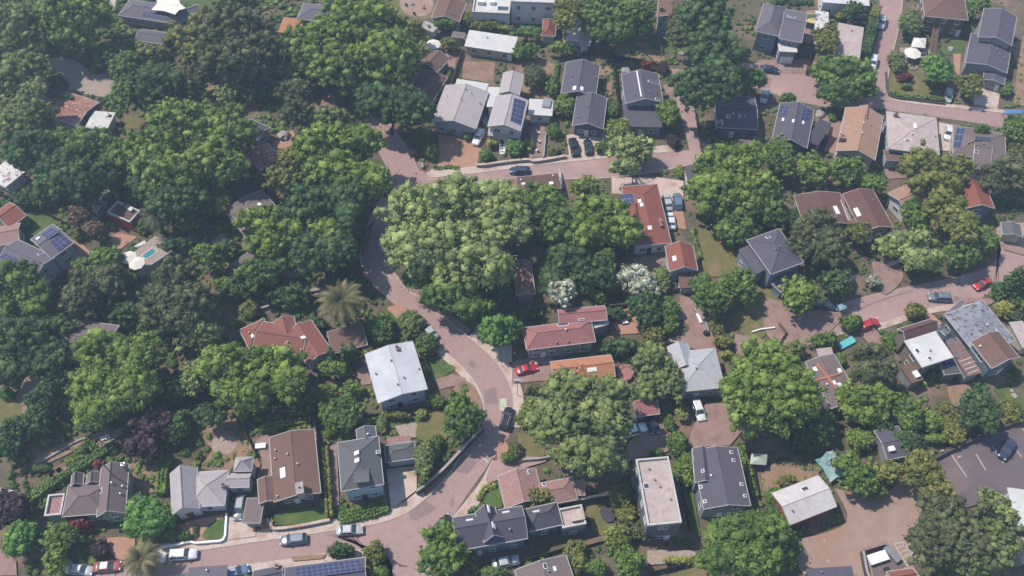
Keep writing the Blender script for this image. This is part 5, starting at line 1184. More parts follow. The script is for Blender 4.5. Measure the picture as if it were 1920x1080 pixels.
T_('green', 'dark green bush below the yellow kerb tree beside the teal pool cover', [(1545,640,28,18)], lift=.3)
T_('grey', 'grey olive bush left of the small white corrugated roof', [(1492,655,20,16)], lift=.3)
T_('green', 'green shrub between the teal pool cover and the slate orange roof', [(1575,675,12,14)], lift=.1)
T_('green', 'shrubs in front of the brown gabled olive house', [(1667,640,14,18)], lift=.1)
T_('green', 'small bush at the lower corner of the bright white flat roof', [(1748,703,11,10)], lift=.2)
T_('bright', 'huge bright green tree right of the parked white wagon', [(1440,690,62,52),(1400,740,50,52),(1480,740,62,50),(1440,775,70,44)], H=14)
T_('dark', 'dark lower tree in the shadow of the huge bright green tree', [(1490,800,52,34),(1540,790,28,30)], H=6)
T_('bright', 'bright green tree below the orange ridged slate roof', [(1600,750,34,34),(1640,750,34,34),(1625,780,40,20)])
T_('bright', 'smaller bright bush below the bright green tree, right of the shade', [(1612,825,26,22)])
T_('green', 'green tree over the teal tarps', [(1590,870,30,20),(1612,900,34,30)])
T_('olive', 'olive tree above the shadow on the dirt lot', [(1660,885,38,24)])
T_('green', 'dark green tree whose shadow lies on the dirt lot', [(1640,920,26,18)])
T_('green', 'shaded green tree left of the bright round bush, above the lane', [(1702,775,28,34)])
T_('bright', 'bright round bush at the bend above the dark lane', [(1744,790,22,22)])
T_('olive', 'olive brown tree right of the bright round bush', [(1785,795,24,38)])
T_('bright', 'bright low bush just above the dark lane', [(1755,822,26,10)], lift=.2)
T_('dark', 'bluish dark fir like tree above the dark lane at the right', [(1838,770,36,44)], H=8)
T_('olive', 'yellowish bush at the right edge above the dark lane', [(1895,770,20,22)], lift=.3)
T_('olive', 'round topped olive tree left of the parking lot', [(1728,882,38,38)])
T_('olive', 'yellow olive tree between the parking lot and the dirt lot', [(1755,925,34,34)])
T_('brown', 'giant brown cedar at the bottom right', [(1765,975,44,44),(1745,1020,44,40),(1795,1010,52,56)], H=16, droop=.5)
T_('grey', 'giant dark green tree beside the brown cedar at the bottom right', [(1865,965,38,42),(1860,1020,42,46),(1820,1050,40,34)], H=14, droop=.3)
conifer('cedar', 'thin bare topped spire rising from the brown cedar', (1776,1010), (1785,898), 16)
T_('green', 'big green tree at the bottom right of centre', [(1375,1010,56,44),(1430,995,50,44),(1400,1050,72,36),(1340,1050,36,28)], H=11)
T_('green', 'green tree left of the red barn', [(1468,975,22,36),(1475,1030,26,30)])
T_('bright', 'bright green tree between the narrow white building and the dark slate roof', [(1285,880,21,30)])
T_('green', 'dull green tree above the bright one beside the pink drive', [(1270,832,20,23)])
T_('vivid', 'low bright bush behind the narrow white building', [(1232,849,14,9)], lift=.2)
T_('lime', 'lime shrub beside the black car under the carport', [(1279,775,14,16)], lift=.2)
T_('green', 'dark shrub left of the lime shrub beside the carport', [(1255,795,13,14)], lift=.2)
T_('olive', 'olive yellow tree left of the narrow white building', [(1165,935,24,28),(1175,965,22,22)])
T_('brown', 'brownish bush at the lower left corner of the narrow white building', [(1204,995,25,20)])
T_('lime', 'yellow green tree below the olive yellow one', [(1158,1010,28,26)])
T_('green', 'dark green tree at the bottom edge below the yellow green one', [(1180,1055,30,28)])
T_('olive', 'pointed olive tree right of the mauve roof', [(1078,1042,22,30)])
T_('green', 'low green tree at the bottom edge right of the pointed olive one', [(1118,1065,24,16)])
T_('yellow', 'low yellow green bushes in front of the narrow white building', [(1270,1050,28,8)], lift=.1)
T_('olive', 'olive dome shaped tree against the salmon tiled roof', [(1010,934,29,19)], H=5)
T_('green', 'bush at the kerb corner of the large slate house', [(895,958,20,9)], lift=.1)
T_('olive', 'small dark bush in the yard above the red barn', [(1478,903,20,14)], lift=.2)
T_('green', 'small green tree right of the dark slate gabled house', [(1455,935,22,22)])
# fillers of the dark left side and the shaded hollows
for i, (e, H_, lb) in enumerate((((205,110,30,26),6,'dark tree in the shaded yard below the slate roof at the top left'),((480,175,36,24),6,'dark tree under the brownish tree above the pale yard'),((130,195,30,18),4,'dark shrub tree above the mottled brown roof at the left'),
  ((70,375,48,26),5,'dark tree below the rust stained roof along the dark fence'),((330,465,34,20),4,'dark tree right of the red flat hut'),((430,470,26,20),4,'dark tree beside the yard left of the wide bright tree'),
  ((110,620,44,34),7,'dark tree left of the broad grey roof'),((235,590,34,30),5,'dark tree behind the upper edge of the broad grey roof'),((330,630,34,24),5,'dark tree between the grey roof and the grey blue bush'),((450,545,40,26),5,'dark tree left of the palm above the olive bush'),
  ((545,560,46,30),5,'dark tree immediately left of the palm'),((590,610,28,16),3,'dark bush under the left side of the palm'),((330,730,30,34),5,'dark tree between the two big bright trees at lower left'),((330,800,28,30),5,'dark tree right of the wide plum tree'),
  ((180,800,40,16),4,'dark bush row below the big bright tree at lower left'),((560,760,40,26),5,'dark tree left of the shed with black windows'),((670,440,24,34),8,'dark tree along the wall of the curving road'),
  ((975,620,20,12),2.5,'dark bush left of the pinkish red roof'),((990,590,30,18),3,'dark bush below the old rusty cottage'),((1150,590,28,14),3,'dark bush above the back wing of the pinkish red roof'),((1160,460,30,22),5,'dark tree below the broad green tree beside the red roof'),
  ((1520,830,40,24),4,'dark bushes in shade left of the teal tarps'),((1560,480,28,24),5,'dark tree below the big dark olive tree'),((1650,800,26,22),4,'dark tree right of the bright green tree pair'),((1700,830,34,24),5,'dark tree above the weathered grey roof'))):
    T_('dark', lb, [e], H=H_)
# bottom left
T_('green', 'big green tree at the bottom centre beside the black car', [(835,1005,40,28),(825,1045,42,36),(860,1020,30,34)])
T_('brown', 'brownish tree touching the right side of the bottom centre tree', [(878,1055,20,30)])
T_('green', 'low tree at the bottom edge beside the silver car', [(925,1073,26,12)])
T_('dark', 'dark green bush behind the solar grid roof', [(640,1033,26,17)])
T_('olive', 'yellow green tree right of the solar grid roof', [(702,1038,24,22)])
T_('green', 'small tree at the bottom edge under the yellow green one', [(712,1072,20,12)])
T_('green', 'dark leaved tree right of the shed with black windows', [(640,775,38,32)])
T_('olive', 'pale green tree beside the dark leaved one', [(610,742,22,20)])
T_('bright', 'bright green bushes above the white roofed house driveway', [(625,692,28,16)])
T_('bright', 'small bright tree at the left corner of the white roofed house', [(660,728,20,16)])
T_('yellow', 'yellowish low bushes left of the white membrane roof', [(688,660,14,6)], lift=.1)
T_('grey', 'purplish grey bush behind the tall charcoal roof', [(715,795,12,18)], lift=.2)
T_('green', 'low bush row behind the charcoal roof beside the wall', [(690,792,10,10)], lift=.1)
T_('olive', 'shrub row along the dark garden wall below the white roofed house', [(745,778,26,8)], lift=.1)
T_('lime', 'pale yellow shrub at the right end of the dark garden wall', [(790,777,12,12)], lift=.1)
T_('bright', 'green bush left of the tall charcoal house', [(615,812,12,10)], lift=.1)
T_('vivid', 'round bright green tree beside the white stucco house', [(262,955,30,30),(290,975,30,34),(255,985,26,26)], cr=.7)
T_('vivid', 'round bright tree at the lower left beside the plum tree', [(35,1008,30,36)], cr=.7)
T_('bright', 'upright green tree beside the round bright one at lower left', [(113,1008,32,28),(105,1048,22,28)])
T_('plum', 'dark plum coloured tree at the left edge', [(20,955,34,32)])
T_('red', 'bright red maple in front of the brown grey house', [(152,980,22,17)])
T_('plum', 'small dull red tree beside the terracotta drive at lower left', [(187,1030,17,18)])
T_('red', 'small pinkish bush behind the brown grey house', [(183,868,9,10)], lift=.2)
palm('palm tree at the bottom left beside the street', 266, 1048, 35, 5.5, 90)
T_('plum', 'wide dark plum tree in the shaded garden at lower left', [(285,795,46,42),(265,840,34,24)], H=7)
T_('dark', 'dark blue green tree in deep shade left of the big bright tree', [(80,755,30,36),(60,800,34,26)])
T_('dark', 'nearly black tree at the left edge above the terraced garden', [(20,820,34,40)])
T_('vivid', 'small bright hedge bush beside the dry lawn at the left edge', [(12,738,16,12)], lift=.1)
T_('bright', 'small green shrub beside the pink drive at the left edge', [(42,800,16,12)], lift=.1)
T_('dark', 'dark green shrub above the round stone patio', [(398,778,34,24)])
T_('bright', 'pale green shrub along the path right of the round stone patio', [(455,775,12,16)], lift=.2)
T_('green', 'cone shaped shrub in the terraced garden at lower left', [(152,848,14,14)], lift=.1)
T_('bright', 'bright low shrub in the terraced garden below the cone shaped one', [(133,868,13,9)], lift=.1)
T_('grey', 'grey shrub at the upper edge of the terraced garden', [(86,828,11,9)], lift=.1)
T_('green', 'green shrub row at the left end of the terraced garden', [(78,878,20,8)], lift=.1)
T_('olive', 'round clipped shrub beside the white stucco house', [(365,873,9,8)], lift=.1)
T_('olive', 'dark round shrub beside the path above the white stucco house', [(372,855,10,8)], lift=.1)
T_('green', 'low shrub by the porch of the white stucco house', [(345,1005,16,10)], lift=.1)
for i, yy in enumerate((990, 997, 1004)):
    T_('dark', ('highest', 'middle', 'lowest')[i]+' of three tiny round bushes in the front garden of the white stucco house', [(368, yy, 5, 4)], lift=.05, group='tiny round bushes')
T_('bright', 'green bushes along the wall of the brown roofed house', [(607,940,8,10)], lift=.1)
T_('dark', 'small dark bush at the bottom edge beside the grey shed roof', [(520,1075,16,8)], lift=.2)
# hedges
hedge('bright green clipped hedge in front of the tall charcoal house', 9, [(475,755),(560,735),(660,712),(735,680)], 2.3, 1.3, 'hedge')
hedge('tall narrow hedge between the brown roof and the charcoal house', 9, [(385,360),(395,480),(405,600),(412,735)], 1.3, 2.4, 'olive')
hedge('dark olive hedge behind the long brown roof', 9, [(30,255),(150,225),(300,205)], 1.3, 1.6, 'olive')
hedge('yellowish hedge closest to the brown roof ridge end', 9, [(190,262),(305,245)], 1.0, 1.2, 'lime')
hedge('long diagonal green hedge behind the brown grey house', 8, [(155,650),(290,560),(420,475),(540,400),(640,340)], 1.6, 1.8, 'hedge')
hedge('short bright hedge crossing the terraced garden', 8, [(482,310),(520,350),(548,385)], 1.2, 1.3, 'hedge')
hedge('green hedge column left of the white stucco house', 8, [(930,410),(915,500),(905,610)], 1.8, 1.8, 'green')
hedge('tall clipped cypress hedge beside the upper right road', 3, [(600,70),(585,150),(565,230),(545,310)], 2.2, 3.6, 'dark')
hedge('yellow green hedge top at the upper end of the cypress hedge', 3, [(605,60),(590,110)], 2.0, 4.2, 'olive')
hedge('thin green hedge along the lawn beside the great spreading tree', 6, [(1020,210),(1045,290),(1068,365)], .9, 1.2, 'bright')
hedge('hedge along the yellow fence above the white roofed house', 5, [(860,870),(890,920),(940,960),(965,1010)], 1.2, 1.3, 'lime')
hedge('green hedge along the wall beside the brown red cottage', 1, [(1105,390),(1085,430),(1065,475)], .9, 1.5, 'bright')
hedge('clipped hedge at the kerb below the road junction', 9, [(1335,565),(1290,585),(1255,640)], 1.1, 1.1, 'lime')
hedge('low hedge on the wall of the corner garden beside the upper right road', 3, [(690,520),(780,545),(880,550),(990,560)], 1.2, 1.0, 'green')
hedge('hedge right of the dark slate gabled house', 10, [(1285,330),(1320,430),(1350,560),(1370,620)], 1.2, 1.4, 'green')
hedge('long hedge below the white modern building at the top', 1, [(1180,130),(1290,150),(1440,165)], 1.5, 1.5, 'olive')
hedge('small hedge at the foot of the terracotta drive', 1, [(1025,945),(1080,935),(1140,942)], 1.0, .8, 'green')
hedge('hedge strip beside the concrete driveway by the dark wall', 9, [(910,585),(930,540),(950,500)], .9, 1.0, 'green')
hedge('green hedge beside the slate house with two gabled wings', 2, [(255,350),(245,440),(238,540)], 1.0, 1.4, 'green')
# ---------------------------------------------------------------- vehicles
def paint(name, c): 
    m = mat(name, c, tuple(v*.92 for v in c), .5, None, .28, 0, .15, .6); return m
PAINT = dict(white=paint('white_car_paint', (.70,.70,.70)), silver=paint('silver_car_paint', (.42,.43,.45)), grey=paint('grey_car_paint', (.20,.215,.24)), black=paint('black_car_paint', (.02,.022,.028)),
 navy=paint('navy_car_paint', (.035,.05,.09)), blue=paint('blue_car_paint', (.13,.19,.30)), red=paint('red_car_paint', (.50,.03,.03)), fred=paint('faded_red_car_paint', (.33,.09,.09)), steel=paint('steel_blue_car_paint', (.16,.19,.24)))
HL = mat('headlight_lens', (.65,.66,.68), None, 1, None, .2); TLm = mat('tail_light_lens', (.35,.02,.02), None, 1, None, .3); RIMM = mat('wheel_rim', (.45,.45,.47), None, 1, None, .35, 0, .7)
# body profile: (x, half width, belt height, lower edge); cabin: roof x0, x1, glass foot x0, x1, roof height
TYPES = dict(
 sedan=(4.7, .90, [(-2.35,.70,.72),(-2.25,.84,.92),(-1.5,.89,1.0),(-.9,.9,.98),(.7,.9,.94),(1.3,.89,.90),(1.9,.86,.82),(2.25,.78,.70),(2.35,.62,.60)], (-1.0,.35,-1.65,1.15,1.44)),
 suv=(4.75, .94, [(-2.37,.80,.85),(-2.3,.90,1.08),(-1.5,.93,1.12),(.0,.94,1.1),(1.0,.94,1.08),(1.7,.92,1.02),(2.2,.84,.90),(2.37,.70,.74)], (-1.95,.35,-2.25,1.10,1.74)),
 wagon=(4.65, .91, [(-2.32,.76,.78),(-2.25,.87,.98),(-1.4,.91,1.02),(.0,.91,1.0),(1.0,.91,.97),(1.7,.88,.90),(2.15,.80,.78),(2.32,.66,.64)], (-1.7,.35,-2.15,1.12,1.55)),
 coupe=(4.3, .87, [(-2.15,.66,.70),(-2.05,.80,.88),(-1.3,.87,.95),(.6,.87,.90),(1.2,.86,.86),(1.75,.82,.76),(2.05,.72,.64),(2.15,.58,.56)], (-.75,.15,-1.55,.9,1.32)),
 pickup=(5.4, .97, [(-2.7,.92,.98),(-2.6,.96,1.02),(-.9,.97,1.02),(1.0,.97,1.10),(1.8,.96,1.06),(2.5,.90,.98),(2.7,.80,.82)], (-.75,.55,-.95,1.25,1.82)))
PROTO = {}
def car_mesh(t):
    L, W_, prof, cab = TYPES[t]; b = bmesh.new(); rings = []
    for x, w2, zb in prof:
        lo = .32 if abs(x) > L*.44 else .22
        pts = [(-w2*.90, lo), (-w2, .45), (-w2, zb-.22), (-w2*.93, zb-.04), (-w2*.6, zb+.02), (0, zb+.045), (w2*.6, zb+.02), (w2*.93, zb-.04), (w2, zb-.22), (w2, .45), (w2*.90, lo)]
        rings.append([b.verts.new((x, y, z)) for y, z in pts])
    for r0, r1 in zip(rings[:-1], rings[1:]):
        for i in range(len(r0)-1): b.faces.new((r0[i], r0[i+1], r1[i+1], r1[i]))
        b.faces.new((r0[-1], r0[0], r1[0], r1[-1]))
    b.faces.new(rings[0][::-1]); b.faces.new(rings[-1]); bmesh.ops.recalc_face_normals(b, faces=b.faces)
    me = bpy.data.meshes.new('body'); b.to_mesh(me); b.free(); me.shade_smooth(); return me
def build_car(t):
    L, W_, prof, (rx0, rx1, gx0, gx1, rh) = TYPES[t]
    me = car_mesh(t); me.materials.append(PAINT['white']); body = bpy.data.objects.new('body', me); C.objects.link(body); parts = [(body, [])]
    if t == 'pickup': bm = MB(); bm.box((-1.75,0,1.035), (1.55,1.55,.06)); bed = bm.build('cargo_bed', BLACK, None, origin=(0,0,0)); parts.append((bed, []))
    bl = .98 if t in ('sedan','coupe') else 1.0 if t == 'wagon' else 1.05; bl = bl-.06 if t == 'coupe' else bl
    wb, wt = W_*.93, W_*.74
    g = MB(); V = [(gx0,-wb,bl),(gx1,-wb,bl),(gx1,wb,bl),(gx0,wb,bl),(rx0,-wt,rh-.05),(rx1,-wt,rh-.05),(rx1,wt,rh-.05),(rx0,wt,rh-.05)]
    g.v = V; g.f = [(0,1,5,4),(1,2,6,5),(2,3,7,6),(3,0,4,7),(4,5,6,7)]; parts.append((g.build('windows', GLASS, None, origin=(0,0,0)), []))
    r = MB(); i = .04; r.v = [(rx0-.08,-wt-i,rh-.06),(rx1+.06,-wt-i,rh-.06),(rx1+.06,wt+i,rh-.06),(rx0-.08,wt+i,rh-.06),(rx0+.1,-wt+.12,rh+.02),(rx1-.12,-wt+.12,rh+.02),(rx1-.12,wt-.12,rh+.02),(rx0+.1,wt-.12,rh+.02)]
    r.f = [(0,3,2,1),(4,5,6,7),(0,1,5,4),(1,2,6,5),(2,3,7,6),(3,0,4,7)]; ro = r.build('roof', PAINT['white'], None, origin=(0,0,0)); parts.append((ro, []))
    p = MB()
    for sy in (-1, 1):
        for (xa, xb) in ((gx1, rx1+.03), (gx0, rx0-.05), ((gx0+gx1)/2, (rx0+rx1)/2-.02)): p.tube((xa, sy*(wb+.005), bl), (xb, sy*(wt+.02), rh-.05), .045, n=5)
    parts.append((p.build('pillars', PAINT['white'], None, origin=(0,0,0)), []))
    if t in ('suv', 'wagon'):
        rr = MB()
        for sy in (-1, 1): rr.tube((rx0+.1, sy*(wt-.1), rh+.07), (rx1-.2, sy*(wt-.1), rh+.07), .03, n=6)
        parts.append((rr.build('roof_rails', METAL, None, origin=(0,0,0)), []))
    for sx in (-1, 1):
        for sy in (-1, 1):
            w_ = MB(); w_.tube((sx*L*.295, sy*(W_-.16), .33), (sx*L*.295, sy*(W_+.015), .33), .33, n=16); wo = w_.build('wheel', BLACK, None, origin=(0,0,0))
            q = MB(); q.tube((sx*L*.295, sy*(W_+.005), .33), (sx*L*.295, sy*(W_+.03), .33), .21, n=12); parts.append((wo, [q.build('rim', RIMM, None, origin=(0,0,0))]))
            x_, y_ = sx*(L/2-.13), sy*W_*.66; l = MB(); l.box((x_, y_, .72 if t in ('sedan','coupe') else .82), (.18, .34, .16)); parts.append((l.build('headlight' if sx > 0 else 'tail_light', HL if sx > 0 else TLm, None, origin=(0,0,0)), []))
    for sy in (-1, 1):
        m_ = MB(); m_.box((gx1-.35, sy*(W_+.08), bl+.06), (.16,.2,.14)); parts.append((m_.build('mirror', BLACK, None, origin=(0,0,0)), []))
    return parts
def car(t, col, label, tail, head, z=.07, name='parked_car', cat='car'):
    a, c = U(*tail, .8), U(*head, .8); m = (a+c)/2; ang = math.atan2(c.y-a.y, c.x-a.x)
    first = t not in PROTO
    if first: PROTO[t] = build_car(t)
    root = empty(name, (m.x, m.y, z), label, cat, 'cars parked along the streets and drives', ang)
    for o, subs in PROTO[t]:
        if first: p = o; p.parent = root
        else: p = twin(o, root)
        for i, s in enumerate(subs):
            if first: s.parent = p
            else: twin(s, p)
        if o.name.split('.')[0] in ('body', 'roof', 'pillars'): p.material_slots[0].link = 'OBJECT'; p.material_slots[0].material = PAINT[col]
    return root
car('suv', 'white', 'white estate car on the bottom street, nearest the palm', (319,1041), (368,1038))
car('wagon', 'steel', 'dark blue grey car on the bottom street left of the silver one', (574,1009), (526,1014))
car('sedan', 'silver', 'silver sedan on the bottom street below the bright clipped hedge', (631,995), (680,992))
car('suv', 'black', 'black car parked diagonally at the junction beside the slate house', (812,1001), (842,971))
car('suv', 'black', 'black boxy car at the kerb beside the bicycle marking', (944,804), (956,765))
car('sedan', 'silver', 'silver car on the curving road beside the grey green tree', (815,631), (794,608))
car('coupe', 'red', 'bright red car on the short drive below the pinkish red roof', (966,697), (1009,686))
car('wagon', 'navy', 'dark car parked on the middle street below the stone wall', (994,320), (955,319))
car('suv', 'white', 'white car at the top of the terracotta drive', (902,247), (892,268))
car('pickup', 'black', 'left one of the two black vehicles on the concrete parking, a pickup', (1080,290), (1073,260), cat='pickup')
car('sedan', 'black', 'right one of the two black cars on the concrete parking', (1105,289), (1101,261))
car('sedan', 'silver', 'silver sedan nearest the long red roof', (1255,393), (1249,365))
car('wagon', 'blue', 'pale blue car beside the silver sedan by the long red roof', (1273,390), (1269,363))
car('sedan', 'white', 'white car below the silver sedan by the long red roof', (1260,427), (1256,400))
car('wagon', 'white', 'white wagon on the pink drive below the mottled grey roof', (1304,751), (1316,785))
car('sedan', 'black', 'black car half under the carport', (1218,780), (1226,804))
car('pickup', 'white', 'white pickup truck under the edge of the giant grey green tree', (1172,812), (1203,802), cat='pickup')
car('suv', 'silver', 'silver car highest on the upper right road', (1656,30), (1651,54))
car('suv', 'white', 'white car lower on the upper right road in hedge shadow', (1640,104), (1634,131))
car('sedan', 'silver', 'silver car beside the two storey blue house', (1381,95), (1374,114))
car('wagon', 'silver', 'silver car beside the low slate roof near the lane end', (1437,170), (1431,190))
car('sedan', 'navy', 'dark car in shade at the left of the blue house forecourt', (1432,128), (1454,131))
car('sedan', 'white', 'white car on the drive left of the six panel hip roof', (1782,234), (1776,262))
car('sedan', 'silver', 'silver car half in shade under the vivid green tree', (1781,165), (1777,191))
car('wagon', 'steel', 'dark blue car on the right hand road', (1783,558), (1741,556))
car('coupe', 'red', 'red car half hidden by the pointed conifer', (1855,524), (1830,538))
car('wagon', 'red', 'red car behind the yellow green kerb tree on the right hand road', (1618,612), (1640,604))
car('sedan', 'navy', 'dark car in tree shade below the slate hip roofed house', (1536,570), (1560,574))
car('sedan', 'steel', 'grey car squeezed between the white flat roof and the corrugated roof', (1762,618), (1781,638))
car('wagon', 'silver', 'silver car on the dark drive beside the red flat hut', (188,390), (174,411))
car('sedan', 'grey', 'grey car at the upper end of the dark drive', (205,362), (196,380))
car('wagon', 'grey', 'silver grey car beside the white stucco house', (452,936), (446,968))
car('sedan', 'silver', 'silver sedan beneath the windows of the large slate house', (928,1057), (968,1049))
car('sedan', 'fred', 'faded red car at the bottom left under the small red tree', (175,1064), (226,1060))
car('sedan', 'silver', 'silver car at the bottom left beside the faded red one', (128,1066), (170,1070))
car('suv', 'white', 'white car half hidden behind the bottom left palm', (262,1046), (308,1045))
car('sedan', 'white', 'white car cut by the left edge above the plum tree', (-14,922), (14,926))
car('sedan', 'blue', 'blue grey car at the bottom edge right of the pale grey roof', (430,1078), (452,1070))
car('sedan', 'navy', 'dark blue car in the parking lot beside the lane', (1895,830), (1877,858), z=.6-.0)

# ---------------------------------------------------------------- garden walls, fences, steps
def line_wall(name, label, k, pts, h, w, m, group=None, cap=None, z0=0, cat='wall'):
    P = [G(k, p, h) for p in pts]; P = smooth_line([Vector((p.x, p.y, 0)) for p in P], 3) if len(P) > 2 else [Vector((p.x, p.y, 0)) for p in P]
    a, c = offset_line(P, w/2), offset_line(P, -w/2); b = MB(); b.prism([(p.x, p.y) for p in a]+[(p.x, p.y) for p in c[::-1]], z0, h, False)
    o = b.build(name, m, None, origin=(P[0].x, P[0].y, 0)); setp(o, label, cat, group)
    if cap:
        a, c = offset_line(P, w/2+.06), offset_line(P, -w/2-.06); b = MB(); b.prism([(p.x, p.y) for p in a]+[(p.x, p.y) for p in c[::-1]], h, h+.08); q = b.build('coping', cap, o, origin=(P[0].x, P[0].y, 0))
    return o
def fence(label, k, pts, h=1.7, m=WOOD, step=2.2, group='board fences'):
    P = [G(k, p, h*.5) for p in pts]; P = [Vector((p.x, p.y, 0)) for p in P]; root = empty('fence', P[0], label, 'fence', group); n = 0
    bd = MB(); proto = None
    for a, c in zip(P[:-1], P[1:]):
        d = c-a; L = d.length; d.normalize(); ang = math.atan2(d.y, d.x); nb = max(1, int(L/.30))
        for i in range(nb):
            q = a+d*(L*(i+.5)/nb); bd.box((q.x, q.y, h/2+rnd.uniform(-.03,.03)), (L/nb-.02, .04, h), ang)
        for z in (.35, h-.3): q = (a+c)/2+Vector((-d.y, d.x, 0))*.05; bd.box((q.x, q.y, z), (L, .05, .09), ang)
        for i in range(int(L/step)+1):
            q = a+d*min(L, i*step)+Vector((d.y, -d.x, 0))*.09
            if proto is None: b = MB(); b.box((0,0,h/2+.04), (.12,.12,h+.08), 0); proto = b.build('post', m, root, origin=(0,0,0)); o = proto
            else: o = twin(proto, root)
            o.location = q-root.location; o.rotation_euler = (0, 0, ang)
    bd.build('boards', m, root); return root
line_wall('stone_wall', 'long pale stone wall along the upper side of the middle street', (900,280,9), [(-60,255),(100,250),(200,235),(330,215),(560,185),(820,165),(900,190),(1100,165),(1300,130),(1450,100)], .9, .45, WALLSTONE, cap=CON)
line_wall('stone_wall', 'small wall between terrace and garden strip above the long pale stone wall', 2, [(190,740),(185,800),(178,880)], .8, .3, WALLSTONE)
line_wall('garden_wall', 'low white wall round the front garden of the white stucco house', 8, [(902,915),(980,905),(1060,885),(1100,892),(1180,885),(1255,872),(1268,800),(1272,725)], .8, .35, WHITE)
line_wall('garden_wall', 'curved pale wall along the lawn of the long brown house', 9, [(62,755),(85,795),(110,812),(250,795),(415,762)], .9, .4, WALLSTONE, cap=CON)
line_wall('retaining_wall', 'dark wall below the white membrane roofed house', 9, [(600,168),(680,162),(780,145),(900,135)], 1.2, .3, DARKWALL)
line_wall('retaining_wall', 'tall dark retaining wall beside the road above the junction', 9, [(900,602),(960,560),(1050,480),(1140,385),(1190,330),(1280,240)], 1.8, .35, DARKWALL, cap=WALLSTONE)
line_wall('retaining_wall', 'grey wall behind the salmon tiled house', ZL_, [(1200,415),(1400,375),(1571,340),(1700,330)], 1.8, .3, DARKWALL, cap=CON)
line_wall('retaining_wall', 'pale topped wall above the salmon tiled house', 10, [(0,428),(80,422),(160,415),(210,405)], 1.0, .35, WALLSTONE)
line_wall('retaining_wall', 'stone retaining wall below the pool terrace', 4, [(770,455),(850,405),(950,340),(1070,255)], 2.6, .4, WALLSTONE)
line_wall('retaining_wall', 'dark wall along the road left of the giant pale tree', 5, [(655,150),(610,230),(590,330),(600,420)], 1.6, .35, DARKWALL, cap=WALLSTONE)
line_wall('retaining_wall', 'rubble wall along the dark yard left of the palm', 5, [(30,650),(120,620),(240,570),(360,545)], .9, .4, WALLSTONE)
line_wall('retaining_wall', 'curved low wall beside the garden of the dirt drive', 6, [(1020,650),(1060,690),(1095,740),(1105,790)], .8, .3, WALLSTONE)
line_wall('retaining_wall', 'white wall at the edge of the lower lawn beside the huge green tree', 6, [(1350,785),(1400,770),(1440,765),(1480,760)], .7, .25, WHITE)
line_wall('retaining_wall', 'long dark wall between trees and parking lot lane', 11, [(940,415),(1100,335),(1300,250),(1440,195),(1500,170)], 1.5, .35, DARKWALL)
line_wall('kerb_wall', 'low wall at the corner garden beside the upper right road', 3, [(665,400),(675,500),(700,540),(800,555),(1000,580)], .6, .3, DARKWALL)
line_wall('garden_wall', 'thin garden wall below the terraced garden path', 8, [(180,460),(300,395),(400,335),(480,300)], .7, .25, WALLSTONE)
line_wall('garden_wall', 'curved pink path edge in the stucco house garden', 8, [(1160,425),(1230,440),(1310,455)], .3, .25, WALLSTONE)
line_wall('garden_wall', 'wall of the drive left of the small red cottage terrace', 6, [(550,635),(610,630),(665,625)], 1.2, .25, DARKWALL)
line_wall('garden_wall', 'dirt drive edge wall above the mottled grey roof', 6, [(845,845),(900,838),(960,850)], .8, .3, WALLSTONE)
fence('yellowish fence sloping down towards the curving road', 5, [(718,678),(780,735),(875,825)], 1.2, mat('yellow_wood', (.34,.29,.16), (.26,.22,.12), 2))
fence('dark fence crossing the left edge above the small lawn', 4, [(-20,10),(150,75),(260,120),(390,190)], 1.6, WOODD)
fence('wooden fence along the yard strip left of the pale gabled house', 1, [(1158,290),(1130,380),(1100,480)], 1.7)
fence('dark fence between the two slate houses', 2, [(572,300),(578,400),(590,520),(605,620)], 1.8, WOODD)
fence('fence behind the slate house with attic holes', 2, [(400,300),(580,325),(720,345)], 1.6, WOODD)
fence('thin fence between dirt yard and lawn below the brown two storey house', 2, [(800,160),(830,230),(845,290)], 1.5)
fence('fence beside the right hand end of the lane, down to the middle street', 2, [(1030,620),(1050,740),(1075,900)], 1.2, WOODD)
fence('fence between slate solar house and peach house', 3, [(350,700),(335,780),(320,860)], 1.6)
fence('tall red brown fence left of the big corner canopy', 3, [(255,250),(235,330),(215,410)], 1.8, mat('red_wood', (.16,.06,.05), (.12,.045,.04), 2))
fence('board fence between the pink patio and the brown gabled olive house', 7, [(590,775),(640,830),(700,905),(740,950)], 1.3, CON)
fence('fence along the side path between brown roof and shed', 9, [(320,90),(345,300),(362,480)], 1.7)
fence('fence along the garden edge right of the round stone patio', 8, [(1310,165),(1370,260),(1440,400)], 1.5)
fence('fence at the bottom between mauve roof and large slate house', 10, [(-40,1030),(100,985),(200,955),(300,925)], 1.2, WOODD)
fence('dark fence along the right side of the narrow white building', 10, [(955,600),(985,720),(1000,830)], 1.4, WOODD)
fence('dark fence at the bottom right of the narrow white building', 10, [(780,1062),(900,1035),(1010,1000)], 1.6, WOODD)
fence('fence between dark slate gabled house and red barn yard', 10, [(1290,290),(1350,450),(1385,640)], 1.5, WOODD)
fence('fence along the flat roofed terrace above the corner canopy', 3, [(555,190),(530,280),(505,345)], 1.0, WHITE)
fence('fence above the dirt yard of the right hand lane', 7, [(60,860),(100,790),(60,740)], 1.2)
fence('brown fence at the shaded edge of the dirt drive', 6, [(905,555),(950,548),(1000,540)], 1.4)
fence('fence beside the long red roof cottage drive', 2, [(265,960),(278,1010),(290,1060)], 1.5, WHITE)
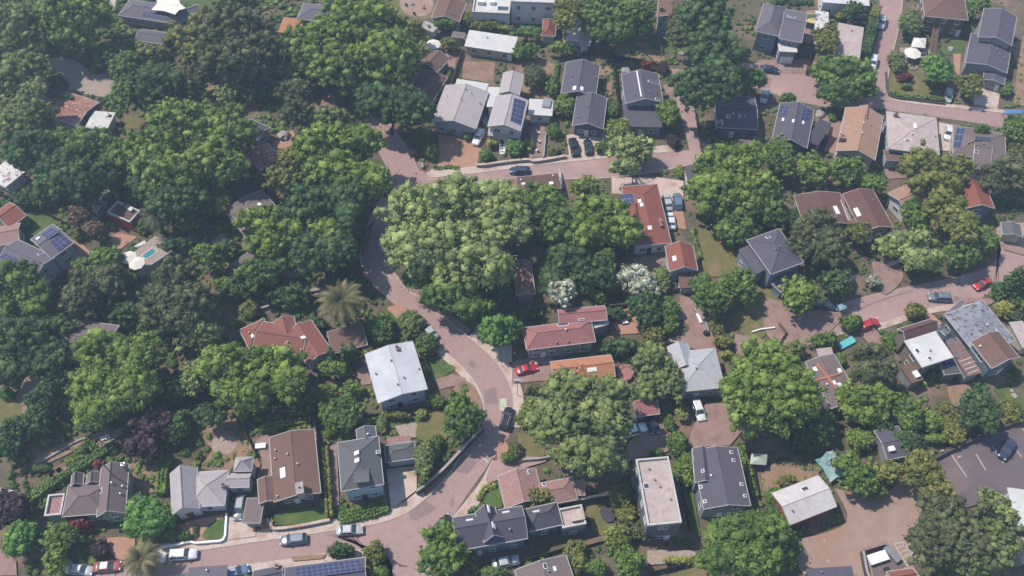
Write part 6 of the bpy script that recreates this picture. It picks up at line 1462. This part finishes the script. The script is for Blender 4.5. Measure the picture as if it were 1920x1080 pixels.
# flat timber walkway
dk = MB()
for i in range(24):
    t0, t1 = i/24, (i+.9)/24; A_, B_ = (370,900), (585,838); q = [(A_[0]+(B_[0]-A_[0])*t, A_[1]+(B_[1]-A_[1])*t+d) for t, d in ((t0,22),(t1,22),(t1,-8),(t0,-8))]
    pp = [G(10, x, .9) for x in q]; dk.prism([(p.x, p.y) for p in pp], .8, .9)
setp(dk.build('boardwalk', WOOD), 'raised brown plank walkway left of the narrow white building', 'walkway')
# steps
def steps(label, k, a, c, w, n, h, m=WOOD, name='stairs'):
    A0, B0 = G(k, a, h), G(k, c, 0); d = B0-A0; d.z = 0; L = d.length; d.normalize(); ang = math.atan2(d.y, d.x); b = MB()
    for i in range(n):
        z = h*(1-(i+1)/n)+.09; q = A0+d*(L*(i+.5)/n); b.box((q.x, q.y, z), (L/n*.9, w, .09), ang)
    nn = Vector((-d.y, d.x, 0))*w/2
    for s in (-1, 1): b.tube(Vector((A0.x, A0.y, h))+nn*s, Vector((B0.x, B0.y, .05))+nn*s, .09, n=6)
    o = b.build(name, m, None, origin=(A0.x, A0.y, 0)); setp(o, label, 'stairs')
    r = MB()
    for s in (-1, 1):
        r.tube(Vector((A0.x, A0.y, h+.95))+nn*s, Vector((B0.x, B0.y, .95))+nn*s, .05, n=6)
        for i in range(4): q = A0.lerp(B0, i/3); zz = h*(1-i/3); r.tube((q.x+nn.x*s, q.y+nn.y*s, zz), (q.x+nn.x*s, q.y+nn.y*s, zz+.95), .04, n=6)
    r.build('handrail', m, o, origin=(A0.x, A0.y, 0)); return o
steps('long straight wooden stairs below the tan hip roofed house', 3, (945,135), (925,300), 1.3, 16, 3.0)
steps('short pale steps at the lower left corner of the long brown house', 9, (70,760), (62,822), 1.6, 5, .9, TERR)
steps('short steps in front of the tall cream gabled house', 1, (1392,770), (1385,870), 1.2, 6, 1.0, WHITE)
# ---------------------------------------------------------------- pool, tubs, parasols, canopies, sail
def slab_at(name, label, k, pts, z0, z1, m, cat=None):
    P = [G(k, p, z1) for p in pts]; c = sum(P, Vector())/len(P); b = MB(); b.prism([(p.x, p.y) for p in P], z0, z1); KEEP.append([(p.x, p.y) for p in P]); o = b.build(name, m, None, origin=(c.x, c.y, 0)); return setp(o, label, cat or name.replace('_', ' '))
pt = slab_at('pool_terrace', 'raised stone terrace around the small blue pool on the left', 4, [(690,385),(870,248),(1025,268),(1062,262),(775,452)], 0, 2.2, STONE, 'terrace')
pl = slab_at('swimming_pool', 'small rectangular blue pool on the raised terrace', 4, [(788,358),(858,308),(892,335),(824,384)], 2.202, 2.30, CON, 'pool')
b = MB(); P = [G(4, p, 2.33) for p in ((799,357),(858,316),(880,334),(824,375))]; b.prism([(p.x, p.y) for p in P], 2.26, 2.31); b.build('water', WATER, pl)
def umbrella(label, k, c, r, z0, m, n=8, group='patio umbrellas'):
    p = G(k, c, z0+2.3); root = empty('patio_umbrella', (p.x, p.y, z0), label, 'umbrella', group); b = MB()
    for i in range(n):
        t0, t1 = 2*PI*i/n, 2*PI*(i+1)/n; f = [(r*math.cos(t0), r*math.sin(t0), 2.15), (r*math.cos(t1), r*math.sin(t1), 2.15), (0,0,2.7)]; b.face(f)
        b.face([(f[1][0], f[1][1], 2.0), (f[0][0], f[0][1], 2.0)][::-1]+[f[1], f[0]])
    b.build('canopy', m, root, origin=(0,0,0)); b = MB(); b.tube((0,0,0), (0,0,2.75), .035, n=8); b.tube((0,0,0), (0,0,.1), .3, n=12); b.build('pole', METAL, root, origin=(0,0,0)); return root
YC = mat('yellow_canvas', (.55,.44,.18), (.48,.38,.15), 1, None, .8); 
umbrella('upper white umbrella on the pool terrace', 4, (722,366), 1.7, 2.2, CANVAS); umbrella('lower white umbrella on the pool terrace', 4, (768,398), 1.7, 2.2, CANVAS)
umbrella('yellow umbrella beside the two storey blue house', 3, (248,100), 2.0, 0, YC); umbrella('beige umbrella on the terrace below the garden canopy', 3, (815,296), 2.1, 0, CANVAS)
umbrella('white umbrella left of the red brown cottage at the top', 1, (997,247), 1.9, 0, CANVAS)
umbrella('small umbrella on the terrace of the tall cream house', 1, (1395,838), .7, 0, CANVAS) if False else None
def canopy(label, k, q, h, m, name='garden_canopy', rise=.8):
    P = [G(k, p, h) for p in q]; c = sum(P, Vector())/4; root = empty(name, (c.x, c.y, 0), label, 'canopy'); b = MB(); top = Vector((c.x, c.y, h+rise))
    for i in range(4):
        b.face([P[i], P[(i+1) % 4], top]); a_, c_ = P[i], P[(i+1) % 4]; b.face([a_-Vector((0,0,.25)), c_-Vector((0,0,.25)), c_, a_])
    b.build('canopy_cloth', m, root)
    for i in range(4): b = MB(); q_ = P[i].lerp(c, .06); b.tube((q_.x, q_.y, 0), (q_.x, q_.y, h), .05, n=6); b.build('post', METAL, root)
    return root
canopy('pale square canopy tent right of the dark slate gabled house', 10, [(1340,450),(1430,455),(1438,395),(1345,390)], 2.3, mat('pale_green_canvas', (.42,.46,.38), None, 1))
canopy('beige square canopy beside the wooden stairs', 3, [(805,262),(885,270),(892,215),(822,205)], 2.4, CANVAS)
canopy('blue tarp canopy at the right edge beside the upper right road', 3, [(1325,640),(1430,640),(1440,618),(1335,615)], 2.2, mat('blue_tarp', (.07,.16,.33), (.1,.2,.38), 1), rise=.2)
canopy('grey blue awning beside the dark car on the right hand road', 7, [(405,668),(450,650),(425,622),(392,635)], 2.2, mat('grey_blue_canvas', (.22,.33,.38), None, 1), rise=.25)
def sail(label, k, pts, h, m):
    P = [G(k, p, h+(.5 if i % 2 else -.2)) for i, p in enumerate(pts)]; c = sum(P, Vector())/len(P); root = empty('shade_sail', (c.x, c.y, 0), label, 'shade sail'); b = MB(); n = len(P); mid = c-Vector((0,0,.25))
    for i in range(n):
        a_, c_ = P[i], P[(i+1) % n]; q = a_.lerp(c_, .5).lerp(c, .16); b.face([a_, q, mid]); b.face([q, c_, mid])
    o = b.build('sail_cloth', m, root)
    for p in P: b = MB(); b.tube((p.x, p.y, 0), (p.x, p.y, p.z+.05), .07, n=8); b.build('post', METAL, root)
sail('large white shade sail behind the slate roof at the top left', 0, [(885,-15),(1005,-10),(1045,45),(985,82),(850,55)], 5.2, CANVAS)
sail('crumpled teal tarp over the yard right of the red barn', 11, [(262,425),(330,380),(380,390),(440,520),(350,555)], 1.3, TEAL)
sail('small teal tarp above the crumpled one', 11, [(330,380),(365,372),(390,410),(340,430)], 2.2, TEAL)
slab_at('pool_cover', 'turquoise covered pool beside the pink patio', 7, [(395,850),(415,885),(498,840),(470,808)], 0, .5, mat('turquoise_cover', (.10,.38,.42), (.13,.43,.46), 1, None, .4), 'pool')
ht = slab_at('hot_tub_deck', 'round pink deck with a railing beside the orange roof', 6, [(590,985),(620,965),(665,968),(690,1010),(670,1050),(625,1068),(590,1040)], 0, 1.0, mat('pink_deck', (.33,.16,.15), (.28,.13,.12), 1.5), 'deck')
P = [G(6, p, 1.9) for p in ((590,985),(620,965),(665,968),(690,1010),(670,1050),(625,1068),(590,1040))]; b = MB()
for i in range(7): a_, c_ = P[i], P[(i+1) % 7]; b.tube(a_, c_, .06, n=6); b.tube((a_.x, a_.y, 1.0), a_, .05, n=6)
b.build('railing', WOODD, ht)
slab_at('small_pool', 'tiny pale blue pool beside the red garden house at the top', 2, [(45,150),(80,142),(120,148),(125,158),(80,160)], 0, .3, WATER, 'pool')
slab_at('trampoline', 'dark round trampoline on the lawn left of the narrow white building', 10, [(492,715),(510,685),(540,675),(575,690),(585,740),(565,775),(530,775),(505,750)], .75, .85, mat('trampoline_mat', (.06,.055,.075), None, 2), 'trampoline')
def table(label, k, q, h, m, name='patio_table'):
    P = [G(k, p, h) for p in q]; c = sum(P, Vector())/4; root = empty(name, (c.x, c.y, 0), label, 'table'); b = MB(); b.prism([(p.x, p.y) for p in P], h-.06, h); b.build('tabletop', m, root)
    for p in P: b = MB(); q_ = p.lerp(c, .12); b.tube((q_.x, q_.y, 0), (q_.x, q_.y, h-.06), .04, n=6); b.build('leg', m, root)
    return root
table('long white table on the patio right of the pinkish red roof', 6, [(600,690),(625,740),(655,735),(640,685)], .75, WHITE)
table('small table of the stone patio in the terraced garden', 8, [(560,300),(590,290),(600,310),(570,318)], .7, WHITE)
def chair(label, k, c, ang, m, group='garden chairs'):
    p = G(k, c, .4); root = empty('garden_chair', (p.x, p.y, 0), label, 'chair', group, ang)
    b = MB(); b.box((0,0,.42), (.6,.6,.08)); b.build('seat', m, root, origin=(0,0,0)); b = MB(); b.box((-.3,0,.75), (.08,.6,.6)); b.build('backrest', m, root, origin=(0,0,0))
    for sx in (-1, 1):
        for sy in (-1, 1): b = MB(); b.box((sx*.26,sy*.26,.19), (.06,.06,.38)); b.build('leg', m, root, origin=(0,0,0))
for i, (k, c, m, lb) in enumerate([(2,(148,745),WHITE,'white chair highest on the terrace of the tall cream house'),(2,(152,795),WHITE,'white chair in the middle of the terrace of the tall cream house'),(2,(140,845),WHITE,'white chair lowest on the terrace of the tall cream house'),
   (8,(530,320),WOOD,'chair left of the table in the terraced garden'),(8,(565,335),WOOD,'chair below the table in the terraced garden'),(8,(610,300),WHITE,'pale lounger right of the table in the terraced garden'),
   (1,(845,25),BLACK,'dark chair at the left of the sand patio'),(1,(890,75),BLACK,'dark chair at the lower rim of the sand patio'),(1,(940,40),METAL,'grey lounger at the right of the sand patio'),(1,(875,20),METAL,'grey chair at the top of the sand patio'),
   (2,(30,105),BLACK,'dark chair on the terrace left of the tiny pool'),(2,(120,110),WHITE,'pale chair on the terrace above the tiny pool'),
   (3,(780,290),WHITE,'white chair left of the beige umbrella'),(3,(870,300),WHITE,'white chair right of the beige umbrella')]): chair(lb, k, c, i*1.1, m)
# fire pit and patio circle rings
def rock(label, k, c, r, group='garden rocks'):
    p = G(k, c, r*.4); b = bmesh.new(); bmesh.ops.create_icosphere(b, subdivisions=2, radius=r)
    for v in b.verts: v.co *= rnd.uniform(.8, 1.15); v.co.z *= .65
    me = bpy.data.meshes.new('boulder'); b.to_mesh(me); b.free(); me.materials.append(WALLSTONE); o = bpy.data.objects.new('boulder', me); C.objects.link(o); o.location = (p.x, p.y, r*.3); setp(o, label, 'boulder', group)
rock('large pale boulder on the path between the two big green trees at the upper left', (360,140,6), (1025,680), 1.5)
rock('grey boulder in front of the slate solar house at the upper right', 3, (295,640), 1.2)
rock('pale boulder below the red barn', 11, (315,883), .5); rock('pale boulder at the bottom below the red barn', 11, (338,998), .5)
rock('pale boulder on the lawn near the right edge', 11, (1385,68), .7); rock('pale boulder left of the lawn near the right edge', 11, (1368,40), .6)
rock('white boulder on the slope left of the lane end', 2, (955,300), .7); rock('round grey boulder behind the slate house with attic holes', 2, (640,395), 1.3)
rock('pale boulder beside the dry garden right of the wooden stairs', 3, (1030,275), .9)
fp = MB(); p = G(3, (815,375), .3)
for i in range(12): t = 2*PI*i/12; fp.box((p.x+.95*math.cos(t), p.y+.95*math.sin(t), .22), (.3,.5,.4), t)
setp(fp.build('fire_pit', WALLSTONE), 'ring of stones in the corner garden of the upper right', 'fire pit')
# raised beds in the terraced garden
for i, (c, lb) in enumerate((((268,538),'lowest raised bed in the terraced garden'), ((315,505),'middle raised bed in the terraced garden'), ((352,470),'highest raised bed in the terraced garden'))):
    p = G(8, c, .3); b = MB(); 
    for dx, dy, w1, w2 in ((0,-.9,2.4,.12),(0,.9,2.4,.12),(-1.2,0,.12,1.68),(1.2,0,.12,1.68)): ca, sa = math.cos(.62), math.sin(.62); b.box((p.x+dx*ca-dy*sa, p.y+dx*sa+dy*ca, .2), (w1,w2,.4), .62)
    o = b.build('raised_bed', WOOD); setp(o, lb, 'planter', 'raised garden beds'); s = MB(); s.box((p.x,p.y,.15), (2.24,1.66,.3), .62); s.build('bed_soil', DIRT if i else LAWN, o)
# walled enclosure at the bottom right
en = [(535,935),(670,895),(775,1040),(600,1100),(560,1090)]; P = [G(11, p, 1.8) for p in en[:1]+en[1:2]]
line_wall('enclosure_wall', 'dark walled yard with equipment at the bottom edge', 11, [(585,1100),(560,1060),(536,935)], 1.8, .3, DARKWALL, cap=WALLSTONE); line_wall('enclosure_wall', 'upper brick wall of the equipment yard at the bottom edge', 11, [(538,932),(668,893)], 1.8, .3, DARKWALL, cap=BRICK)
patch('yard_floor', AD, 11, [(560,950),(665,920),(775,1030),(640,1090),(590,1090)], False)
def unit(name, label, k, c, d, m, ang=.5, cat=None):
    p = G(k, c, d[2]*.5); root = empty(name, (p.x, p.y, 0), label, cat or name.replace('_', ' '), None, ang); b = MB(); b.box((0,0,d[2]/2), d); b.build('body', m, root, origin=(0,0,0)); b = MB(); b.box((0,0,d[2]+.05), (d[0]+.1,d[1]+.1,.1)); b.build('lid', m, root, origin=(0,0,0)); return root
unit('dumpster', 'long white container in the equipment yard', 11, (612,982), (3.4,1.6,1.3), WHITE, .3); unit('dumpster', 'ribbed grey container at the right of the equipment yard', 11, (695,960), (1.2,3.0,1.2), METAL, .6); unit('equipment_box', 'small dark box at the bottom of the equipment yard', 11, (665,1048), (.9,.7,.8), BLACK, .2)
for k, c, lb in ((8,(395,1010),'grey bin at the bottom left car row'),(6,(590,668),'black barrel on the patio right of the pinkish red roof'),(6,(1090,795),'dark bin beside the dirt drive'),(3,(830,300),'')):
    if lb: unit('bin', lb, k, c, (.8,.7,1.0), BLACK if 'black' in lb or 'dark' in lb else METAL)
unit('bench', 'white bench on the edge of the dirt drive', 6, (1052,712), (.5,2.2,.45), WHITE, .25); unit('storage_box', 'white box on the patio left of the long brown house', 9, (28,352), (1.8,.9,.8), WHITE, .1)
unit('storage_box', 'blue grey box beside the tall cream house', 1, (1290,690), (1.0,2.0,1.0), WM['blue'], 0)
unit('newspaper_box', 'small grey box on the pavement beside the middle street', 1, (935,935), (.5,1.4,.9), METAL, .2)
unit('lounger', 'long grey lounger beside the pool', 4, (780,305), (.7,3.2,.4), METAL, -.9)
# poles, lamp, cables
def pole(label, foot, top, r=.13, arm=None, name='utility_pole', m=WOOD):
    p = U(*foot); h = (foot[1]-top[1])/(sc(*foot)*cP); root = empty(name, (p.x, p.y, 0), label, name.replace('_', ' '), 'utility poles' if name == 'utility_pole' else None)
    b = MB(); b.tube((0,0,0), (0,0,h), r, r*.7, 10); b.build('pole', m, root, origin=(0,0,0))
    if arm: b = MB(); b.box((0,0,h-.5), arm); b.build('crossarm', m, root, origin=(0,0,0))
    return root, p, h
pole('utility pole beside the solar grid roof at the bottom', (718,1045), (717,1003), arm=(1.6,.1,.12)); pole('utility pole rising at the right of the brown grey house', (237,918), (238,848), arm=(.1,1.2,.1))
r_, p_, h_ = pole('grey post with a square box at its top beside the red car drive', (970,742), (970,712), .07, name='street_post', m=METAL); b = MB(); b.box((0,.06,h_+.1), (1.1,.35,1.1)); b.box((0,.06,h_+.72), (1.25,.5,.1)); b.build('sign_box', METAL, r_, origin=(0,0,0))
def cable(label, a, c, h0, h1, n=1):
    A0, B0 = U(*a, h0), U(*c, h1); b = MB()
    for j in range(n):
        o = Vector((0, .35*j, .25*j)); pr = None
        for i in range(13):
            t = i/12; q = A0.lerp(B0, t)+o-Vector((0,0,1.2*(t-t*t)*2))
            if pr is not None: b.tube(pr, q, .035, n=5)
            pr = q
    setp(b.build('overhead_cable', METAL), label, 'cable', 'overhead cables')
cable('twin overhead cables crossing the dark tree at the right', (1572,530), (1690,489), 8, 8, 2); cable('pale overhead cables beside the brownish tree at the top left', (470,138), (532,158), 8, 7.5, 2)
br_ = MB()
for a_, c_ in (((215,125),(255,135)),((250,135),(290,155)),((262,115),(280,145)),((235,130),(250,122))):
    z = 14.2; A0, B0 = G(10, a_, z), G(10, c_, z+.3); br_.tube(A0, B0, .14, .07, 7)
setp(br_.build('dead_branch', PBARK), 'pale dead branch sticking out of the giant grey green tree', 'branch')

# ---------------------------------------------------------------- undergrowth between the yards
bb = [(min(p[0] for p in q), max(p[0] for p in q), min(p[1] for p in q), max(p[1] for p in q), q) for q in KEEP+FOOT]
cs = []; rs = []; tn = []
rr = random.Random(5)
def blocked(x, y, mar=.5):
    for x0, x1, y0, y1, q in bb:
        if x0-mar < x < x1+mar and y0-mar < y < y1+mar:
            if inpoly(x, y, q) or inpoly(x+mar, y, q) or inpoly(x-mar, y, q) or inpoly(x, y+mar, q) or inpoly(x, y-mar, q): return True
    return False
seedn = [(rr.uniform(-120,120), rr.uniform(-80,110), rr.uniform(4,14)) for _ in range(95)]
for _ in range(42000):
    x, y = rr.uniform(-128, 128), rr.uniform(-70, 112)
    if abs(x) > 82+(y+66)*.35: continue
    dens = max((1-math.hypot(x-a, y-b)/c for a, b, c in seedn))
    if rr.random() > (.75 if x < -28 and y < 95 else .30)+1.6*max(0, dens) or blocked(x, y): continue
    r = rr.uniform(.28, .75)*(1.5 if x < -28 and rr.random() < .5 else 1); cs.append((x, y, r*.35)); rs.append(r); tn.append(min(1, max(0, .5+.35*math.sin(x*.11+2)*math.cos(y*.13)+rr.uniform(-.2, .2))))
tn = np.array(tn)
me = leaf_mesh('undergrowth', np.array(cs), np.array(rs), 30, .26, GREENS['green'], flat=.75, base_t=tn, tspread=.12, down=-.1)
o = bpy.data.objects.new('undergrowth', me); C.objects.link(o); setp(o, kind='stuff')
print('undergrowth', len(cs), 'tree faces', CNT[0])
# haze
hz = MB(); hz.box((0, 60, 88), (900, 700, 178)); m_ = bpy.data.materials.new('haze_air'); m_.use_nodes = True; n_ = m_.node_tree; n_.nodes.remove(n_.nodes['Principled BSDF'])
pv = n_.nodes.new('ShaderNodeVolumePrincipled'); pv.inputs['Color'].default_value = (.55, .72, 1, 1); pv.inputs['Density'].default_value = HAZE; pv.inputs['Anisotropy'].default_value = .2
n_.links.new(pv.outputs[0], n_.nodes['Material Output'].inputs['Volume'])
if HAZE > 0: setp(hz.build('haze', m_), kind='stuff')
